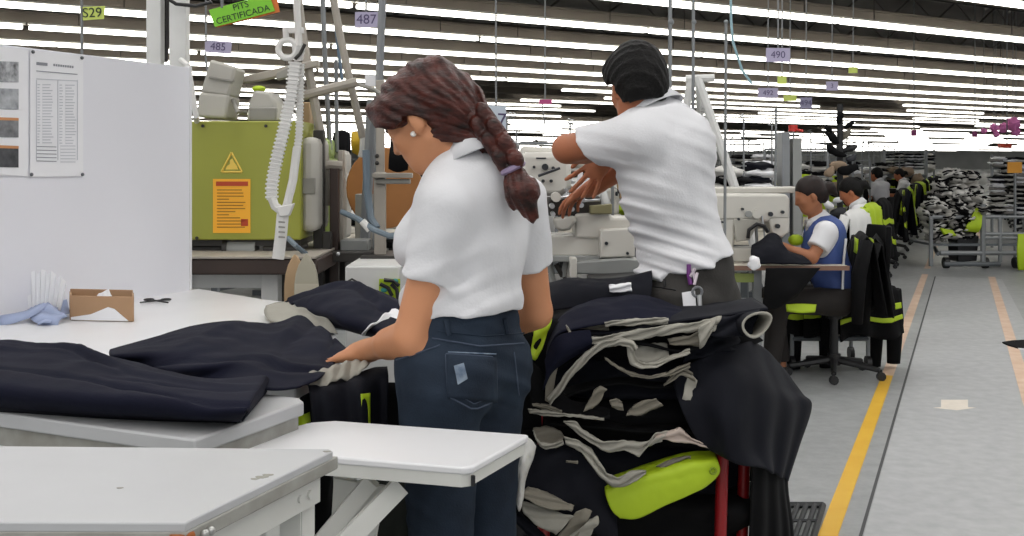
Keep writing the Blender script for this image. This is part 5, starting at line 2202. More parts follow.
protoB = [make_bundle(mat('bundle_pale', '#b9b6b0', .85, var=.15, scale=9), m_black, 1.), make_bundle(m_black, mat('bundle_white', '#d0cec9', .85, var=.1, scale=9), 12.),
          make_bundle(mat('bundle_grey', '#8c8985', .85, var=.15, scale=9), m_paper, 23.), make_bundle(m_paper, m_navy2, 34.)]
nbun = 0
protoC = make_chair('task_chair', '', 'black chairs at the sewing tables')
GJ = 'dark garments with bright stripes hung at the sewing tables'
protoJ = [make_jacket('hung_garment', '', GJ, m_black, ((0, 1, .30, .38, m_lime), (0, 1, .62, .70, m_lime)), 1.),
          make_jacket('hung_garment', '', GJ, m_navy2, ((.1, .3, .0, .55, m_lime),), 2.3),
          make_jacket('hung_garment', '', GJ, m_lime, ((0, 1, .5, .62, m_silver),), 4.1),
          make_jacket('hung_garment', '', GJ, mat('cloth_white', '#cfcfcd', .85), ((0, 1, .8, 1., m_black),), 5.2),
          make_jacket('hung_garment', '', GJ, m_black, ((.6, .8, .05, .9, m_silver),), 6.)]
jcol = ['black lime-banded garment', 'navy lime-striped garment', 'lime garment', 'white garment', 'black silver-striped garment']
for d, t0, t1, st in ((1.25, 4.7, 32, 1.45), (2.9, 3.5, 34, 1.5), (4.3, 3.9, 36, 1.6), (5.9, 4.6, 38, 1.8), (7.7, 6.2, 40, 2.1), (10, 8, 44, 2.6), (-2.3, 12.4, 32, 1.6), (-3.8, 11.4, 34, 1.9), (-5.6, 12, 36, 2.2)):
    side = 'left of' if d > 0 else 'right of'
    t = t0
    i = 0
    while t < t1:
        p = lane(d, t)
        px = 512 + F * p.x / p.y
        i += 1
        if -60 < px < 1090:
            w1 = ordinal(i)
            dist = (d, t)
            rzz = ang_a + math.pi * (1 if hr.random() < .2 else 0)
            nm = '%s in %s line %s aisle' % (w1, linename[d], side)
            place(protoT, (p.x, p.y, 0), rzz, 'sewing table, ' + nm)
            place(protoM, (p.x, p.y, .745), rzz, 'white sewing machine, ' + nm)
            q = p + AX * .42 + PX * .0
            place(protoS[hr.randrange(4)], (q.x, q.y, .745), rzz + hr.uniform(-.3, .3), 'thread stand with cones, ' + nm)
            for k in range(2):
                bi = hr.randrange(4)
                q = p + AX * hr.uniform(-.5, .1) + PX * (hr.uniform(-.25, .1))
                qq = Vector((q.x, q.y, .80 + k * hr.uniform(.1, .3)))
                if p.y > 7 and nbun < 280:
                    nbun += 1
                    place(protoB[bi], qq, hr.uniform(0, 6), ('pale', 'black', 'grey', 'white')[bi] + ' cloth bundle, %s of two on table ' % ('upper' if k else 'lower') + nm)
            ci = hr.randrange(8)
            q = p - AX * hr.uniform(.25, .5) - PX * hr.uniform(.0, .15)
            heap('work_cloth', '%s cloth heap on sewing table, %s' % (hcols[ci], nm), (q.x, q.y, .746), (hr.uniform(.1, .2), hr.uniform(.1, .18), hr.uniform(.05, .14)), m_garA[ci], hr.random() * 50, 'cloth heaps at the sewing tables', 'cloth', seg=12)
            sg_ = 1 if d > 0 else -1
            q = p + PX * .68 * sg_ + AX * hr.uniform(-.15, .15)
            crz = math.atan2(-PX.y * sg_, -PX.x * sg_) - math.pi / 2 + hr.uniform(-.4, .4)
            place(protoC, (q.x, q.y, 0), crz, 'black chair at sewing table, ' + nm)
            if hr.random() < .75:
                ci = hr.choice((0, 0, 1, 2, 3, 4, 1))
                q2 = q + Vector((math.sin(crz) * .27, -math.cos(crz) * .27, .955))
                place(protoJ[ci], q2, crz, jcol[ci] + ' over chair, ' + nm)
            if hr.random() < .5:
                ci = hr.choice((0, 0, 1, 2, 3, 3, 4))
                q2 = p - AX * .86 + Vector((0, 0, hr.uniform(.95, 1.25)))
                j_ = place(protoJ[ci], q2, math.atan2(PX.y, PX.x), jcol[ci] + ' on rail, ' + nm)
                rr_ = thing('garment_rail', 'grey garment rail behind sewing table, ' + nm, 'rail', (q2.x, q2.y, 0), math.atan2(PX.y, PX.x), 'garment rails between the sewing tables')
                for k in (-1, 1):
                    MB().tube([(k * .34, 0, 0), (k * .34, 0, q2.z + .3)], .014, 6).build('post', m_pole, rr_, world=False)
                MB().tube([(-.34, 0, q2.z), (.34, 0, q2.z)], .012, 6).build('rail', m_pole, rr_, world=False)
                MB().tube([(-.34, 0, q2.z + .3), (.34, 0, q2.z + .3)], .010, 6).build('top_rail', m_pole, rr_, world=False)
        t += st
# unused prototypes never reached a place
for pr in [protoC] + protoJ + protoS + protoB:
    if id(pr) not in started:
        for c_ in list(pr.children):
            bpy.data.objects.remove(c_)
        bpy.data.objects.remove(pr)
# ================================================================ machinery behind the work table (left)
m_green = mat('olive_green_paint', '#979a3b', .4, var=.04, scale=3)
m_lab = mat('label_orange', '#f7b22c', .5, var=.03)
m_labr = mat('label_red', '#b5421c', .5)
m_laby = mat('label_yellow', '#e8c85a', .5)
m_labt = mat('label_text', '#9a6a18', .6)
m_case = mat('case_grey', '#b3b0a8', .5, var=.05)
m_case2 = mat('case_grey_dark', '#8f8d86', .5)
m_strap = mat('strap_white', '#dcdbd8', .5)
m_dframe = mat('dark_frame', '#2a2724', .5, var=.1)
m_bframe = mat('brown_frame', '#3a2c26', .5, var=.1)
m_tan = mat('panel_tan', '#a8713f', .6, hex2='#b57c48', scale=6)
m_wood = mat('wood_pale', '#a58a68', .6, hex2='#b89b78', scale=12, stretch=(1, 1, .2))
m_clear = mat('plastic_cloudy', '#a7a290', .3)
m_hose = mat('hose_blue', '#66747f', .4)
m_gbar = mat('bar_greige', '#a39c92', .45, var=.05)
m_steelblue = mat('post_bluegrey', '#85888b', .45)


def bar(name, pts, r, m, parent, seg=8):
    mb = MB()
    mb.tube(pts, r, seg)
    return mb.build(name, m, parent)


def pbox(mb, px0, px1, py0, py1, Y, dep):
    "an upright box whose front is seen between these pixels at depth Y"
    a, b = J(px0, py0, Y), J(px1, py1, Y)
    mb.box(((a.x + b.x) / 2, Y + dep / 2, (a.z + b.z) / 2), (abs(b.x - a.x), dep, abs(a.z - b.z)))
    return mb


YG = 4.6
gc = thing('control_cabinet', 'olive green machine cabinet with warning triangle and orange label', 'cabinet', J(245, 300, YG + .2))
MBg = pbox(MB(), 172, 301, 121, 240, YG, .42)
MBg.build('body', m_green, gc, bevel=.006)
mb = MB()
for x in (203, 266):
    c = J(x, 126, YG - .002)
    mb.tube([c, c + Vector((0, -.006, 0))], .007, 8)
for x in (197,):
    c = J(x, 238, YG - .002)
    mb.tube([c, c + Vector((0, -.006, 0))], .007, 8)
mb.build('screw', m_dframe, gc)
Yl = YG - .002


def flat(mb, pts, Y=Yl, th=.0012):
    mb.slab([J(x, y, Y) for x, y in pts], th)
    return mb


mb = MB()
for a, b in (((231.5, 152.5), (221.5, 172)), ((221.5, 172), (242, 172)), ((242, 172), (231.5, 152.5))):
    mb.tube([J(*a, Yl), J(*b, Yl)], .0045, 4)
mb.build('warning_triangle', m_laby, gc)
mb = MB()
flat(mb, ((225.5, 169.5), (227, 166), (230, 164), (230, 160), (232.5, 158.5), (234, 162), (237, 166), (238, 169.5)))
mb.build('warning_symbol', m_laby, gc, smooth=0)
lb = MB()
flat(lb, ((213, 179), (250.5, 179), (250.5, 233), (213, 233)))
lo_ = lb.build('warning_label', m_lab, gc, smooth=0)
mb = MB()
flat(mb, ((216, 181.5), (248, 181.5), (248, 186), (216, 186)), Yl - .0012)
mb.build('label_header', m_labr, lo_, smooth=0)
lr_ = random.Random(5)
for i in range(13):
    y = 189.5 + i * 3.1
    mb = MB()
    x1 = 217 + lr_.uniform(18, 29) if i not in (3, 8) else 217 + 12
    flat(mb, ((217, y), (x1, y), (x1, y + .9), (217, y + .9)), Yl - .0012)
    mb.build('label_line', m_labt, lo_, smooth=0)
mb = MB()
flat(mb, ((241, 219), (248, 219), (248, 226), (241, 226)), Yl - .0012)
mb.build('label_symbol', m_labr, lo_, smooth=0)
mb = pbox(MB(), 190, 300, 240, 246, YG + .03, .3)
mb.build('bottom_lip', m_dframe, gc)

sg = thing('side_housing', 'pale grey rounded machine housing beside the green cabinet', 'machine housing', J(314, 230, YG + .1))
pbox(MB(), 299, 318, 137, 232, YG + .04, .3).build('shell', m_case, sg, bevel=.03)
pbox(MB(), 302, 315, 178, 194, YG + .032, .02).build('vent_panel', m_case2, sg, bevel=.003)

# base: dark tray and white steel frame
bs = thing('press_bed', 'dark machine bed on a white steel frame below the green cabinet', 'machine', J(250, 400, YG))
pbox(MB(), 150, 318, 259, 275, YG - .25, .9).build('bed', m_bframe, bs, bevel=.008)
pbox(MB(), 150, 316, 256.5, 259, YG - .26, .9).build('bed_edge', m_gbar, bs, bevel=.002)
pbox(MB(), 186, 268, 274, 288, YG - .1, .06).build('front_rail', m_polew, bs, bevel=.004)
pbox(MB(), 261, 278, 274, 440, YG - .12, .08).build('leg', m_polew, bs, bevel=.004)
pbox(MB(), 176, 190, 274, 440, YG - .12, .08).build('leg', m_polew, bs, bevel=.004)
pbox(MB(), 262, 276, 274, 430, YG + .5, .08).build('leg', m_polew, bs, bevel=.004)
pbox(MB(), 262, 290, 272, 300, YG + .1, .3).build('dark_block', m_dframe, bs, bevel=.004)
mt = thing('machine_motor', 'dark motor with round pulley lying below the green cabinet', 'motor', J(240, 258, YG + .1))
c = J(236, 249, YG + .06)
MB().tube([c + Vector((-.03, 0, 0)), c + Vector((.09, 0, 0))], .045, 16).build('motor_body', m_mach2, mt)
MB().tube([c + Vector((-.05, 0, 0)), c + Vector((-.03, 0, 0))], .05, 18).build('pulley', m_dframe, mt)
c = J(276, 250, YG + .06)
pbox(MB(), 190, 222, 245, 257, YG + .05, .2).build('gear_box', m_dframe, mt, bevel=.01)
pbox(MB(), 262, 300, 246, 258, YG + .02, .2).build('hose_box', m_dframe, mt, bevel=.01)

# grey cases on top of the cabinet
ca = thing('plastic_case', 'tall tilted grey plastic case standing on the green cabinet', 'case', J(215, 121, YG + .15))


def quadbox(name, quad, Y, dep, m, parent, bevel=.012):
    mb = MB()
    n = len(quad)
    f_ = [J(x, y, Y) for x, y in quad]
    bk_ = [p + Vector((0, dep, 0)) for p in f_]
    mb.add(f_ + bk_, [tuple(range(n)), tuple(reversed(range(n, 2 * n)))] + [(i, n + i, n + (i + 1) % n, (i + 1) % n) for i in range(n)])
    return mb.build(name, m, parent, bevel=bevel)


quadbox('lower_shell', ((199, 92), (229, 95), (226, 119), (196, 117)), YG + .05, .2, m_case, ca)
quadbox('upper_shell', ((210, 59), (236, 67), (229, 97), (200, 92)), YG + .06, .18, m_case, ca)
quadbox('lid_seam', ((209, 76), (233, 80), (232.5, 82), (208.5, 78)), YG + .045, .03, m_case2, ca, .001)
bar('cable', [J(233, 100, YG + .1), J(238, 112, YG + .05), J(246, 113, YG + .1)], .01, m_case2, ca)
cbx = thing('plastic_case', 'small rounded grey plastic case with lime cloth on top, on the green cabinet', 'case', J(262, 121, YG + .15))
quadbox('shell', ((254, 90), (270, 92), (276, 103), (277, 121), (246, 121), (249, 101)), YG + .05, .2, m_case, cbx, .012)
pbox(MB(), 249, 276, 107, 121, YG + .04, .04).build('front_plate', m_case2, cbx, bevel=.006)
lc = thing('lime_scrap', 'small lime cloth scrap on top of the rounded grey case', 'cloth', J(258, 90, YG + .1))
MB().ball(J(259, 89, YG + .1), (.03, .04, .015), 12, 6).build('cloth', m_lime, lc)
pl = thing('angled_arm', 'grey flat metal arm slanting above the cabinet cases', 'machine arm', J(275, 75, YG + .3))
quadbox('arm', ((240, 77), (303, 62), (318, 60), (318, 66), (262, 80), (242, 83)), YG + .25, .06, m_gbar, pl, .004)
quadbox('bracket', ((276, 73), (296, 63), (300, 74), (276, 80)), YG + .2, .05, m_case2, pl, .004)

# hanging ring with two ribbed white straps
YR = 4.25
hg = thing('ribbed_strap_hanger', 'white ring with two long white ribbed straps hanging in front of the green cabinet', 'strap', J(290, 50, YR))
c = J(287.5, 49, YR)
MB().tube([c + Vector((.036 * math.cos(a), 0, .036 * math.sin(a))) for a in [i * math.pi / 10 for i in range(20)]], .0125, 8, closed=True).build('ring', m_strap, hg)
bar('hanger_bar', [ceil_pt(295, YR), J(297, 10, YR), J(299, 46, YR)], .014, m_strap, hg)
bar('hanger_bar', [J(285.5, 28, YR), J(286.5, 42, YR)], .012, m_strap, hg)
quadbox('hanger_plate', ((284, 27), (303, 27), (304, 33), (285, 33)), YR - .005, .012, m_strap, hg, .002)
quadbox('hook_plate', ((291, 42), (305, 44), (302, 60), (294, 62)), YR - .005, .02, m_strap, hg, .003)
bar('dark_hook', [J(305, 44, YR - .02), J(300, 54, YR - .02), J(295, 59, YR - .02)], .007, m_dframe, hg)


def ribbed(name, pts, w0, n):
    mb = MB()
    P_ = resample([J(x, y, YR + dy) for x, y, dy in pts], n * 2 + 1)
    for i in range(n * 2):
        a, b = P_[i], P_[i + 1]
        t = (b - a)
        L = t.length
        t = t.normalized()
        x = t.cross(Vector((0, 1, 0))).normalized()
        M = Matrix((x, t.cross(x), t)).transposed()
        ww = w0 * (1.0 if i % 2 == 0 else .80)
        mb.box((a + b) / 2, (ww, .018 if i % 2 == 0 else .012, L * 1.02), M=M)
    return mb.build(name, m_strap, hg, bevel=.0015)


ribbed('ribbed_strap', [(295, 62, 0), (292, 90, 0), (285, 125, 0), (277, 158, 0), (272, 185, 0), (272, 200, 0)], .050, 34)
mb = MB()
mb.tube([J(272, 198, YR), J(275, 206, YR), J(283, 212, YR)], .018, 8)
mb.build('strap_end', m_strap, hg)
ribbed('ribbed_strap', [(301, 64, .02), (300, 100, .02), (299, 135, .02), (297, 150, .02)], .030, 24)
mb = MB()
mb.tube([J(297, 148, YR + .02), J(293, 180, YR + .01), J(287, 205, YR), J(283, 214, YR)], .017, 8)
mb.build('smooth_strap', m_strap, hg)
quadbox('strap_joint', ((276, 207), (288, 205), (294, 203), (289, 216), (279, 217)), YR - .02, .03, m_strap, hg, .004)
mb = MB()
mb.tube([J(283, 212, YR), J(281, 235, YR), J(278, 259, YR)], .024, 8, flat=.5)
mb.build('strap_tail', m_strap, hg)
for k in range(4):
    mb = MB()
    y = 221 + k * 5
    flat(mb, ((278.5, y), (285, y + .6), (285, y + 2.2), (278.5, y + 1.8)), YR - .028, .002)
    mb.build('tail_rib', m_case2, hg, smooth=0)
bar('blue_hose', [J(288, 238, 4.5), J(296, 246, 4.45), J(306, 254, 4.5)], .011, m_hose, hg)

# pointed wooden boards
for k, (x0, x1, yt, m, lab) in enumerate(((284, 305, 254, m_wood, 'pointed pale wooden board standing behind the work table'), (294, 318, 253, m_clear, 'pointed cloudy plastic board leaning on the pointed wooden one'))):
    pb = thing('pointed_board', lab, 'board', J((x0 + x1) / 2, 300, 3.95 - .05 * k))
    w_ = x1 - x0
    quad = [(x0, 312), (x0, 285), (x0 + w_ * .06, 274), (x0 + w_ * .18, 265), (x0 + w_ * .38, 257), (x0 + w_ * .5, yt), (x0 + w_ * .64, 257), (x0 + w_ * .84, 265), (x0 + w_ * .95, 274), (x1, 285), (x1, 312)]
    quadbox('board', quad, 3.95 - .05 * k, .018, m, pb, .004)
    if k:
        quadbox('pale_band', ((x0 + 1, 284), (x1 + .5, 284), (x1 + .5, 306), (x0 + 1, 306)), 3.895, .004, mat('plastic_band', '#b9b2a0', .4), pb, .001)

# dark uprights and pale posts of the next machine
up = thing('upright_machine', 'tall machine frame of dark uprights and pale posts between cabinet and woman', 'machine frame', J(335, 330, 4.9))
pbox(MB(), 313, 323.5, 130, 320, 4.75, .05).build('dark_upright', m_dframe, up, bevel=.004)
pbox(MB(), 329.5, 338, 168, 320, 4.8, .05).build('dark_upright', m_bframe, up, bevel=.004)
pbox(MB(), 338, 343, 150, 262, 4.9, .05).build('pale_upright', m_gbar, up, bevel=.004)
pbox(MB(), 374, 385, 172, 262, 4.7, .05).build('pale_upright', m_gbar, up, bevel=.004)
pbox(MB(), 355, 372, 194, 258, 5.2, .05).build('pale_upright', m_case2, up, bevel=.004)
pbox(MB(), 372, 412, 173, 178, 4.66, .05).build('cross_bar', m_gbar, up, bevel=.003)
pbox(MB(), 375, 410, 179, 184, 4.68, .04).build('cross_bar', m_case2, up, bevel=.003)
pbox(MB(), 310, 372, 252, 262, 4.7, .3).build('dark_deck', m_dframe, up, bevel=.005)
pbox(MB(), 360, 420, 256, 266, 4.62, .3).build('dark_deck', m_dframe, up, bevel=.005)
pbox(MB(), 340, 368, 240, 252, 4.8, .12).build('small_block', m_mach2, up, bevel=.006)
pbox(MB(), 318, 345, 262, 300, 4.9, .2).build('dark_cabinet', m_dframe, up, bevel=.005)
c = J(349, 262, 4.72)
pbox(MB(), 322, 331, 232, 250, 4.72, .04).build('small_block', m_dframe, up, bevel=.004)
MB().ball(J(325, 256, 4.62), .012, 8, 6).build('bright_knob', m_steel, up)
MB().ball(J(338, 254, 4.62), .009, 8, 6).build('bright_knob', m_steel, up)
bar('slanted_bar', [J(294, -30, 4.9), J(303, 40, 4.9), J(318, 120, 4.9), J(333, 205, 4.9)], .021, m_gbar, up)
bar('slanted_bar', [J(328, -30, 5.0), J(341, 40, 5.0), J(352, 90, 5.0), J(363, 138, 5.0)], .018, m_gbar, up)
bar('cross_bar', [J(298, 97, 4.88), J(325, 90, 4.88), J(357, 82, 4.9)], .022, m_gbar, up)
bar('cross_bar', [J(312, 168, 4.85), J(330, 165, 4.85), J(343, 166, 4.85)], .022, m_gbar, up)
bar('white_foot', [J(333, 168, 4.85), J(334, 190, 4.85)], .018, m_strap, up)
bar('thin_pole', [J(322, -20, 5.3), J(325, 60, 5.3), J(330, 150, 5.3)], .012, m_pole, up)
bar('thin_pole', [J(336, 60, 5.4), J(337, 152, 5.4)], .010, m_pole, up)
bar('blue_cable', [J(334, -20, 5.35), J(336, 30, 5.35), J(342, 80, 5.35)], .008, mat('cable_blue', '#64788c', .5), up)
bar('cable', [J(357, 84, 4.9), J(375, 90, 4.85), J(384, 96, 4.8)], .009, m_case2, up)
bar('tall_post', [J(384, -40, 4.9), J(380, 60, 4.9), J(376, 260, 4.9)], .018, m_steelblue, up)
bar('tall_post', [J(372, 100, 4.95), J(368, 180, 4.95), J(364, 258, 4.95)], .024, m_steelblue, up)
pbox(MB(), 376, 384, 80, 190, 4.85, .03).build('tall_post', m_gbar, up, bevel=.003)
for k, yy in enumerate((156, 163, 176)):
    MB().ball(J(377, yy, 4.83), .010, 8, 5).build('bolt', m_dframe, up)
pbox(MB(), 365, 376, 75, 86, 4.9, .02).build('tag', m_paper, up)
bar('blue_hose', [J(366, 150, 4.6), J(367, 190, 4.6), J(371, 218, 4.6), J(377, 228, 4.58)], .016, m_hose, up)
bar('blue_hose', [J(342, 212, 4.7), J(358, 219, 4.6), J(374, 230, 4.55), J(390, 236, 4.5), J(410, 234, 4.5)], .013, m_hose, up)
bar('hose_joint', [J(362, 221, 4.57), J(370, 230, 4.57)], .016, m_strap, up)
tp = thing('tan_board', 'round orange tan panel standing behind the blue hose', 'panel', J(372, 235, 5.3))
quad = [(384 + 38 * math.cos(a), 188 + 41 * math.sin(a)) for a in [2 * math.pi * i / 28 for i in range(28)]]
quadbox('panel', quad, 5.3, .03, m_tan, tp, .006)
tp = thing('tan_bin', 'tan upright bin edge above the green machine', 'bin', J(303, 140, 5.2))
pbox(MB(), 298, 310, 102, 140, 5.2, .1).build('panel', m_wood, tp, bevel=.006)
gm2 = thing('green_bottle_machine', 'smaller light green machine head behind the dark uprights', 'machine', J(318, 240, 5.25))
pbox(MB(), 308, 330, 138, 160, 5.25, .2).build('head', mat('light_green_paint', '#9db06a', .4), gm2, bevel=.03)
pbox(MB(), 305, 334, 158, 250, 5.27, .2).build('body', mat('light_green_paint', '#9db06a', .4), gm2, bevel=.02)
mh = thing('slim_machine', 'pale grey slim machine head behind the slanted bars', 'machine', J(340, 230, 5.4))
pbox(MB(), 333, 346, 150, 240, 5.4, .2).build('body', m_case, mh, bevel=.025)
bg = thing('black_garment', 'black garment hanging below the forehead of the woman, by the tall post', 'garment', J(398, 150, 4.6))
mb = MB()
mb.grid(loft([[J(392, 140, 4.6), J(398, 136, 4.6), J(406, 138, 4.6)], [J(390, 155, 4.56), J(398, 156, 4.55), J(408, 154, 4.56)], [J(389, 168, 4.58), J(398, 171, 4.58), J(408, 169, 4.58)]], 14, 12))
mb.build('cloth', m_black, bg, solid=.02, smooth=180)
bg = thing('black_garment', 'black garment hung on the rail behind the slanted bars', 'garment', J(343, 150, 5.6))
mb = MB()
mb.grid(loft([[J(334, 134, 5.6), J(342, 131, 5.6), J(350, 134, 5.6)], [J(333, 150, 5.56), J(342, 150, 5.54), J(350, 150, 5.56)], [J(335, 165, 5.58), J(342, 168, 5.58), J(350, 165, 5.58)]], 14, 12))
mb.build('cloth', m_black, bg, solid=.02, smooth=180)
yr_ = thing('yellow_rag', 'yellow rag hanging beside the white clip on the slanted bar', 'rag', J(357, 145, 5.1))
mb = MB()
mb.grid(loft([[J(352, 132, 5.1), J(360, 133, 5.1)], [J(351, 142, 5.06), J(361, 143, 5.06)], [J(353, 152, 5.1), J(358, 155, 5.1)]], 8, 10))
mb.build('cloth', mat('rag_yellow', '#c9a52a', .8), yr_, solid=.01, smooth=180)
MB().tube([J(363, 135, 5.0), J(362, 150, 5.0), J(360, 157, 5.0)], .014, 8, r2=.010).build('white_clip', m_strap, yr_)
# white cabinet with a bright green picture, at the arm of the woman
wc = thing('white_cabinet', 'small white cabinet with a lime and black patterned cloth at its side', 'cabinet', J(375, 400, 4.3))
pbox(MB(), 345, 400, 266, 420, 4.3, .4).build('body', m_polew, wc, bevel=.008)
pc = thing('patterned_cloth', 'lime green and black patterned cloth patch hanging on the white cabinet', 'cloth', J(389, 290, 4.28))
pbox(MB(), 379, 400, 279, 306, 4.28, .012).build('cloth', m_lime, pc)
for k, (a, b) in enumerate((((380, 284), (392, 296)), ((384, 280), (399, 286)), ((380, 296), (390, 303)), ((391, 284), (398, 299)))):
    bar('black_mark', [J(*a, 4.276), J((a[0] + b[0]) / 2 + 2, (a[1] + b[1]) / 2 - 2, 4.276), J(*b, 4.276)], .008, m_blackp, pc, 5)
for k, (x, y) in enumerate(((395, 281), (384, 290))):
    MB().ball(J(x, y, 4.278), (.014, .005, .01), 8, 5).build('teal_mark', mat('print_teal', '#3a8f88', .6), pc)
wr = thing('wire_arc', 'thin dark wire arcing over the garment by the white cabinet', 'wire', J(352, 285, 3.7))
MB().tube([J(338, 296, 3.7), J(343, 284, 3.7), J(352, 279, 3.7), J(361, 284, 3.7), J(364, 294, 3.7)], .004, 5).build('wire', m_dframe, wr)

# white posts behind the board with dark cables between them
for k, (x0, x1, lab) in enumerate(((146, 160.5, 'white square post, first of the two behind the partition board'), (169, 186, 'white square post, beside the green hanging sign behind the partition board'))):
    ps = thing('square_post', lab, 'post', J((x0 + x1) / 2, 300, 4.75))
    a, b = J(x0, 0, 4.75), J(x1, 0, 4.75)
    MB().box(((a.x + b.x) / 2, 4.78, 2.3), (b.x - a.x, .06, 4.6)).build('post', m_polew, ps, bevel=.004)
    MB().box(((a.x + b.x) / 2, 4.78, .01), (b.x - a.x + .08, .14, .02)).build('foot_plate', m_polew, ps)
cbl = thing('cable_bundle', 'dark cable bundle hanging between the two white posts', 'cable', J(164, 30, 4.8))
for k in range(3):
    bar('cable', [ceil_pt(160 + k * 2.5, 4.82), J(161 + k * 2.5, -60, 4.82), J(163 + k * 2, 10, 4.82), J(162 + k * 2.4, 40, 4.82), J(163 + k, 62, 4.82)], .012, m_dframe, cbl)
bar('cable', [J(164, -4, 4.7), J(176, 4, 4.7), J(196, 6, 4.7), J(212, 2, 4.7)], .008, m_blackp, cbl)
ws = thing('white_strap', 'white strap curving at the edge of the partition board beside the cabinet', 'strap', J(193, 100, 4.5))
bar('strap', [J(181, 60, 4.72), J(188, 66, 4.5), J(191, 84, 4.5), J(194, 104, 4.5), J(196, 116, 4.5), J(197, 122, 4.62)], .012, m_strap, ws)

# ---------------------------------------------------------------- hanging signs
m_sgreen = mat('sign_green', '#7fc92c', .5, var=.03)
m_sorange = mat('sign_orange', '#d8722a', .5)
m_slime = mat('sign_lime', '#c3d165', .5)
m_sink = mat('sign_ink', '#22301c', .6)
m_spurp = mat('sign_lilac', '#a9a2bd', .5)
m_spink = mat('sign_ink_purple', '#4f4668', .6)
m_cord = mat('cord_grey', '#77797b', .6)


def sign(name, label, quad, Y, m, words=None, size=None, mi=None, rod=None, edge=None, tilt=0.):
    ctr = J(sum(p[0] for p in quad) / 4, sum(p[1] for p in quad) / 4, Y)
    t = thing(name, label, 'sign', ctr)
    MB().slab([J(x, y, Y) for x, y in quad], .004).build('plate', m, t, smooth=0)
    if words:
        x = J(*quad[1], Y) - J(*quad[0], Y)
        M = frame(ctr + Vector((0, -.0035, 0)), x, UP)
        text('lettering', words, size, M, mi, t)
    for a, b in (rod or ()):
        MB().tube([J(*a, Y), ceil_pt(b[0], Y) if b[1] < a[1] else J(*b, Y)], .006, 5).build('cord', m_cord, t)
    return t


g = sign('hanging_sign', 'tilted green hanging sign with orange edge and dark lettering', ((209, 10), (269, -6), (275, 11), (215, 27)), 4.1, m_sgreen, 'PITS\nCERTIFICADA', .034, m_sink, (((222, 8), (220, -70)), ((262, -4), (262, -70))))
MB().slab([J(x, y, 4.108) for x, y in ((212, 12), (276, -6), (280, 12), (217, 27.5))], .004).build('orange_back', m_sorange, g, smooth=0)
sign('station_sign', 'small lime sign S29 on a thin rod above the partition board', ((80, 7), (105, 6), (104, 19), (81, 20.5)), 4.6, m_slime, 'S29', .058, m_sink, (((82, 55), (80, -60)),))
sign('station_sign', 'lilac sign 487 hanging over the woman by the thin poles', ((355, 12), (378, 12), (378, 27), (355, 28)), 6.0, m_spurp, '487', .075, m_spink, (((366, 12), (366, -70)),))
sign('station_sign', 'white station sign on the thin cord behind the grey plastic cases', ((205, 40), (232, 42), (231, 54), (205, 52)), 6.2, m_spurp, '485', .06, m_spink, (((206, 42), (203, -40)), ((205, 52), (207, 70))))
sign('station_sign', 'pale blue sign 17 just behind the braid of the woman', ((487, 105), (506, 106), (506, 136), (488, 136)), 6.0, mat('sign_ice', '#c3ccd8', .5), '17', .11, m_spink, (((496, 105), (495, -40)),))
sign('station_sign', 'small magenta tag on a thin rod between woman and man', ((539, 99.5), (552, 99.5), (552, 104), (539, 104)), 8.0, mat('sign_magenta', '#b5447e', .5), None, None, None, (((542, 104), (545, 125)), ((545, 99), (545, 30))))
rs = [(778, 55, 24, 14, m_spurp, '490', 7.5, 'lilac'), (768, 93, 20, 10, m_spurp, '492', 9.5, 'lilac'), (806, 103, 12, 11, mat('sign_slate', '#8a86a0', .5), '494', 10.5, 'slate'), (832, 86, 12, 9, m_spurp, '3', 11, 'lilac'),
      (782, 80, 9, 8, m_slime, None, 8.5, 'lime'), (790, 98, 13, 6, m_slime, None, 9.8, 'lime'), (853, 70, 9, 6, m_slime, None, 12, 'lime')]
for i, (x, y, w_, h_, m, wd, Y, cn) in enumerate(rs):
    sign('station_sign', '%s station sign hanging past the man, %s from the ladder stand' % (cn, ordinal(i + 1)), ((x - w_ / 2, y - h_ / 2), (x + w_ / 2, y - h_ / 2), (x + w_ / 2, y + h_ / 2), (x - w_ / 2, y + h_ / 2)), Y, m, wd, h_ * .7 * Y / F if wd else None, m_spink,
         (((x, y - h_ / 2), (x + 1, y - 90)),))
# ================================================================ seated workers, the near sewing place and the aisle
m_apron = mat('apron_blue', '#3a4f8a', .7, var=.06, scale=10, bump=.1, bscale=100)
m_hair3 = mat('hair_dark_brown', '#120a08', .5, hex2='#231410', scale=30, spec=.3)
m_trous = mat('trousers_dark', '#1d1816', .8, var=.1)


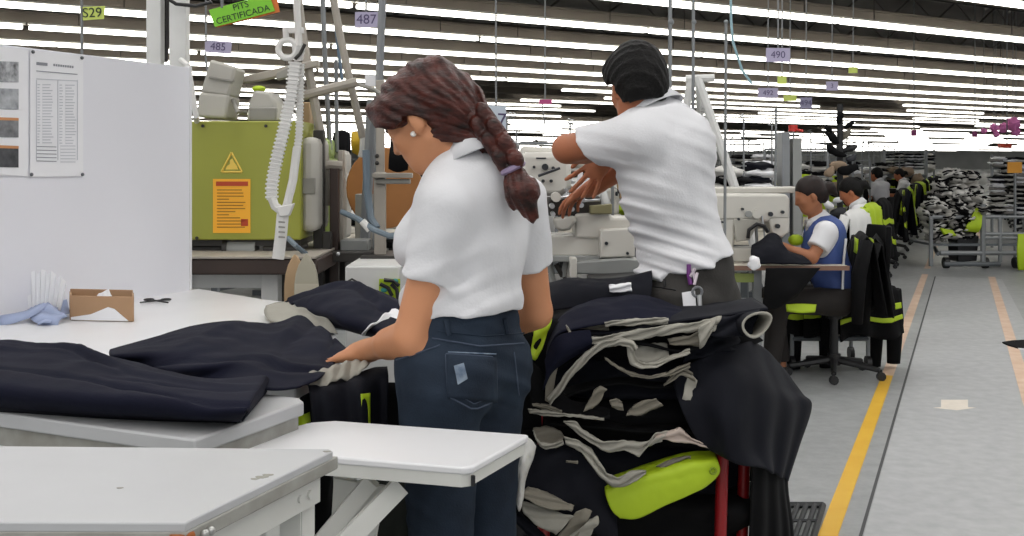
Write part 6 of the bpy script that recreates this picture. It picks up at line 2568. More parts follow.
def seated(label, hip, face, skin, hair, apron=None, res=.009, s=1.0, bun=True, shirt_m=None, arms=None, headpitch=25, feet=None, lean=.06, head=None):
    fw = Vector(face).normalized()
    r_ = fw.cross(UP)
    j = {}
    j['pelvis'] = Vector(hip)
    j['chest'] = j['pelvis'] + UP * .31 * s + fw * lean
    j['neck'] = j['pelvis'] + UP * .50 * s + fw * (lean * 1.6)
    pt = math.radians(headpitch)
    j['hf'] = fw * math.cos(pt) - UP * math.sin(pt)
    j['hu'] = fw * math.sin(pt) + UP * math.cos(pt)
    j['head'] = head if head is not None else j['neck'] + UP * .115 * s + fw * .055
    for q, k in (('L', -1), ('R', 1)):
        j['sh' + q] = j['pelvis'] + UP * .43 * s + fw * (lean * 1.2) + r_ * .165 * k * s
        if arms:
            j['el' + q], j['wr' + q] = [Vector(a) for a in arms[q]]
        else:
            j['el' + q] = j['sh' + q] - UP * .24 + fw * .12 + r_ * .03 * k
            j['wr' + q] = j['el' + q] + fw * .22 + UP * .03 - r_ * .06 * k
        j['hip' + q] = j['pelvis'] + r_ * .085 * k - UP * .02
        j['kn' + q] = j['hip' + q] + fw * .40 * s + r_ * .03 * k - UP * .0
        j['an' + q] = j['kn' + q] - UP * (j['kn' + q].z - .10) + fw * (.04 if q == 'L' else -.06)
        j['to' + q] = j['an' + q] + fw * .15 - UP * .065
    P_, _ = body_parts(j, fw, s)
    H2, hat2, a1, a2, a3 = head_parts(j['head'], j['hf'], j['hu'], s)
    P_ = P_ + H2
    for q, k in (('L', -1), ('R', 1)):
        P_ += hand(j['wr' + q], (j['wr' + q] - j['el' + q]), -UP + fw * .2, s, (.4, .4, .45, .5), .1, thumb=k)
    t = thing('person', label, 'person', (hip[0], hip[1], 0))
    lo, hi = bbox([j[k] for k in j if k not in ('hf', 'hu')] + [hat2(0, .12, 0), hat2(0, 0, .14)], .16)
    sdf_mesh('body', union(P_), lo, hi, res, skin, t)
    c = j['chest']
    to_ = [(el(c, (.16 * s, .118 * s, .21 * s), r_, fw), .05), (rc(j['pelvis'] + UP * .06, c, .128 * s, .118 * s), .05), (rc(j['shL'] * .82 + j['shR'] * .18, j['shR'] * .82 + j['shL'] * .18, .066, .066), .05),
           (rc(c + UP * .1 - fw * .03, j['neck'] - UP * .01, .09, .058), .05)]
    to_ = union(to_)
    sl_ = [sleeve(j['sh' + q], j['el' + q], .62, .068, .066) for q in 'LR']
    shf_ = union([(cut(to_, plane(j['pelvis'] + UP * .0, -UP)), .01)] + [(a, .03) for a in sl_])
    nh = rc(j['neck'] + UP * .012 + fw * .02, j['neck'] + UP * .2 + fw * .12, .05, .05)
    shx = waves(shf_, [((.3, .5, 1), .004, 75, .4, .9)])
    lo, hi = bbox([j['shL'], j['shR'], j['elL'], j['elR'], j['pelvis'], j['neck'] + UP * .05, c + fw * .1, c - fw * .1], .12)
    sdf_mesh('shirt', lambda P: np.maximum(shx(P), -nh(P)), lo, hi, res, shirt_m or m_shirt, t)
    collar('collar', j['neck'] + UP * .012, UP * .9 + fw * .4, -fw, .060, .032, .03, t, shirt_m or m_shirt)
    if apron:
        ap = lift(to_, .010)
        side = rc(j['shL'] + UP * .02, j['shR'] + UP * .02, .075, .075)
        sleeve_gap = union([(rc(j['sh' + q] + r_ * k * .01, j['el' + q].lerp(j['sh' + q], .4), .088, .085), .01) for q, k in (('L', -1), ('R', 1))])
        opn = el(j['neck'] + fw * .05 + UP * .03, (.085, .12, .10), r_, fw)
        apf = lambda P: np.maximum(np.maximum(np.maximum(ap(P), plane(j['pelvis'] + UP * .0, -UP)(P)), -sleeve_gap(P)), -opn(P))
        vest = sdf_mesh('apron', apf, lo, hi, res * .8, apron, t)
        mbp = MB()
        for k in (-1, 1):
            pts = []
            for i in range(9):
                a = i / 8
                z = .36 - .30 * a
                p = j['pelvis'] + UP * z + r_ * k * (.165 - .02 * math.sin(a * 3.1)) + fw * (-.02 + .02 * a)
                pts.append(p)
            mbp.tube(pts, .008, 5)
        mbp.build('piping', m_shirt, vest)
    hp_ = [(el(hat2(0, -.018, .028), (.082 * s, .104 * s, .100 * s), a1, a2), .02), (el(hat2(0, -.06, -.02), (.066, .05, .06), a1, a2), .03)]
    if bun:
        hp_ += [(el(hat2(0, -.128, .0), (.04, .042, .04), a1, a2), .015), (rc(hat2(0, -.14, -.01), hat2(0, -.16, -.06), .028, .012), .02)]
    hc_ = union([(el(hat2(0, .090, -.035), (.12, .072, .085), a1, a2), .01), (el(hat2(-.09, .01, -.05), (.04, .038, .06), a1, a2), .01), (el(hat2(.09, .01, -.05), (.04, .038, .06), a1, a2), .01)])
    h_ = union(hp_)
    lo, hi = bbox([hat2(0, .1, .1), hat2(0, -.16, -.06), hat2(.08, 0, 0), hat2(-.08, 0, 0)], .05)
    sdf_mesh('hair', lambda P: np.maximum(h_(P), -hc_(P)), lo, hi, res * .7, hair, t)
    tp_ = [(el(j['pelvis'] - UP * .01, (.17, .135, .11), r_, fw), .05)]
    for q in 'LR':
        tp_ += [(rc(j['hip' + q], j['kn' + q], .092, .072), .03), (rc(j['kn' + q], j['an' + q] + UP * .02, .07, .052), .02)]
    tp_ = cut(union(tp_), plane(j['pelvis'] + UP * .06, UP), plane(j['anL'] * .5 + j['anR'] * .5, -UP))
    lo, hi = bbox([j['pelvis'], j['hipL'], j['hipR'], j['knL'], j['knR'], j['anL'], j['anR']], .17)
    sdf_mesh('trousers', tp_, lo, hi, res, m_trous, t)
    for q in 'LR':
        a, tt = j['an' + q], j['to' + q]
        sf = cut(union([(rc(a - UP * .055, tt, .038, .03), .02)]), plane((0, 0, .012), -UP))
        lo, hi = bbox([a, tt], .06)
        sh_ = sdf_mesh('shoe', sf, lo, hi, res, m_shoe, t)
        mb = MB()
        d_ = (tt - a)
        d_.z = 0
        n_ = Vector((-d_.y, d_.x, 0)).normalized() * .034
        a0, t0_ = a - d_ * .25, tt + d_ * .2
        mb.prism([(a0 - n_)[:2], (t0_ - n_)[:2], (t0_ + n_)[:2], (a0 + n_)[:2]], .0, .016)
        mb.build('sole', m_sole, sh_, bevel=.005)
    return t, j


YW = 6.55
hip = J(836, 296, YW + .03)
arms = {'L': (J(812, 258, YW - .16), J(784, 247, YW - .12)), 'R': (J(806, 256, YW + .16), J(778, 246, YW + .05))}
wt, wj = seated('woman in blue apron over white polo, sitting and sewing at the table by the aisle', hip, (-1, .06, 0), m_skin3, m_hair3, m_apron, .0075, .92, True, None, arms, 22, head=J(810, 195, YW), lean=.075)

# her chair
ch = make_chair('task_chair', 'black office chair under the woman in the blue apron', None)
cl = J(834, 300, YW + .2)
ch.location = (cl.x, cl.y, 0)
ch.rotation_euler = (0, 0, math.radians(92))
for c_ in ch.children:
    if c_.name.startswith('backrest') or c_.name.startswith('back_bracket'):
        c_.location.y -= .05
# lime cushion edge under her
cu = thing('lime_cushion', 'lime cloth on the chair seat beneath the woman in the blue apron', 'cloth', J(808, 306, YW - .2))
mb = MB()
mb.grid(loft([[J(786, 305, YW - .22), J(800, 304, YW - .22), J(816, 305, YW - .22)], [J(787, 311, YW - .24), J(800, 313, YW - .24), J(815, 312, YW - .24)]], 14, 6))
mb.build('cloth', m_lime, cu, solid=.02, smooth=180)

# jackets on her chair back and on the trolley behind
GH = 'dark garments hanging behind the woman in the blue apron'
k0 = [('hung_garment', 'black garment with lime shoulder patch over the chair back of the woman in the apron', J(862, 236, YW + .02), 80, m_black, ((.15, .5, .02, .20, m_lime),), .42, .46),
      ('hung_garment', 'plain black garment hanging nearest the aisle behind the woman in the apron', J(876, 238, YW + .12), 70, m_black, (), .36, .46),
      ('hung_garment', 'black garment with lime hem bands hanging low over the trolley', J(866, 288, YW + .35), 12, m_black, ((0, 1, .30, .42, m_lime), (0, 1, .55, .64, m_lime), (.6, .75, 0, .3, m_lime)), .42, .32),
      ('hung_garment', 'black garment with lime band on the trolley, under the chair seat', J(838, 296, YW + .42), 8, m_black, ((0, 1, .35, .5, m_lime),), .5, .25),
      ('hung_garment', 'small dark garment with lime band at the lower bar of the trolley', J(806, 302, YW + .40), 8, m_black, ((0, 1, .3, .5, m_lime),), .3, .2)]
for nm, lab, p, a, m, st, wd, hg_ in k0:
    g = make_jacket(nm, lab, GH, m, st, p.x * 7, wd, hg_)
    g.location = p
    g.rotation_euler = (0, 0, math.radians(a))
tr_ = thing('garment_trolley', 'low grey trolley on casters behind the chair of the woman in the apron', 'trolley', J(840, 340, YW + .4))
a_, b_ = J(792, 349, YW + .4), J(868, 346, YW + .4)
for z in (.20, .47):
    MB().tube([Vector((a_.x, a_.y, z)), Vector((b_.x, b_.y, z))], .016, 8).build('rail', m_frame, tr_)
    MB().tube([Vector((a_.x, a_.y + .35, z)), Vector((b_.x, b_.y + .35, z))], .016, 8).build('rail', m_frame, tr_)
MB().prism([(a_.x, a_.y), (b_.x, b_.y), (b_.x, b_.y + .35), (a_.x, a_.y + .35)], .19, .21).build('shelf', m_mach2, tr_)
for x, y in ((a_.x, a_.y), (b_.x, b_.y), (a_.x, a_.y + .35), (b_.x, b_.y + .35)):
    MB().tube([(x, y, .09), (x, y, .62)], .014, 8).build('post', m_pole, tr_)
    mb = MB()
    mb.tube([(x - .014, y, .045), (x + .014, y, .045)], .045, 12)
    mb.build('caster', m_blackp, tr_)

# her table, the big sewing machine on it and the work in her hands
tb = thing('sewing_table', 'long sewing table with brown edge in front of the woman in the apron', 'table', J(780, 300, 6.4))
ZS2 = .73
yA = F * (CAMH - ZS2) / (266 - HY)
pA, pB = T(690, 265, ZS2), T(849, 266, ZS2)
poly = [pA, pB, pB + Vector((.0, .12, 0)), pB + Vector((-.45, .14, 0)), pB + Vector((-.5, .75, 0)), pA + Vector((0, .75, 0))]
MB().prism([p[:2] for p in poly], ZS2 - .02, ZS2).build('tabletop', m_ttop, tb, bevel=.003)
MB().box(((pA.x + pB.x) / 2, pB.y - .006, ZS2 - .012), (pB.x - pA.x, .012, .026)).build('edge_strip', m_tedge, tb, label='brown front edge strip')
for px in (700, 757):
    c = J(px, 300, pB.y + .06)
    MB().box((c.x, c.y, ZS2 / 2 - .01), (.045, .045, ZS2 - .02)).build('leg', m_pole, tb)
    MB().box((c.x, c.y + .25, .03), (.05, .6, .05)).build('foot_bar', m_frame, tb)
c0_, c1_ = J(700, 300, pB.y + .06), J(760, 300, pB.y + .06)
MB().box(((c0_.x + c1_.x) / 2 + .05, c0_.y, .52), (.48, .03, .03)).build('cross_bar', m_pole, tb)
MB().box(((c0_.x + c1_.x) / 2, c0_.y, .655), (.36, .04, .05)).build('lime_bar', mat('bar_dull_lime', '#7f8a4a', .6), tb)

mc = thing('sewing_machine', 'large white sewing machine in front of the woman in the apron', 'sewing machine', J(750, 265, 6.55))
Ym = 6.5
quadbox('arm', ((672, 194), (786, 194), (790, 198), (790, 219), (772, 219), (768, 222), (738, 220), (672, 222)), Ym, .20, m_mach, mc, .015)
quadbox('column', ((672, 218), (740, 218), (735, 226), (733, 262), (672, 262)), Ym + .005, .19, m_mach, mc, .012)
quadbox('needle_head', ((768, 216), (790, 216), (790, 232), (782, 238), (772, 234)), Ym + .005, .17, m_mach, mc, .012)
quadbox('bed', ((730, 248), (800, 248), (802, 262), (730, 262)), Ym + .02, .17, m_mach, mc, .008)
quadbox('face_plate', ((734, 219), (760, 219), (756, 228), (750, 240), (736, 242)), Ym - .015, .03, mat('machine_face_grey', '#a9a69d', .4), mc, .006)
for x, y, r_, m in ((748, 214, .020, m_mach2), (770, 214, .014, m_dial), (756, 214, .028, m_mach), (782, 212, .010, m_dial), (742, 209, .008, m_dial), (738, 219, .008, m_dial), (722, 222, .006, m_dial), (777, 226, .014, m_dial)):
    p = J(x, y, Ym)
    MB().tube([p + Vector((0, .01, 0)), p + Vector((0, -.025, 0))], r_, 12).build('dial', m, mc)
MB().tube([J(748, 238, Ym - .04), J(749, 230, Ym - .05), J(757, 224, Ym - .06), J(764, 226, Ym - .05), J(768, 232, Ym - .04)], .012, 7).build('presser_lever', m_blackp, mc)
MB().tube([J(756, 226, Ym + .02), J(757, 250, Ym + .02)], .010, 7).build('needle_bar', m_steel, mc)
MB().tube([J(762, 216, Ym - .01), J(766, 246, Ym - .03)], .006, 6).build('thread_lever', m_steel, mc)
quadbox('top_tray', ((664, 188), (800, 187), (802, 193), (664, 195)), Ym + .25, .2, m_mach, mc, .008)

wk = thing('navy_work', 'dark navy work piece held by the woman in the apron under the machine', 'cloth', J(766, 250, 6.35))
rows = [[J(752, 246, 6.38), J(762, 240, 6.38), J(770, 234, 6.38), J(778, 236, 6.38), J(786, 250, 6.38), J(802, 256, 6.36)],
        [J(751, 254, 6.30), J(762, 250, 6.28), J(772, 248, 6.28), J(782, 248, 6.30), J(792, 256, 6.30), J(808, 260, 6.30)],
        [J(752, 263, 6.28), J(762, 264, 6.26), J(774, 264, 6.25), J(786, 264, 6.25), J(798, 264, 6.26), J(812, 264, 6.28)]]
cloth('cloth', rows, wk, m_navy2, amp=.012, freq=12, seed=4., nu=40, nv=24, thick=.012)
wk = thing('black_work', 'black trouser pieces hanging from the table edge before the woman in the apron', 'cloth', J(790, 285, 6.2))
rows = [[J(766, 268, 6.2), J(790, 268, 6.2), J(820, 268, 6.25)], [J(764, 290, 6.18), J(790, 292, 6.16), J(806, 284, 6.22)], [J(762, 312, 6.2), J(780, 306, 6.2), J(796, 296, 6.22)]]
cloth('cloth', rows, wk, m_black, amp=.012, freq=9, seed=14., nu=30, nv=24, thick=.012)
wk = thing('lime_work', 'small lime cloth lying on the table behind the forearm of the woman in the apron', 'cloth', J(795, 240, 6.6))
heap_ = MB().ball(J(796, 240, 6.62), (.05, .05, .035), 12, 8).build('cloth', m_lime, wk)
wk = thing('white_rag', 'white crumpled rag hanging on the table edge beside the machine', 'rag', J(755, 265, 6.1))
mb = MB()
mb.ball(J(754, 264, 6.1), (.035, .03, .04), 14, 9)
mb.v = [tuple(Vector(v) * 1 + Vector((0, 0, 0)) + (Vector(v) - J(754, 264, 6.1)) * .6 * nz(v, 30)) for v in mb.v]
mb.build('cloth', m_paper, wk, smooth=180)
wk = thing('lime_cloth', 'lime cloth hung over the table bar between the man and the table leg', 'cloth', J(738, 308, 6.08))
mb = MB()
mb.grid(loft([[J(731, 301, 6.1), J(736, 301, 6.1)], [J(730, 308, 6.08), J(746, 310, 6.08)], [J(728, 317, 6.1), J(752, 317, 6.1)]], 10, 10))
mb.build('cloth', m_lime, wk, solid=.006, smooth=180)

# ---------------------------------------------------------------- sewing machine under the man's hands
Yk = 3.75
mc = thing('sewing_machine', 'white sewing machine with dark mechanism under the hands of the man', 'sewing machine', J(585, 290, Yk))
quadbox('head_cover', ((520, 152), (566, 152), (571, 158), (572, 188), (562, 196), (520, 196)), Yk + .12, .24, m_mach, mc, .02)
quadbox('arm', ((520, 146), (600, 150), (640, 160), (640, 172), (572, 168), (520, 160)), Yk + .22, .2, m_mach, mc, .015)
quadbox('bed_cover', ((575, 214), (610, 212), (612, 218), (634, 218), (634, 240), (575, 238)), Yk + .02, .2, m_mach, mc, .008)
quadbox('front_box', ((600, 230), (632, 228), (635, 232), (635, 257), (600, 258)), Yk - .03, .2, m_mach, mc, .006)
quadbox('lower_bed', ((548, 236), (602, 236), (602, 256), (548, 256)), Yk + .03, .2, m_mach, mc, .006)
quadbox('oil_pan', ((574, 262), (626, 258), (640, 260), (640, 270), (628, 276), (574, 274)), Yk - .05, .25, m_mach2, mc, .006)
quadbox('rounded_cup', ((553, 218), (576, 216), (576, 222), (570, 230), (562, 232), (555, 228)), Yk - .02, .06, m_case, mc, .01)
quadbox('side_panel', ((570, 258), (577, 258), (577, 286), (570, 286)), Yk - .06, .2, m_mach, mc, .004)
quadbox('mechanism_block', ((548, 198), (600, 196), (604, 214), (580, 216), (548, 216)), Yk + .04, .14, m_dframe, mc, .006)
quadbox('olive_plate', ((590, 206), (612, 204), (612, 214), (590, 214)), Yk - .01, .05, mat('olive_plate', '#7f7a58', .5), mc, .003)
quadbox('base_plate', ((548, 256), (600, 256), (600, 262), (548, 262)), Yk, .2, m_mach2, mc, .003)
for x, y, r_, m in ((545, 167, .012, m_dial), (553, 168, .006, m_dial), (534, 167, .005, m_dial), (556, 197, .017, m_mach), (543, 181, .006, m_dial), (551, 181, .006, m_dial), (552, 206, .009, m_steel), (572, 209, .008, m_steel), (581, 205, .009, m_steel), (606, 243, .006, m_dial), (627, 253, .005, m_dial), (553, 214, .008, m_steel), (566, 190, .007, m_steel), (575, 188, .008, m_steel), (590, 190, .007, m_steel)):
    p = J(x, y, Yk + (.11 if y < 195 and x < 570 else -.02))
    MB().tube([p + Vector((0, .05, 0)), p + Vector((0, -.02, 0))], r_, 12).build('knob', m, mc)
MB().slab([J(536, 157.5, Yk + .117), J(546, 157.5, Yk + .117), J(546, 159, Yk + .117), J(536, 159, Yk + .117)], .001).build('plate_mark', m_dial, mc)
for a, b in (((538, 176), (560, 168)), ((560, 198), (574, 196)), ((566, 202), (600, 200)), ((576, 184), (584, 200))):
    MB().tube([J(*a, Yk - .0), J(*b, Yk - .0)], .005, 6).build('link_rod', m_dial if a[0] == 538 else m_steel, mc)
for k, (x0, y0, x1, y1) in enumerate(((548, 262, 556, 290), (556, 264, 568, 286), (566, 262, 560, 292), (552, 284, 572, 290))):
    MB().tube([J(x0, y0, Yk + .05), J(x1, y1, Yk + .05)], .010, 7).build('drive_lever', m_dframe if k % 2 else m_mach2, mc)
tb = thing('machine_table', 'dark table under the sewing machine beside the man', 'table', J(600, 330, Yk))
zt = J(0, 287, Yk).z
a_, b_ = J(500, 287, Yk - .15), J(660, 287, Yk - .15)
MB().box(((a_.x + b_.x) / 2, Yk + .2, zt - .03), (b_.x - a_.x, .7, .04)).build('tabletop', m_dframe, tb, bevel=.004)
quadbox('black_tray', ((590, 279), (650, 276), (654, 296), (590, 298)), Yk - .22, .15, m_blackp, tb, .004)
for x in (a_.x + .05, b_.x - .05):
    MB().box((x, Yk + .2, zt / 2 - .03), (.05, .5, zt - .04)).build('leg', m_frame, tb)

# white plastic leaves by his hand
pc_ = thing('paper_slips', 'white paper slips hanging below the hanging hand of the man', 'paper', J(595, 180, 3.6))
for k, (x0, y0, x1, y1) in enumerate(((580, 174, 578, 190), (589, 168, 586, 186), (598, 166, 606, 174))):
    quadbox('slip', ((x0 - 2, y0), (x0 + 3, y0 - 2), (x1 + 4, y1 - 1), (x1 - 2, y1 + 2)), 3.6, .004, m_paper, pc_, .001)

# white ladder-like tripod stand behind the man
ld = thing('ladder_stand', 'white A-shaped ladder stand behind the shoulder of the man', 'ladder', floor_pt(715, 7.7))
for pts, r_ in ((((697, 77, 7.7), (722, 150, 7.65), (744, 215, 7.6)), .034), (((691, 78, 7.7), (683, 130, 7.75), (676, 190, 7.8)), .028), (((699, 78, 7.75), (701, 150, 8.0), (704, 215, 8.3)), .026)):
    pp = [J(*p) for p in pts]
    d_ = pp[-1] - pp[0]
    pp.append(pp[0] + d_ * (pp[0].z / -d_.z))
    MB().tube(pp, r_, 8).build('leg', m_polew, ld)
MB().tube([J(686, 79, 7.7), J(714, 78, 7.7)], .028, 8).build('top_bar', m_polew, ld)
for y in (110, 150):
    MB().tube([J(697 + (y - 77) * .34, y, 7.67), J(700, y, 7.9)], .014, 6).build('rung', m_polew, ld)

# thin poles and cables from the ceiling behind the man
for k, (x, y0, y1, Y, lab) in enumerate(((671, -30, 92, 4.6, 'thin grey pole rising right over the collar of the man'), (694, -30, 150, 5.6, 'thin grey pole rising behind the ladder stand'), (726, 22, 200, 6.2, 'thin grey pole standing between ladder stand and lilac signs'), (776, 110, 210, 8.0, 'thin grey pole standing over the big white sewing machine'))):
    t = thing('thin_pole', lab, 'pole', J(x, y1, Y))
    MB().tube([ceil_pt(x + 1, Y) if y0 < 0 else J(x, y0, Y), J(x - 1, y1, Y), floor_pt(x - 2, Y)], .0085, 6).build('tube', m_pole, t)
    MB().ball(J(x, max(y0, 22), Y), .014, 8, 5).build('joint', m_pole, t)
t = thing('blue_air_hose', 'pale blue air hose slanting down behind the ladder stand', 'hose', J(735, 60, 6.6))
MB().tube([ceil_pt(728, 6.6), J(731, 20, 6.6), J(733, 42, 6.6), J(742, 70, 6.6), J(752, 84, 6.6)], .008, 7).build('hose', mat('hose_pale_blue', '#8fb0bb', .4), t)
# tall post pair with tank in the middle distance
t = thing('grey_cabinet', 'tall grey machine column with red top between ladder stand and seated woman', 'machine', J(790, 260, 9.5))
pbox(MB(), 782, 790, 132, 250, 9.5, .2).build('column', m_steelblue, t, bevel=.006)
pbox(MB(), 793, 802, 138, 250, 9.5, .2).build('column', m_mach2, t, bevel=.006)
pbox(MB(), 782, 803, 180, 250, 9.6, .2).build('body', m_pole, t, bevel=.006)
t = thing('red_can', 'small red can on top of the grey machine column', 'can', J(793, 131, 9.5))
MB().tube([J(793, 131.5, 9.55), J(793, 125, 9.55)], .04, 12).build('body', mat('red_plastic', '#c4342c', .4), t)
MB().tube([J(797, 130, 9.5), J(803, 131, 9.5)], .012, 6).build('spout', mat('red_plastic', '#c4342c', .4), t)

# tree of dark parts on a stand
t = thing('parts_stand', 'tall stand hung with black and tan cloth parts above the bun of the seated woman', 'stand', J(842, 300, 10.5))
MB().tube([J(840, 104, 10.5), floor_pt(840, 10.5)], .03, 8).build('pole', m_blackp, t)
MB().tube([floor_pt(820, 10.5) + UP * .03, floor_pt(862, 10.5) + UP * .03], .03, 6).build('foot', m_blackp, t)
pr_ = random.Random(12)
for x, y, w_, h_, an, m in ((832, 137, 16, 8, .7, m_black), (846, 134, 14, 7, -.8, m_lining2), (850, 124, 12, 5, -.8, m_black), (834, 152, 18, 9, .45, m_black), (849, 149, 16, 8, -.4, m_blackp), (828, 128, 9, 5, .8, m_black), (840, 116, 6, 14, 0, m_black),
                            (838, 166, 14, 12, .2, m_garA[6]), (848, 170, 16, 10, -.3, m_black), (830, 172, 10, 14, .5, m_garA[6]), (852, 158, 12, 9, -.2, m_garA[2]), (842, 186, 22, 12, .1, m_garA[6]), (856, 184, 12, 16, -.5, m_black), (832, 192, 14, 10, .4, m_black), (850, 200, 20, 12, .0, m_black), (840, 212, 18, 12, .3, m_garA[2]),
                            (828, 204, 9, 7, .6, m_paper), (835, 220, 12, 8, -.5, m_black), (846, 222, 10, 8, .4, m_paper), (852, 212, 9, 12, .8, m_black), (843, 232, 14, 9, .1, m_black), (832, 232, 8, 6, .3, m_paper), (855, 194, 8, 6, -.6, m_paper), (836, 178, 7, 5, .2, m_black), (845, 178, 9, 7, .9, m_garA[6]), (838, 200, 8, 6, -.2, m_paper), (856, 226, 8, 9, 0, m_black), (829, 182, 7, 5, .4, m_black)):
    mb = MB()
    M = Matrix.Rotation(an, 3, 'Y')
    p = J(x, y, 10.5 + pr_.uniform(-.12, .12))
    mb.ball((0, 0, 0), (w_ * 10.5 / F / 1.8, .03, h_ * 10.5 / F / 2.3), 14, 8)
    sd = pr_.random() * 40
    mb.v = [tuple(p + M @ (Vector(v) * (1 + .8 * nz(Vector(v) * 14, 1, sd)))) for v in mb.v]
    mb.build('cloth_part', m, t, smooth=180)

# ---------------------------------------------------------------- workers farther along the aisle
seated('worker in white polo with dark strap, seated behind the woman in the apron', floor_pt(868, 9.6) + UP * .46, (-1, .35, 0), m_skin2, m_hairb, None, .012, 1.0, True, None, None, 30)
w3, _ = seated('worker in pale grey shirt far off by the tan cloth bundles', floor_pt(884, 18) + UP * .52, (-.6, .8, 0), m_skin2, m_hairb, None, .016, 1.0, False, mat('shirt_grey_pale', '#c5c4c8', .8), None, 5)
seated('worker in white top far along the first line of tables', floor_pt(907, 21.5) + UP * .48, (-1, .35, 0), m_skin2, m_hairb, None, .018, 1.0, True, None, None, 20)

# ---------------------------------------------------------------- cart with striped bundles at the right of the aisle
YC = 13.6
cg = thing('rail_cart', 'grey tubular rail cart carrying the striped bundle heap across the aisle', 'cart', J(965, 268, YC))
for a, b, r_ in (((931, 216), (931, 266), .028), ((983, 204), (983, 262), .035), ((1000, 216), (1000, 262), .026), ((1040, 216), (1040, 262), .028)):
    MB().tube([J(*a, YC), J(*b, YC)], r_, 8).build('post', m_pole, cg)
for a, b, r_ in (((929, 217), (1001, 217), .026), ((983, 234), (1040, 234), .024), ((983, 238), (1040, 238), .018), ((940, 253), (1040, 253), .03), ((944, 264), (1000, 264), .03), ((1000, 217), (1040, 217), .02)):
    MB().tube([J(*a, YC), J(*b, YC)], r_, 8).build('rail', m_pole if a[1] < 260 else m_frame, cg)
for x in (938, 975):
    MB().tube([J(x, 254, YC), J(x - 4, 246, YC + .9)], .025, 6).build('side_bar', m_frame, cg)
mb = MB()
a_, b_ = J(932, 250, YC), J(1040, 250, YC)
mb.box(((a_.x + b_.x) / 2, YC + .45, .30), (b_.x - a_.x, .9, .03))
mb.build('deck', m_frame, cg)
for x in (946, 985, 1016):
    mb = MB()
    c = J(x, 267, YC + .05)
    mb.tube([Vector((c.x - .03, c.y, .07)), Vector((c.x + .03, c.y, .07))], .07, 12)
    mb.build('caster', m_blackp, cg)
bb = thing('black_bin', 'black bin standing on the rail cart under the striped bundles', 'bin', J(967, 262, YC + .2))
quadbox('body', ((957, 238), (979, 236), (977, 261), (958, 262)), YC + .1, .3, m_blackp, bb, .01)
lg = thing('lime_garment', 'lime garment tucked under the striped bundles on the rail cart', 'garment', J(975, 225, YC))
cloth('cloth', [[J(976, 208, YC - .02), J(982, 210, YC - .02)], [J(966, 226, YC - .06), J(981, 226, YC - .06)], [J(958, 230, YC - .02), J(978, 232, YC - .02)]], lg, m_lime, amp=.02, freq=5, nu=20, nv=16, thick=.03)
lg = thing('lime_garment', 'small lime piece at the lower left of the striped bundles', 'garment', J(946, 234, YC))
cloth('cloth', [[J(940, 228, YC - .02), J(952, 230, YC - .02)], [J(944, 234, YC - .06), J(956, 236, YC - .06)]], lg, m_lime, amp=.02, freq=5, nu=14, nv=10, thick=.03)
GB = 'crumpled pale and black bundles heaped on the rail cart'
m_bund = [mat('bundle_pale', '#b9b6b0', .85, var=.15, scale=9), mat('bundle_white', '#d0cec9', .85, var=.1, scale=9), m_black, mat('bundle_grey', '#8c8985', .85, var=.15, scale=9)]
br_ = random.Random(77)
nb = 0
for rowi in range(11):
    y = 174 + rowi * 6.2
    half = 17 + rowi * 2.4 if rowi < 6 else 33 - (rowi - 6) * 3.2
    cxm = 957 - rowi * .8
    n_ = int(half * 2 / 9)
    for i in range(n_):
        x = cxm - half + (i + .5) * half * 2 / n_ + br_.uniform(-1.5, 1.5)
        nb += 1
        ci = br_.choice((0, 0, 1, 1, 2, 3))
        p = J(x, y + br_.uniform(-1.5, 1.5), YC + .10 + br_.uniform(-.06, .14))
        t = thing('cloth_bundle', '%s crumpled cloth bundle, %s along the %s layer down of the striped heap' % (('pale', 'white', 'black', 'grey')[ci], ordinal(i + 1), ordinal(rowi + 1)), 'cloth', p, group=GB)
        mb = MB()
        mb.ball((0, 0, 0), (1, 1, 1), 16, 10)
        sd = br_.random() * 90
        M = Matrix.Rotation(br_.uniform(-.5, .5), 3, 'Y')
        vs = []
        for v in mb.v:
            v = Vector(v)
            k = 1 + .5 * nz(v, 1.8, sd) + .45 * nz(v, 4.6, sd + 3)
            vs.append(tuple(M @ Vector((v.x * .085 * k, v.y * .16 * k, v.z * .052 * k))))
        mb.v = vs
        mb.build('cloth', m_bund[ci], t, world=False, smooth=180)
        for q in range(2):
            mb = MB()
            z = br_.uniform(-.02, .03)
            mb.tube([M @ Vector((a * .08, -.14 + .03 * a * a + br_.uniform(-.02, .02), z + .012 * math.sin(a * 3 + sd))) for a in (-1, -.5, 0, .5, 1)], .011, 5)
            mb.build('fold_edge', m_bund[2 if ci != 2 else 1], t, world=False, smooth=180)
# tan cloth bundles and racks behind the aisle end
for i, (x, y, w_, h_, m, lab) in enumerate(((905, 172, 20, 9, 6, 'long tan cloth roll lying on the rack at the end of the aisle'), (918, 182, 12, 16, 6, 'tan cloth hanging from the rack at the end of the aisle'), (893, 170, 14, 7, 6, 'short tan cloth roll on the rack beside the worker in grey'),
                                            (930, 168, 8, 8, 3, 'pale cloth on the rack behind the striped heap'))):
    p = J(x, y, 24 + i * .2)
    heap('cloth_roll', lab, (p.x, p.y, p.z - h_ * 24 / F / 2), (w_ * 24 / F / 2, .25, h_ * 24 / F / 2), m_garA[m], i * 7., 'tan cloth on the far rack', 'cloth', .3)
rk = thing('cloth_rack', 'grey rack with tan cloth rolls at the end of the aisle', 'rack', J(905, 220, 24.3))
for x in (884, 926):
    MB().tube([J(x, 150, 24.3), J(x, 221, 24.3)], .04, 6).build('post', m_pole, rk)
for y in (176, 195, 214):
    MB().tube([J(884, y, 24.3), J(926, y, 24.3)], .04, 6).build('shelf_bar', m_frame, rk)
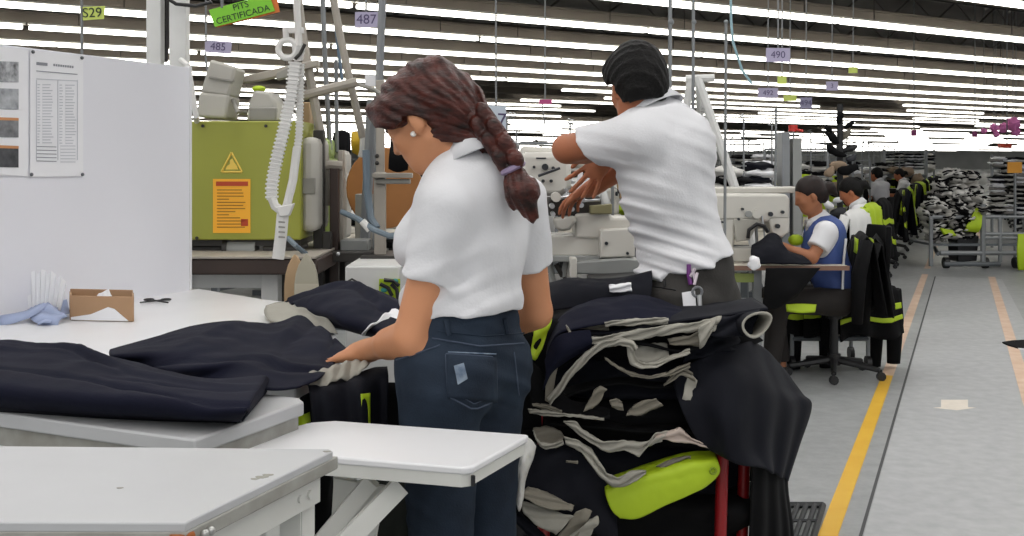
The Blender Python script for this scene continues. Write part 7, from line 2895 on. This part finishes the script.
# dark hung garments either side of the aisle end
for i, (x, y, Y, ci, lab) in enumerate(((893, 190, 22, 0, 'black garment with lime bands on the rack end, left of the tan cloth'), (902, 196, 21, 1, 'navy garment with lime strip below the tan cloth roll'), (913, 196, 21, 4, 'black garment with silver strip below the tan cloth'), (924, 195, 22, 0, 'black garment with lime bands on the rack end beside the striped heap'))):
    dup(protoJ[ci], J(x, y, Y), .2 + i * .3, lab, 'dark garments hung on the far rack')

# speckled bundles on the racks beyond
GK = 'speckled cloth bundles on the far racks'
kr = random.Random(3)
for ri, (x0, x1, y0, y1, Y, where) in enumerate(((884, 934, 152, 168, 26, 'above the tan cloth rolls'), (992, 1024, 158, 214, 17, 'right of the striped heap'), (735, 782, 158, 190, 12.5, 'behind the big white sewing machine'))):
    rk = thing('bundle_rack', 'grey frame rack of speckled cloth bundles ' + where, 'rack', floor_pt((x0 + x1) / 2, Y))
    for x in (x0, x1):
        MB().tube([J(x, y0 - 3, Y), floor_pt(x, Y)], .025, 6).build('post', m_pole, rk)
    ny = max(2, int((y1 - y0) / 9))
    nx = max(3, int((x1 - x0) * Y / F / .24))
    for j in range(ny):
        y = y1 - j * (y1 - y0) / ny
        MB().tube([J(x0, y, Y), J(x1, y, Y)], .018, 6).build('shelf_bar', m_frame, rk)
        for i in range(nx):
            bi = kr.randrange(4)
            if kr.random() < .15 or id(protoB[bi]) not in started:
                continue
            q = dup(protoB[bi], J(x0 + (i + .5) * (x1 - x0) / nx, y, Y), kr.uniform(0, 6), '%s bundle, %s along shelf %s up of the rack %s' % (('pale', 'black', 'grey', 'white')[bi], ordinal(i + 1), ordinal(j + 1), where), GK)
            q.scale = (.8, .8, .55 + .1 * kr.random())

# pink paper flowers, orange board, red lamp far right
m_pink = mat('pink_paper', '#ff8fd6', .6)
for i, (x, y, r_) in enumerate(((1013, 124, 8), (1003, 128, 6), (994, 128, 5), (984, 131, 3.5), (996, 134, 4), (1016, 132, 5))):
    t = thing('paper_flower', 'pink paper flower hanging far right under the lights, %s from the right' % ordinal((2, 3, 5, 6, 4, 1)[i]), 'decoration', J(x, y, 26), group='pink paper flowers hanging at the right')
    mb = MB()
    mb.ball((0, 0, 0), (1, 1, 1), 14, 9)
    mb.v = [tuple(J(x, y, 26) + Vector(v) * (r_ * 26 / F * .8) * (1 + .5 * nz(Vector(v), 3.2, i * 5.))) for v in mb.v]
    mb.build('petals', m_pink, t, smooth=30)
    MB().tube([J(x, y - r_ * .8, 26), ceil_pt(x, 26)], .01, 4).build('cord', m_cord, t)
t = thing('orange_board', 'small orange board standing above the tables right of the striped heap', 'sign', J(1014, 168, 14.6))
pbox(MB(), 1008, 1022, 162, 173, 14.6, .03).build('board', mat('board_orange', '#d9952a', .5), t)
MB().tube([J(1015, 173, 14.6), floor_pt(1015, 14.6)], .02, 6).build('pole', m_pole, t)
t = thing('red_lamp', 'small red orange lamp under the lights beneath the pink paper flowers', 'lamp', J(1007, 146, 24))
pbox(MB(), 1001, 1012, 144, 148, 24, .15).build('shade', mat('lamp_red', '#c9472f', .5), t)
MB().tube([J(1007, 144, 24.05), ceil_pt(1007, 24.05)], .012, 5).build('cord', m_cord, t)
for i, (x, y) in enumerate(((914, 133), (975, 134))):
    t = thing('magenta_tag', 'small magenta tag hanging over the aisle, %s' % ('above the tan cloth rack' if i == 0 else 'just left of the pink paper flowers'), 'sign', J(x, y, 24))
    pbox(MB(), x - 2.5, x + 2.5, y - 3, y + 3, 24, .03).build('plate', mat('tag_magenta', '#8f3a72', .6), t)
    MB().tube([J(x, y - 3, 24), ceil_pt(x, 24)], .012, 5).build('cord', m_cord, t)
# lime vest cut by the frame edge, dark scrap on the floor
t = thing('lime_vest', 'lime vest hanging on the end post of the rail cart at the right edge', 'garment', J(1022, 255, 13.2))
cloth('cloth', [[J(1018, 234, 13.2), J(1040, 234, 13.2)], [J(1017, 252, 13.15), J(1040, 252, 13.15)], [J(1018, 270, 13.2), J(1040, 270, 13.2)]], t, m_lime, amp=.02, freq=5, nu=16, nv=16, thick=.02)
t = thing('black_scrap', 'black pointed cloth scrap lying on the worn floor line at the right edge', 'cloth', T(1015, 346, .0))
pts = [T(1002, 343, .002), T(1012, 341.5, .002), T(1040, 340, .002), T(1040, 350, .002), T(1018, 349, .002), T(1008, 346, .002)]
MB().prism([p[:2] for p in pts], .0, .012).build('cloth', m_black, t, bevel=.004)
MB().prism([(pts[5].x + .02, pts[5].y - .01), (pts[4].x, pts[4].y - .01), (pts[3].x, pts[3].y - .01), (pts[3].x, pts[3].y - .03), (pts[4].x, pts[4].y - .03)], .0, .01).build('pale_edge', m_paper, t)
